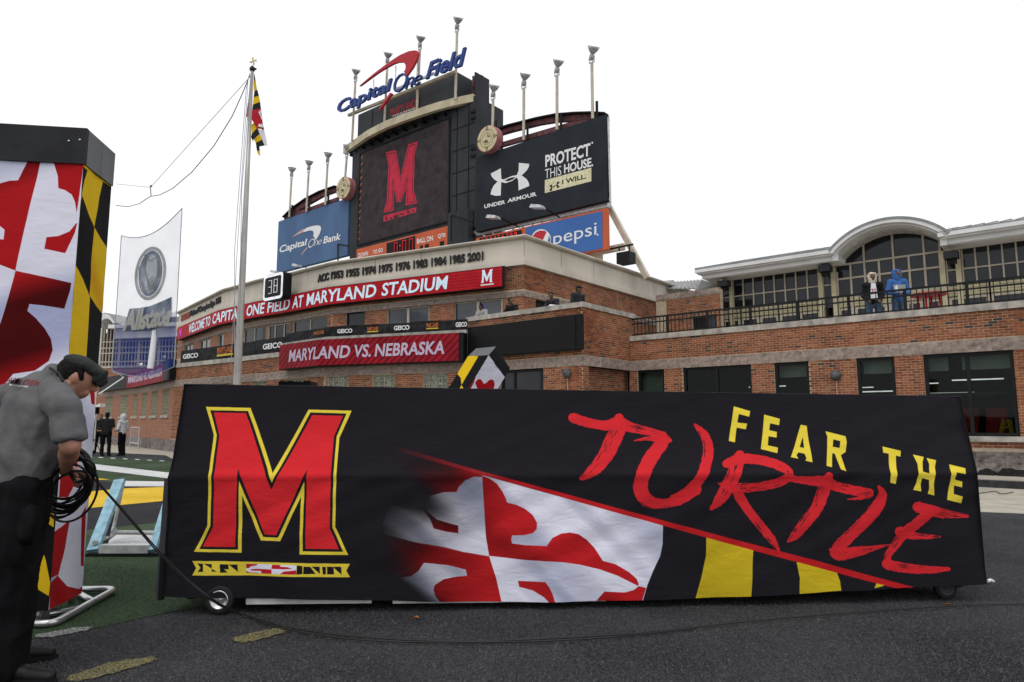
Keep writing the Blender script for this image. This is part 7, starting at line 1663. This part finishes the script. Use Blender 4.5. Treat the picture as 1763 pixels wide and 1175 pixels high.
# ================================================================== PEOPLE
def person(name, label, base, face, parts_mat, pose='stand', h=1.75, voxel=.022, skin='skin2', hood=None, hair=True, lean=0, turn=0, cap=False, arms=None, group=None, build=1.0, hatm=None):
    """figure in local metres, facing local +Y, feet at z 0"""
    t = thing(name, base, label, 'person', group); X = Matrix.Translation(Vector(base)) @ Matrix.Rotation(face, 4, 'Z') @ Matrix.Scale(h/1.75, 4)
    LN = Matrix.Rotation(-lean, 4, 'X')
    def up(v):   # upper body leans forward about the hips
        v = Vector(v)-Vector((0, 0, .95)); v = LN @ v; return v+Vector((0, 0, .95))
    b = build; hip = .95; shz = 1.42
    hl, hr = Vector((-.10*b, 0, hip-.05)), Vector((.10*b, 0, hip-.05)); kl, kr = Vector((-.12*b, .02, .50)), Vector((.12*b, .02, .50)); al, ar = Vector((-.12*b, -.03, .09)), Vector((.13*b, -.03, .09))
    if pose == 'walkish': kl += Vector((0, .05, 0)); al += Vector((0, .06, 0)); ar += Vector((.03, -.03, 0))
    if pose == 'crossed': kl += Vector((.08, .05, 0)); al += Vector((.14, .08, 0))
    sl_, sr_ = up((-.185*b, 0, shz)), up((.185*b, 0, shz)); nk = up((0, .0, 1.48)); hd = up((0, .03, 1.62)); 
    A = arms or 'down'
    if A == 'down': el, er = up((-.25*b, -.03, 1.14)), up((.25*b, -.03, 1.14)); wl_, wr_ = up((-.26*b, .08, .88)), up((.26*b, .08, .88))
    elif A == 'pockets': el, er = up((-.245*b, -.05, 1.14)), up((.245*b, -.05, 1.14)); wl_, wr_ = up((-.15*b, .14, .98)), up((.15*b, .14, .98))
    elif A == 'lean': el, er = up((-.27, .18, 1.18)), up((.27, .18, 1.18)); wl_, wr_ = up((-.12, .40, 1.16)), up((.12, .40, 1.16))
    elif A == 'forward': el, er = up((-.26, .0, 1.13)), up((.26, .0, 1.13)); wl_, wr_ = up((-.10, .24, 1.06)), up((.10, .24, 1.06))
    HR_ = Matrix.Rotation(turn, 3, 'Z'); hc = hd; LR = LN.to_3x3()
    f = lambda v: hc+LR @ (HR_ @ Vector(v))
    rot = LR @ HR_
    sk = [('c', nk-Vector((0, 0, .04)), hd, .055, .055), ('e', hc+Vector((0, 0, .015)), (.076, .095, .115), rot), ('e', f((0, .02, -.06)), (.052, .07, .055), rot), ('e', f((0, .10, -.015)), (.014, .02, .022), rot), ('e', f((-.078, 0, -.01)), (.01, .022, .03), rot), ('e', f((.078, 0, -.01)), (.01, .022, .03), rot),
          ('c', nk-Vector((0, 0, .05)), up((0, 0, 1.0)), .10, .11, .7), ('c', up((0, 0, 1.05)), hl, .09, .07), ('c', up((0, 0, 1.05)), hr, .09, .07), ('c', hl, kl, .07, .05), ('c', hr, kr, .07, .05), ('c', kl, al, .05, .04), ('c', kr, ar, .05, .04), ('c', up((-.1, 0, 1.4)), sl_, .05, .05), ('c', up((.1, 0, 1.4)), sr_, .05, .05)]
    for s_, e_, w_, sg in ((sl_, el, wl_, -1), (sr_, er, wr_, 1)):
        sk += [('c', s_, e_, .045, .036), ('c', e_, w_, .036, .026)]; d = (w_-e_).normalized(); sd = Vector((1, 0, 0))
        sk += [('c', w_, w_+d*.07, .032, .036, .6)]
        for k in range(4): o = sd*(-.026+.0175*k); sk += [('c', w_+d*.06+o, w_+d*(.12+.012*(k in (1, 2)))+o+Vector((0, 0, -.015)), .011, .009)]
        sk += [('c', w_+d*.02-sd*.03*sg, w_+d*.07-sd*.055*sg, .012, .01)]
    fuse('body', sk, M[skin], t, min(voxel, .018), 2, xf=X)
    jm, tm = parts_mat
    jk = [('c', up((0, 0, 1.38)), up((0, .0, 1.20)), .165*b, .17*b, .66), ('c', up((0, 0, 1.20)), up((0, 0, .93)), .17*b, .175*b, .70), ('c', up((-.12*b, 0, 1.41)), sl_, .085, .085), ('c', up((.12*b, 0, 1.41)), sr_, .085, .085), ('c', up((0, -.01, 1.40)), up((0, .0, 1.47)), .12, .075)]
    slv = .85 if parts_mat[0] != 'tee' else .8
    for s_, e_, w_ in ((sl_, el, wl_), (sr_, er, wr_)):
        jk += [('c', s_, e_, .078, .066)]
        if not jm.startswith('tee'): jk += [('c', e_, e_.lerp(w_, .93), .066, .05)]
    if hood == 'down': jk += [('c', up((-.07, -.09, 1.46)), up((.07, -.09, 1.46)), .06, .06)]
    jmat = M[jm] if jm in M else M['jblack']
    if jm.startswith('tee'):
        jk = jk[:5]+[('c', s_, s_.lerp(e_, .75), .08, .072) for s_, e_ in ((sl_, el), (sr_, er))]
    fuse('jacket' if not jm.startswith('tee') else 'shirt', jk, jmat, t, voxel, 3, wrinkle=.010, wscale=9, xf=X, seed=len(label))
    tr = [('c', (0, 0, .98), (0, 0, .90), .15*b, .155*b, .72), ('c', hl+Vector((0, 0, .04)), kl, .10*b, .075), ('c', hr+Vector((0, 0, .04)), kr, .10*b, .075), ('c', kl, al+Vector((0, 0, .0)), .075, .062), ('c', kr, ar, .075, .062)]
    fuse('trousers', tr, M[tm], t, voxel, 3, wrinkle=.010, wscale=10, xf=X, seed=3)
    for a in (al, ar):
        fuse('shoe', [('c', a+Vector((0, -.03, -.035)), a+Vector((0, .16, -.05)), .048, .042, .85), ('c', a+Vector((0, 0, -.04)), a, .045, .05)], M['shoe'], t, .014, 2, xf=X)
    if hood in ('up', 'creamup', 'blueup'):
        hm = {'up': jmat, 'creamup': M['creamhood'], 'blueup': M['jblue']}[hood]
        fuse('hood', [('e', f((0, -.055, .03)), (.112, .10, .135), rot), ('c', f((-.085, .0, -.12)), f((-.09, .04, .03)), .026, .026), ('c', f((.085, .0, -.12)), f((.09, .04, .03)), .026, .026), ('c', f((-.07, .03, .10)), f((.07, .03, .10)), .034, .034), ('c', f((0, -.03, -.12)), f((0, -.03, -.05)), .10, .11)], hm, t, .014, 2, xf=X)
    elif hair:
        fuse('hair', [('e', f((0, -.022, .05)), (.088, .092, .09), rot), ('e', f((0, -.045, 0)), (.082, .07, .10), rot)]+([('e', f((0, -.02, .17)), (.035, .035, .04), rot)] if hair == 'bun' else []), M['hair'], t, .014, 1, xf=X)
    if cap: fuse('cap', [('e', f((0, -.012, .07)), (.092, .10, .07), rot), ('c', f((-.04, .09, .05)), f((.04, .09, .05)), .035, .035, .3)], hatm or M['black'], t, .012, 1, xf=X)
    for sg in (-1, 1): 
        q = X @ f((sg*.03, .088, .012)); link('eye', MB().lathe([(.001, -.012), (.012, 0), (.001, .012)], q, (0, 0, 1), 8), M['ink'], t)
    return t, X, f, up

# two onlookers at the terrace rail
def on_wing(x, y, off): a = WW.pix(x, y, off)[0]; return WW.at(a, 3.76, off)
aC = lambda: atan2(-1, 0)
p_ = on_wing(1504, 520, -.62); fc = lambda p: atan2(-p.y, -p.x)-pi/2
t, X, f, up = person('person', 'person in black jacket over white jersey with cream hood up at the terrace rail', p_, fc(p_)+.15, ('jblack', 'jeans'), arms='pockets', hood='creamup', h=1.80, turn=.1, build=.98)
def chest(t, X, up, pls, m, name, yo):
    mb = MB()
    for pl in pls: mb.poly([X @ up((x, yo, z)) for x, z in pl], tuple((X.to_3x3() @ Vector((0, .02, 0)))))
    return link(name, mb, m, t)
chest(t, X, up, [[(-.055, 1.44), (.055, 1.44), (.075, 1.2), (.095, .98), (-.095, .98), (-.075, 1.2)]], M['wink'], 'white_jersey', .125)
v, fa = text_geo('32', .03); mb = MB(); mb.v = [tuple(X @ up((.06-.12*a[0], .15, 1.17+.12*a[1]))) for a in v]; mb.f = list(fa); link('jersey_number', mb, M['redlogo'], t)
p_ = on_wing(1547, 518, -.6); t, X, f, up = person('person', 'person in bright blue and grey jacket with hood up at the terrace rail', p_, fc(p_)+.35, ('jblue', 'jeans'), arms='forward', hood='blueup', h=1.80, turn=.30, build=.92)
chest(t, X, up, [[(-.15, 1.32), (.15, 1.32), (.145, 1.10), (-.145, 1.10)]], M['jgrey'], 'grey_chest_panel', .115); chest(t, X, up, [[(.06, 1.31), (.12, 1.25), (.11, 1.12), (.05, 1.12)]], M['wink'], 'white_emblem', .135)
# four leaning on the block parapet
def on_blk(x, off): a = WB.pix(x, 540, off)[0]; return WB.at(a, 4.05, off)
nb = WB.n[0]; fcb = atan2(nb.y, nb.x)-pi/2
L_ = [(834, 'jgrey', 'bun', .32, 'person in light grey hoodie with hair bun leaning on parapet over a phone', -.2, 'lean', 1.62, .3), (885, 'jblack', True, .30, 'person in black jacket leaning on the parapet, second from left above the black panel', .9, 'lean', 1.66, .3),
      (955, 'jnavy', True, .34, 'person in dark jacket bent over white papers on the block parapet', .35, 'lean', 1.66, .3)]
for x, jm, hair, ln, lab, tn, ar, hh_, ofs in L_:
    p_ = on_blk(x, -.36-ofs); t, X, f, up = person('person', lab, p_, fcb+.1, (jm, 'trous'), arms=ar, lean=ln, h=hh_, hair=hair, turn=tn, hood='down' if jm == 'jgrey' else None)
    if jm == 'jnavy':
        q = WB.at(WB.pix(952, 527, -.05)[0], ZT+.004, -.12); pg = thing('paper_sheets', q, 'loose white paper sheets lying on the parapet coping', 'paper'); link('sheet', MB().box((q.x-.17, q.y-.1, ZT+.006), (q.x+.13, q.y+.1, ZT+.02)), M['wink'], pg)
        link('raised_sheet', MB().hexa([q+Vector(v) for v in ((-.12, -.08, .022), (.1, -.1, .022), (.1, .06, .06), (-.1, .08, .08), (-.12, -.08, .026), (.1, -.1, .026), (.1, .06, .064), (-.1, .08, .084))]), M['wink'], pg)
    if jm == 'jgrey': q = X @ up((.0, .50, 1.17)); ph = thing('mobile_phone', q, 'small dark phone held by the person in light grey hoodie', 'phone'); link('phone_body', MB().box((q.x-.04, q.y-.07, q.z), (q.x+.04, q.y+.07, q.z+.012)), M['black'], ph); link('blue_strap', MB().lathe([(.001, -.05), (.05, 0), (.001, .05)], X @ f((-.09, -.09, .0)), (0, 0, 1), 10), mat('blue_scrunchie', (.03, .10, .75), .6), t)
p_ = on_blk(994, -.62); person('person', 'person in dark puffer jacket and cap seen sideways at the block corner', p_, fcb+1.35, ('jnavy', 'trous'), arms='forward', h=1.74, lean=.10, cap=True, hood='down', build=1.12)
# group by the far left wall
def gp(x, y): return Vector((*onz(x, y), 0))
person('person', 'broad person in black shirt seen from behind before the far left wall', gp(180, 786), atan2(1, -.1)-pi/2, ('teeblack', 'trous'), arms='forward', h=1.80, skin='skin1', build=1.12, pose='walkish')
person('person', 'person in grey hoodie and black trousers standing sideways left of the barrier', gp(208, 785.5), atan2(.2, -1)-pi/2, ('jlgrey', 'trous'), arms='forward', hood='up', h=1.72, skin='skin2', pose='crossed', build=.95)
person('person', 'dark dressed person half hidden behind the broad one in black', gp(169, 783), atan2(-1, .5)-pi/2, ('jblack', 'trous'), arms='forward', h=1.74, skin='skin1', pose='walkish')

# ------------------------------------------------------------------ the crew worker in the foreground
YW = 3.85
wk = thing('person', (*onz(40, 1100), 0), 'crew worker in grey T-shirt, flat cap and black trousers bending over coiled cable', 'person')
A = lambda x, y, d=0: aty(x, y, YW+d)
hdc = A(133, 650, .06); fdir = Vector((.80, .42, -.42)).normalized(); rgt = fdir.cross(Vector((0, 0, 1))).normalized(); upv = rgt.cross(fdir).normalized(); RH = Matrix((rgt, fdir, upv)).transposed()
hf = lambda x, y, z: hdc+RH @ Vector((x, y, z))
nkb = A(95, 664, .02); shR, shL = A(112, 703, -.17), A(8, 690, .14); elR = A(121, 768, -.18); wrR = A(112, 812, .06); elL = A(60, 785, .38); wrL = A(124, 812, .22)
hipR, hipL = A(44, 850, -.06), A(-16, 850, .08); knR, knL = A(30, 955, -.08), A(-12, 955, .14); anR = Vector((*A(20, 1084, -.06).xy, .09)); anL = Vector((*A(8, 1070, .22).xy, .09))
sk = [('c', nkb, hdc+Vector((-.01, 0, -.03)), .062, .06), ('e', hdc, (.078, .098, .118), RH), ('e', hf(0, .035, -.065), (.05, .062, .05), RH), ('e', hf(0, .107, -.02), (.013, .022, .02), RH), ('c', hf(0, .09, .012), hf(0, .106, -.02), .012, .012), ('c', hf(-.025, .088, -.06), hf(.025, .088, -.06), .012, .012),
      ('e', hf(.078, -.005, -.01), (.012, .026, .036), RH), ('e', hf(-.078, -.005, -.01), (.012, .026, .036), RH), ('c', hf(-.03, .08, .03), hf(.03, .08, .03), .02, .02),
      ('c', nkb, A(40, 780, 0), .12, .14, .7), ('c', A(40, 780), hipR, .12, .10), ('c', A(40, 780), hipL, .12, .10), ('c', hipR, knR, .09, .065), ('c', hipL, knL, .09, .065), ('c', knR, anR, .06, .045), ('c', knL, anL, .06, .045), ('c', nkb, shR, .08, .065), ('c', nkb, shL, .08, .065),
      ('c', shR, elR, .064, .054), ('c', elR, elR.lerp(wrR, .35), .054, .052), ('c', elR.lerp(wrR, .35), wrR, .050, .030), ('c', shL, elL, .066, .052), ('c', elL, wrL, .05, .033)]
def hand(w, d, n_, curl, thumb):
    d = d.normalized(); n_ = (n_-d*n_.dot(d)).normalized(); s_ = d.cross(n_); out = [('c', w, w+d*.075, .034, .040, .5, tuple(s_))]
    for k, (o, L) in enumerate(((-.030, .068), (-.010, .078), (.010, .074), (.029, .058))):
        b0 = w+d*.075+s_*o; b1 = b0+(d*cos(curl*.5)+n_*sin(curl*.5))*L*.45; b2 = b1+(d*cos(curl*1.4)+n_*sin(curl*1.4))*L*.35; b3 = b2+(d*cos(curl*2.2)+n_*sin(curl*2.2))*L*.28
        out += [('c', b0, b1, .0095, .009), ('c', b1, b2, .009, .0085), ('c', b2, b3, .0085, .0075)]
    tb = w+d*.02+s_*thumb*.03; t1_ = tb+(d*.5+s_*thumb*.7+n_*.4).normalized()*.04; t2_ = t1_+(d*.75+s_*thumb*.1+n_*.7).normalized()*.032
    return out+[('c', tb, t1_, .013, .011), ('c', t1_, t2_, .011, .009)]
sk += hand(wrR, Vector((.45, .35, -.15)), Vector((.2, -.3, -.9)), .9, -1)+hand(wrL, Vector((.6, -.3, -.2)), Vector((-.2, .1, -.9)), .9, 1)
fuse('body', sk, M['skin1'], wk, .0085, 3)
# shirt
chestc = A(62, 705, .0); waist = A(30, 800, .02)
axs = (shR-shL).normalized()
sh_ = [('c', A(74, 676, .02), A(58, 730, .0), .165, .215, .64, tuple(axs)), ('c', A(58, 710, 0), A(42, 788, .01), .215, .225, .68, tuple(axs)), ('c', A(42, 780, .01), A(30, 828, .02), .215, .205, .72, tuple(axs)), ('c', A(84, 664, .03), shR, .086, .086), ('c', A(76, 664, .05), shL, .088, .09), ('c', A(95, 651, .03), A(74, 682, 0), .078, .12),
       ('k', shR.lerp(elR, -.1), shR.lerp(elR, .86), .080, .078), ('c', shL, shL.lerp(elL, .6), .085, .08)]
shirt = fuse('shirt', sh_, M['tshirt'], wk, .012, 5, wrinkle=.011, wscale=6.5, seed=2)
# diagonal drag folds in the shirt
me = shirt.data; w0 = W0(wk)
for v_ in me.vertices:
    c = v_.co+w0; t1_ = (c-shR).dot(Vector((-.35, 0, -.94))); q_ = (c.x*1.9+c.z*.75)*7+.8*noise.noise(c*4); a_ = max(0, min(1, (1.42-c.z)/.3)); v_.co += v_.normal*(.010*a_*(abs(sin(q_))**.5*2-1.2))
fuse('collar_lanyard', [('c', A(86, 634, -.06), A(101, 643, -.085), .009, .009), ('c', A(101, 643, -.085), A(108, 656, -.09), .009, .009)], M['ink'], wk, .006, 1)
# trousers, shoes
tr = [('c', A(26, 812, .02), A(22, 848, .02), .18, .185, .75, tuple(axs)), ('c', hipR, knR, .122, .105), ('c', hipL, knL, .12, .10), ('c', knR, anR+Vector((0, 0, .04)), .102, .088), ('c', knL, anL+Vector((0, 0, .04)), .10, .09), ('c', anR+Vector((0, 0, .10)), anR+Vector((0, 0, -.02)), .095, .09), ('c', anL+Vector((0, 0, .10)), anL+Vector((0, 0, -.02)), .09, .085),
      ('e', A(52, 905, -.15), (.045, .05, .09), None)]
fuse('trousers', tr, M['trous2'], wk, .012, 3, wrinkle=.020, wscale=7, seed=5)
for a, dv in ((anR, Vector((.97, -.1, 0))), (anL, Vector((.9, .25, 0)))):
    dv.normalize(); b_ = a+Vector((0, 0, -.045)); fuse('shoe', [('c', b_-dv*.07, b_+dv*.08, .046, .050, .9), ('c', b_+dv*.08, b_+dv*.24+Vector((0, 0, -.012)), .048, .034, .85), ('c', a-dv*.03, a+Vector((0, 0, .03)), .052, .05)], M['shoe'], wk, .01, 2)
    link('sole', MB().poly([tuple((a.x+dv.x*c-dv.y*s_, a.y+dv.y*c+dv.x*s_, .002)) for c, s_ in ((-.12, -.04), (.0, -.05), (.12, -.053), (.25, -.035), (.285, 0), (.25, .035), (.12, .053), (0, .05), (-.12, .04))], (0, 0, .022)), M['black'], wk)
# hair, cap, face
fuse('hair', [('e', hf(0, -.03, .02), (.088, .088, .10), RH), ('e', hf(0, -.058, -.03), (.082, .058, .085), RH), ('c', hf(.074, .01, .03), hf(.074, .03, .0), .016, .012)], M['hair'], wk, .009, 2, wrinkle=.003, wscale=60)
fuse('flat_cap', [('e', hf(0, -.005, .075), (.094, .110, .046), RH), ('e', hf(0, .035, .068), (.090, .096, .038), RH), ('c', hf(-.045, .118, .034), hf(.045, .118, .034), .036, .036, .20, tuple(rgt)), ('c', hf(-.035, .134, .024), hf(.035, .134, .024), .030, .030, .20, tuple(rgt)), ('c', hf(-.05, .10, .055), hf(.05, .10, .055), .05, .05, .35, tuple(rgt))], M['cap'], wk, .009, 3, wrinkle=.004, wscale=14)
for sg in (-1, 1):
    link('eye', MB().lathe([(.001, -.010), (.011, 0), (.001, .010)], hf(sg*.032, .088, .008), (0, 0, 1), 10), M['ink'], wk)
# print on the back of the shirt, pressed onto the cloth
from mathutils.bvhtree import BVHTree
bv = BVHTree.FromPolygons([v_.co+w0 for v_ in me.vertices], [tuple(p.vertices) for p in me.polygons])
def on_shirt(name, s, bl, br, tr_, tl_2, m, bold, shear):
    v, fa = text_geo(s, bold, shear, .95); mb = MB()
    for x, y, z in v:
        px = bl[0]*(1-x)*(1-y)+br[0]*x*(1-y)+tr_[0]*x*y+tl_2[0]*(1-x)*y; py = bl[1]*(1-x)*(1-y)+br[1]*x*(1-y)+tr_[1]*x*y+tl_2[1]*(1-x)*y
        r = Vector(ray(px, py)).normalized(); hit = bv.ray_cast(Vector((0, 0, H)), r)
        p = hit[0]-r*.004 if hit[0] is not None else aty(px, py, YW-.15); mb.v.append(tuple(p))
    mb.f = list(fa); return link(name, mb, m, wk, fixn=False)
on_shirt('shirt_lettering', 'APFX CREW', (11, 658), (68, 666), (71, 656), (16, 650), mat('dark_red_print', (.26, .02, .03), .8), .008, .2)
on_shirt('shirt_small_lettering', 'PRODUCTION', (16, 664.5), (48, 667.5), (48, 665), (16, 661.5), M['wink'], .02, .1)
# the coil of cable in the hands
coil = thing('cable_coil', A(125, 830, .12), 'thick hanging coil of black cable loops held in the worker hands', 'cable coil')
rc = random.Random(11)
for k in range(17):
    cx, cy = 118+rc.uniform(-8, 5), 824+rc.uniform(-6, 22); rx, ry = 40+rc.uniform(-7, 8), 54+rc.uniform(-12, 14); ti = .72+rc.uniform(-.35, .45); dd = .10+rc.uniform(-.05, .05); pts = []
    for i in range(40):
        a = 2*pi*i/40; X_ = rx*cos(a); Y_ = ry*sin(a); q = A(cx+X_*cos(ti)-Y_*sin(ti)*.75, cy+X_*sin(ti)*.75+Y_*cos(ti), dd+.10*sin(a+.5)+.012*sin(3*a+k)); pts.append(q)
    link('cable_loop', MB().tube(pts, .0065, 8, closed=True), M['cable'], coil, smooth=True)
link('cable_tail', MB().tube(smoothp([A(120, 812, .08), A(130, 830, .02), A(148, 826, .1), A(165, 826, .2)], 6), .0085, 8), M['cable'], coil, smooth=True)
bpy.context.view_layer.update()
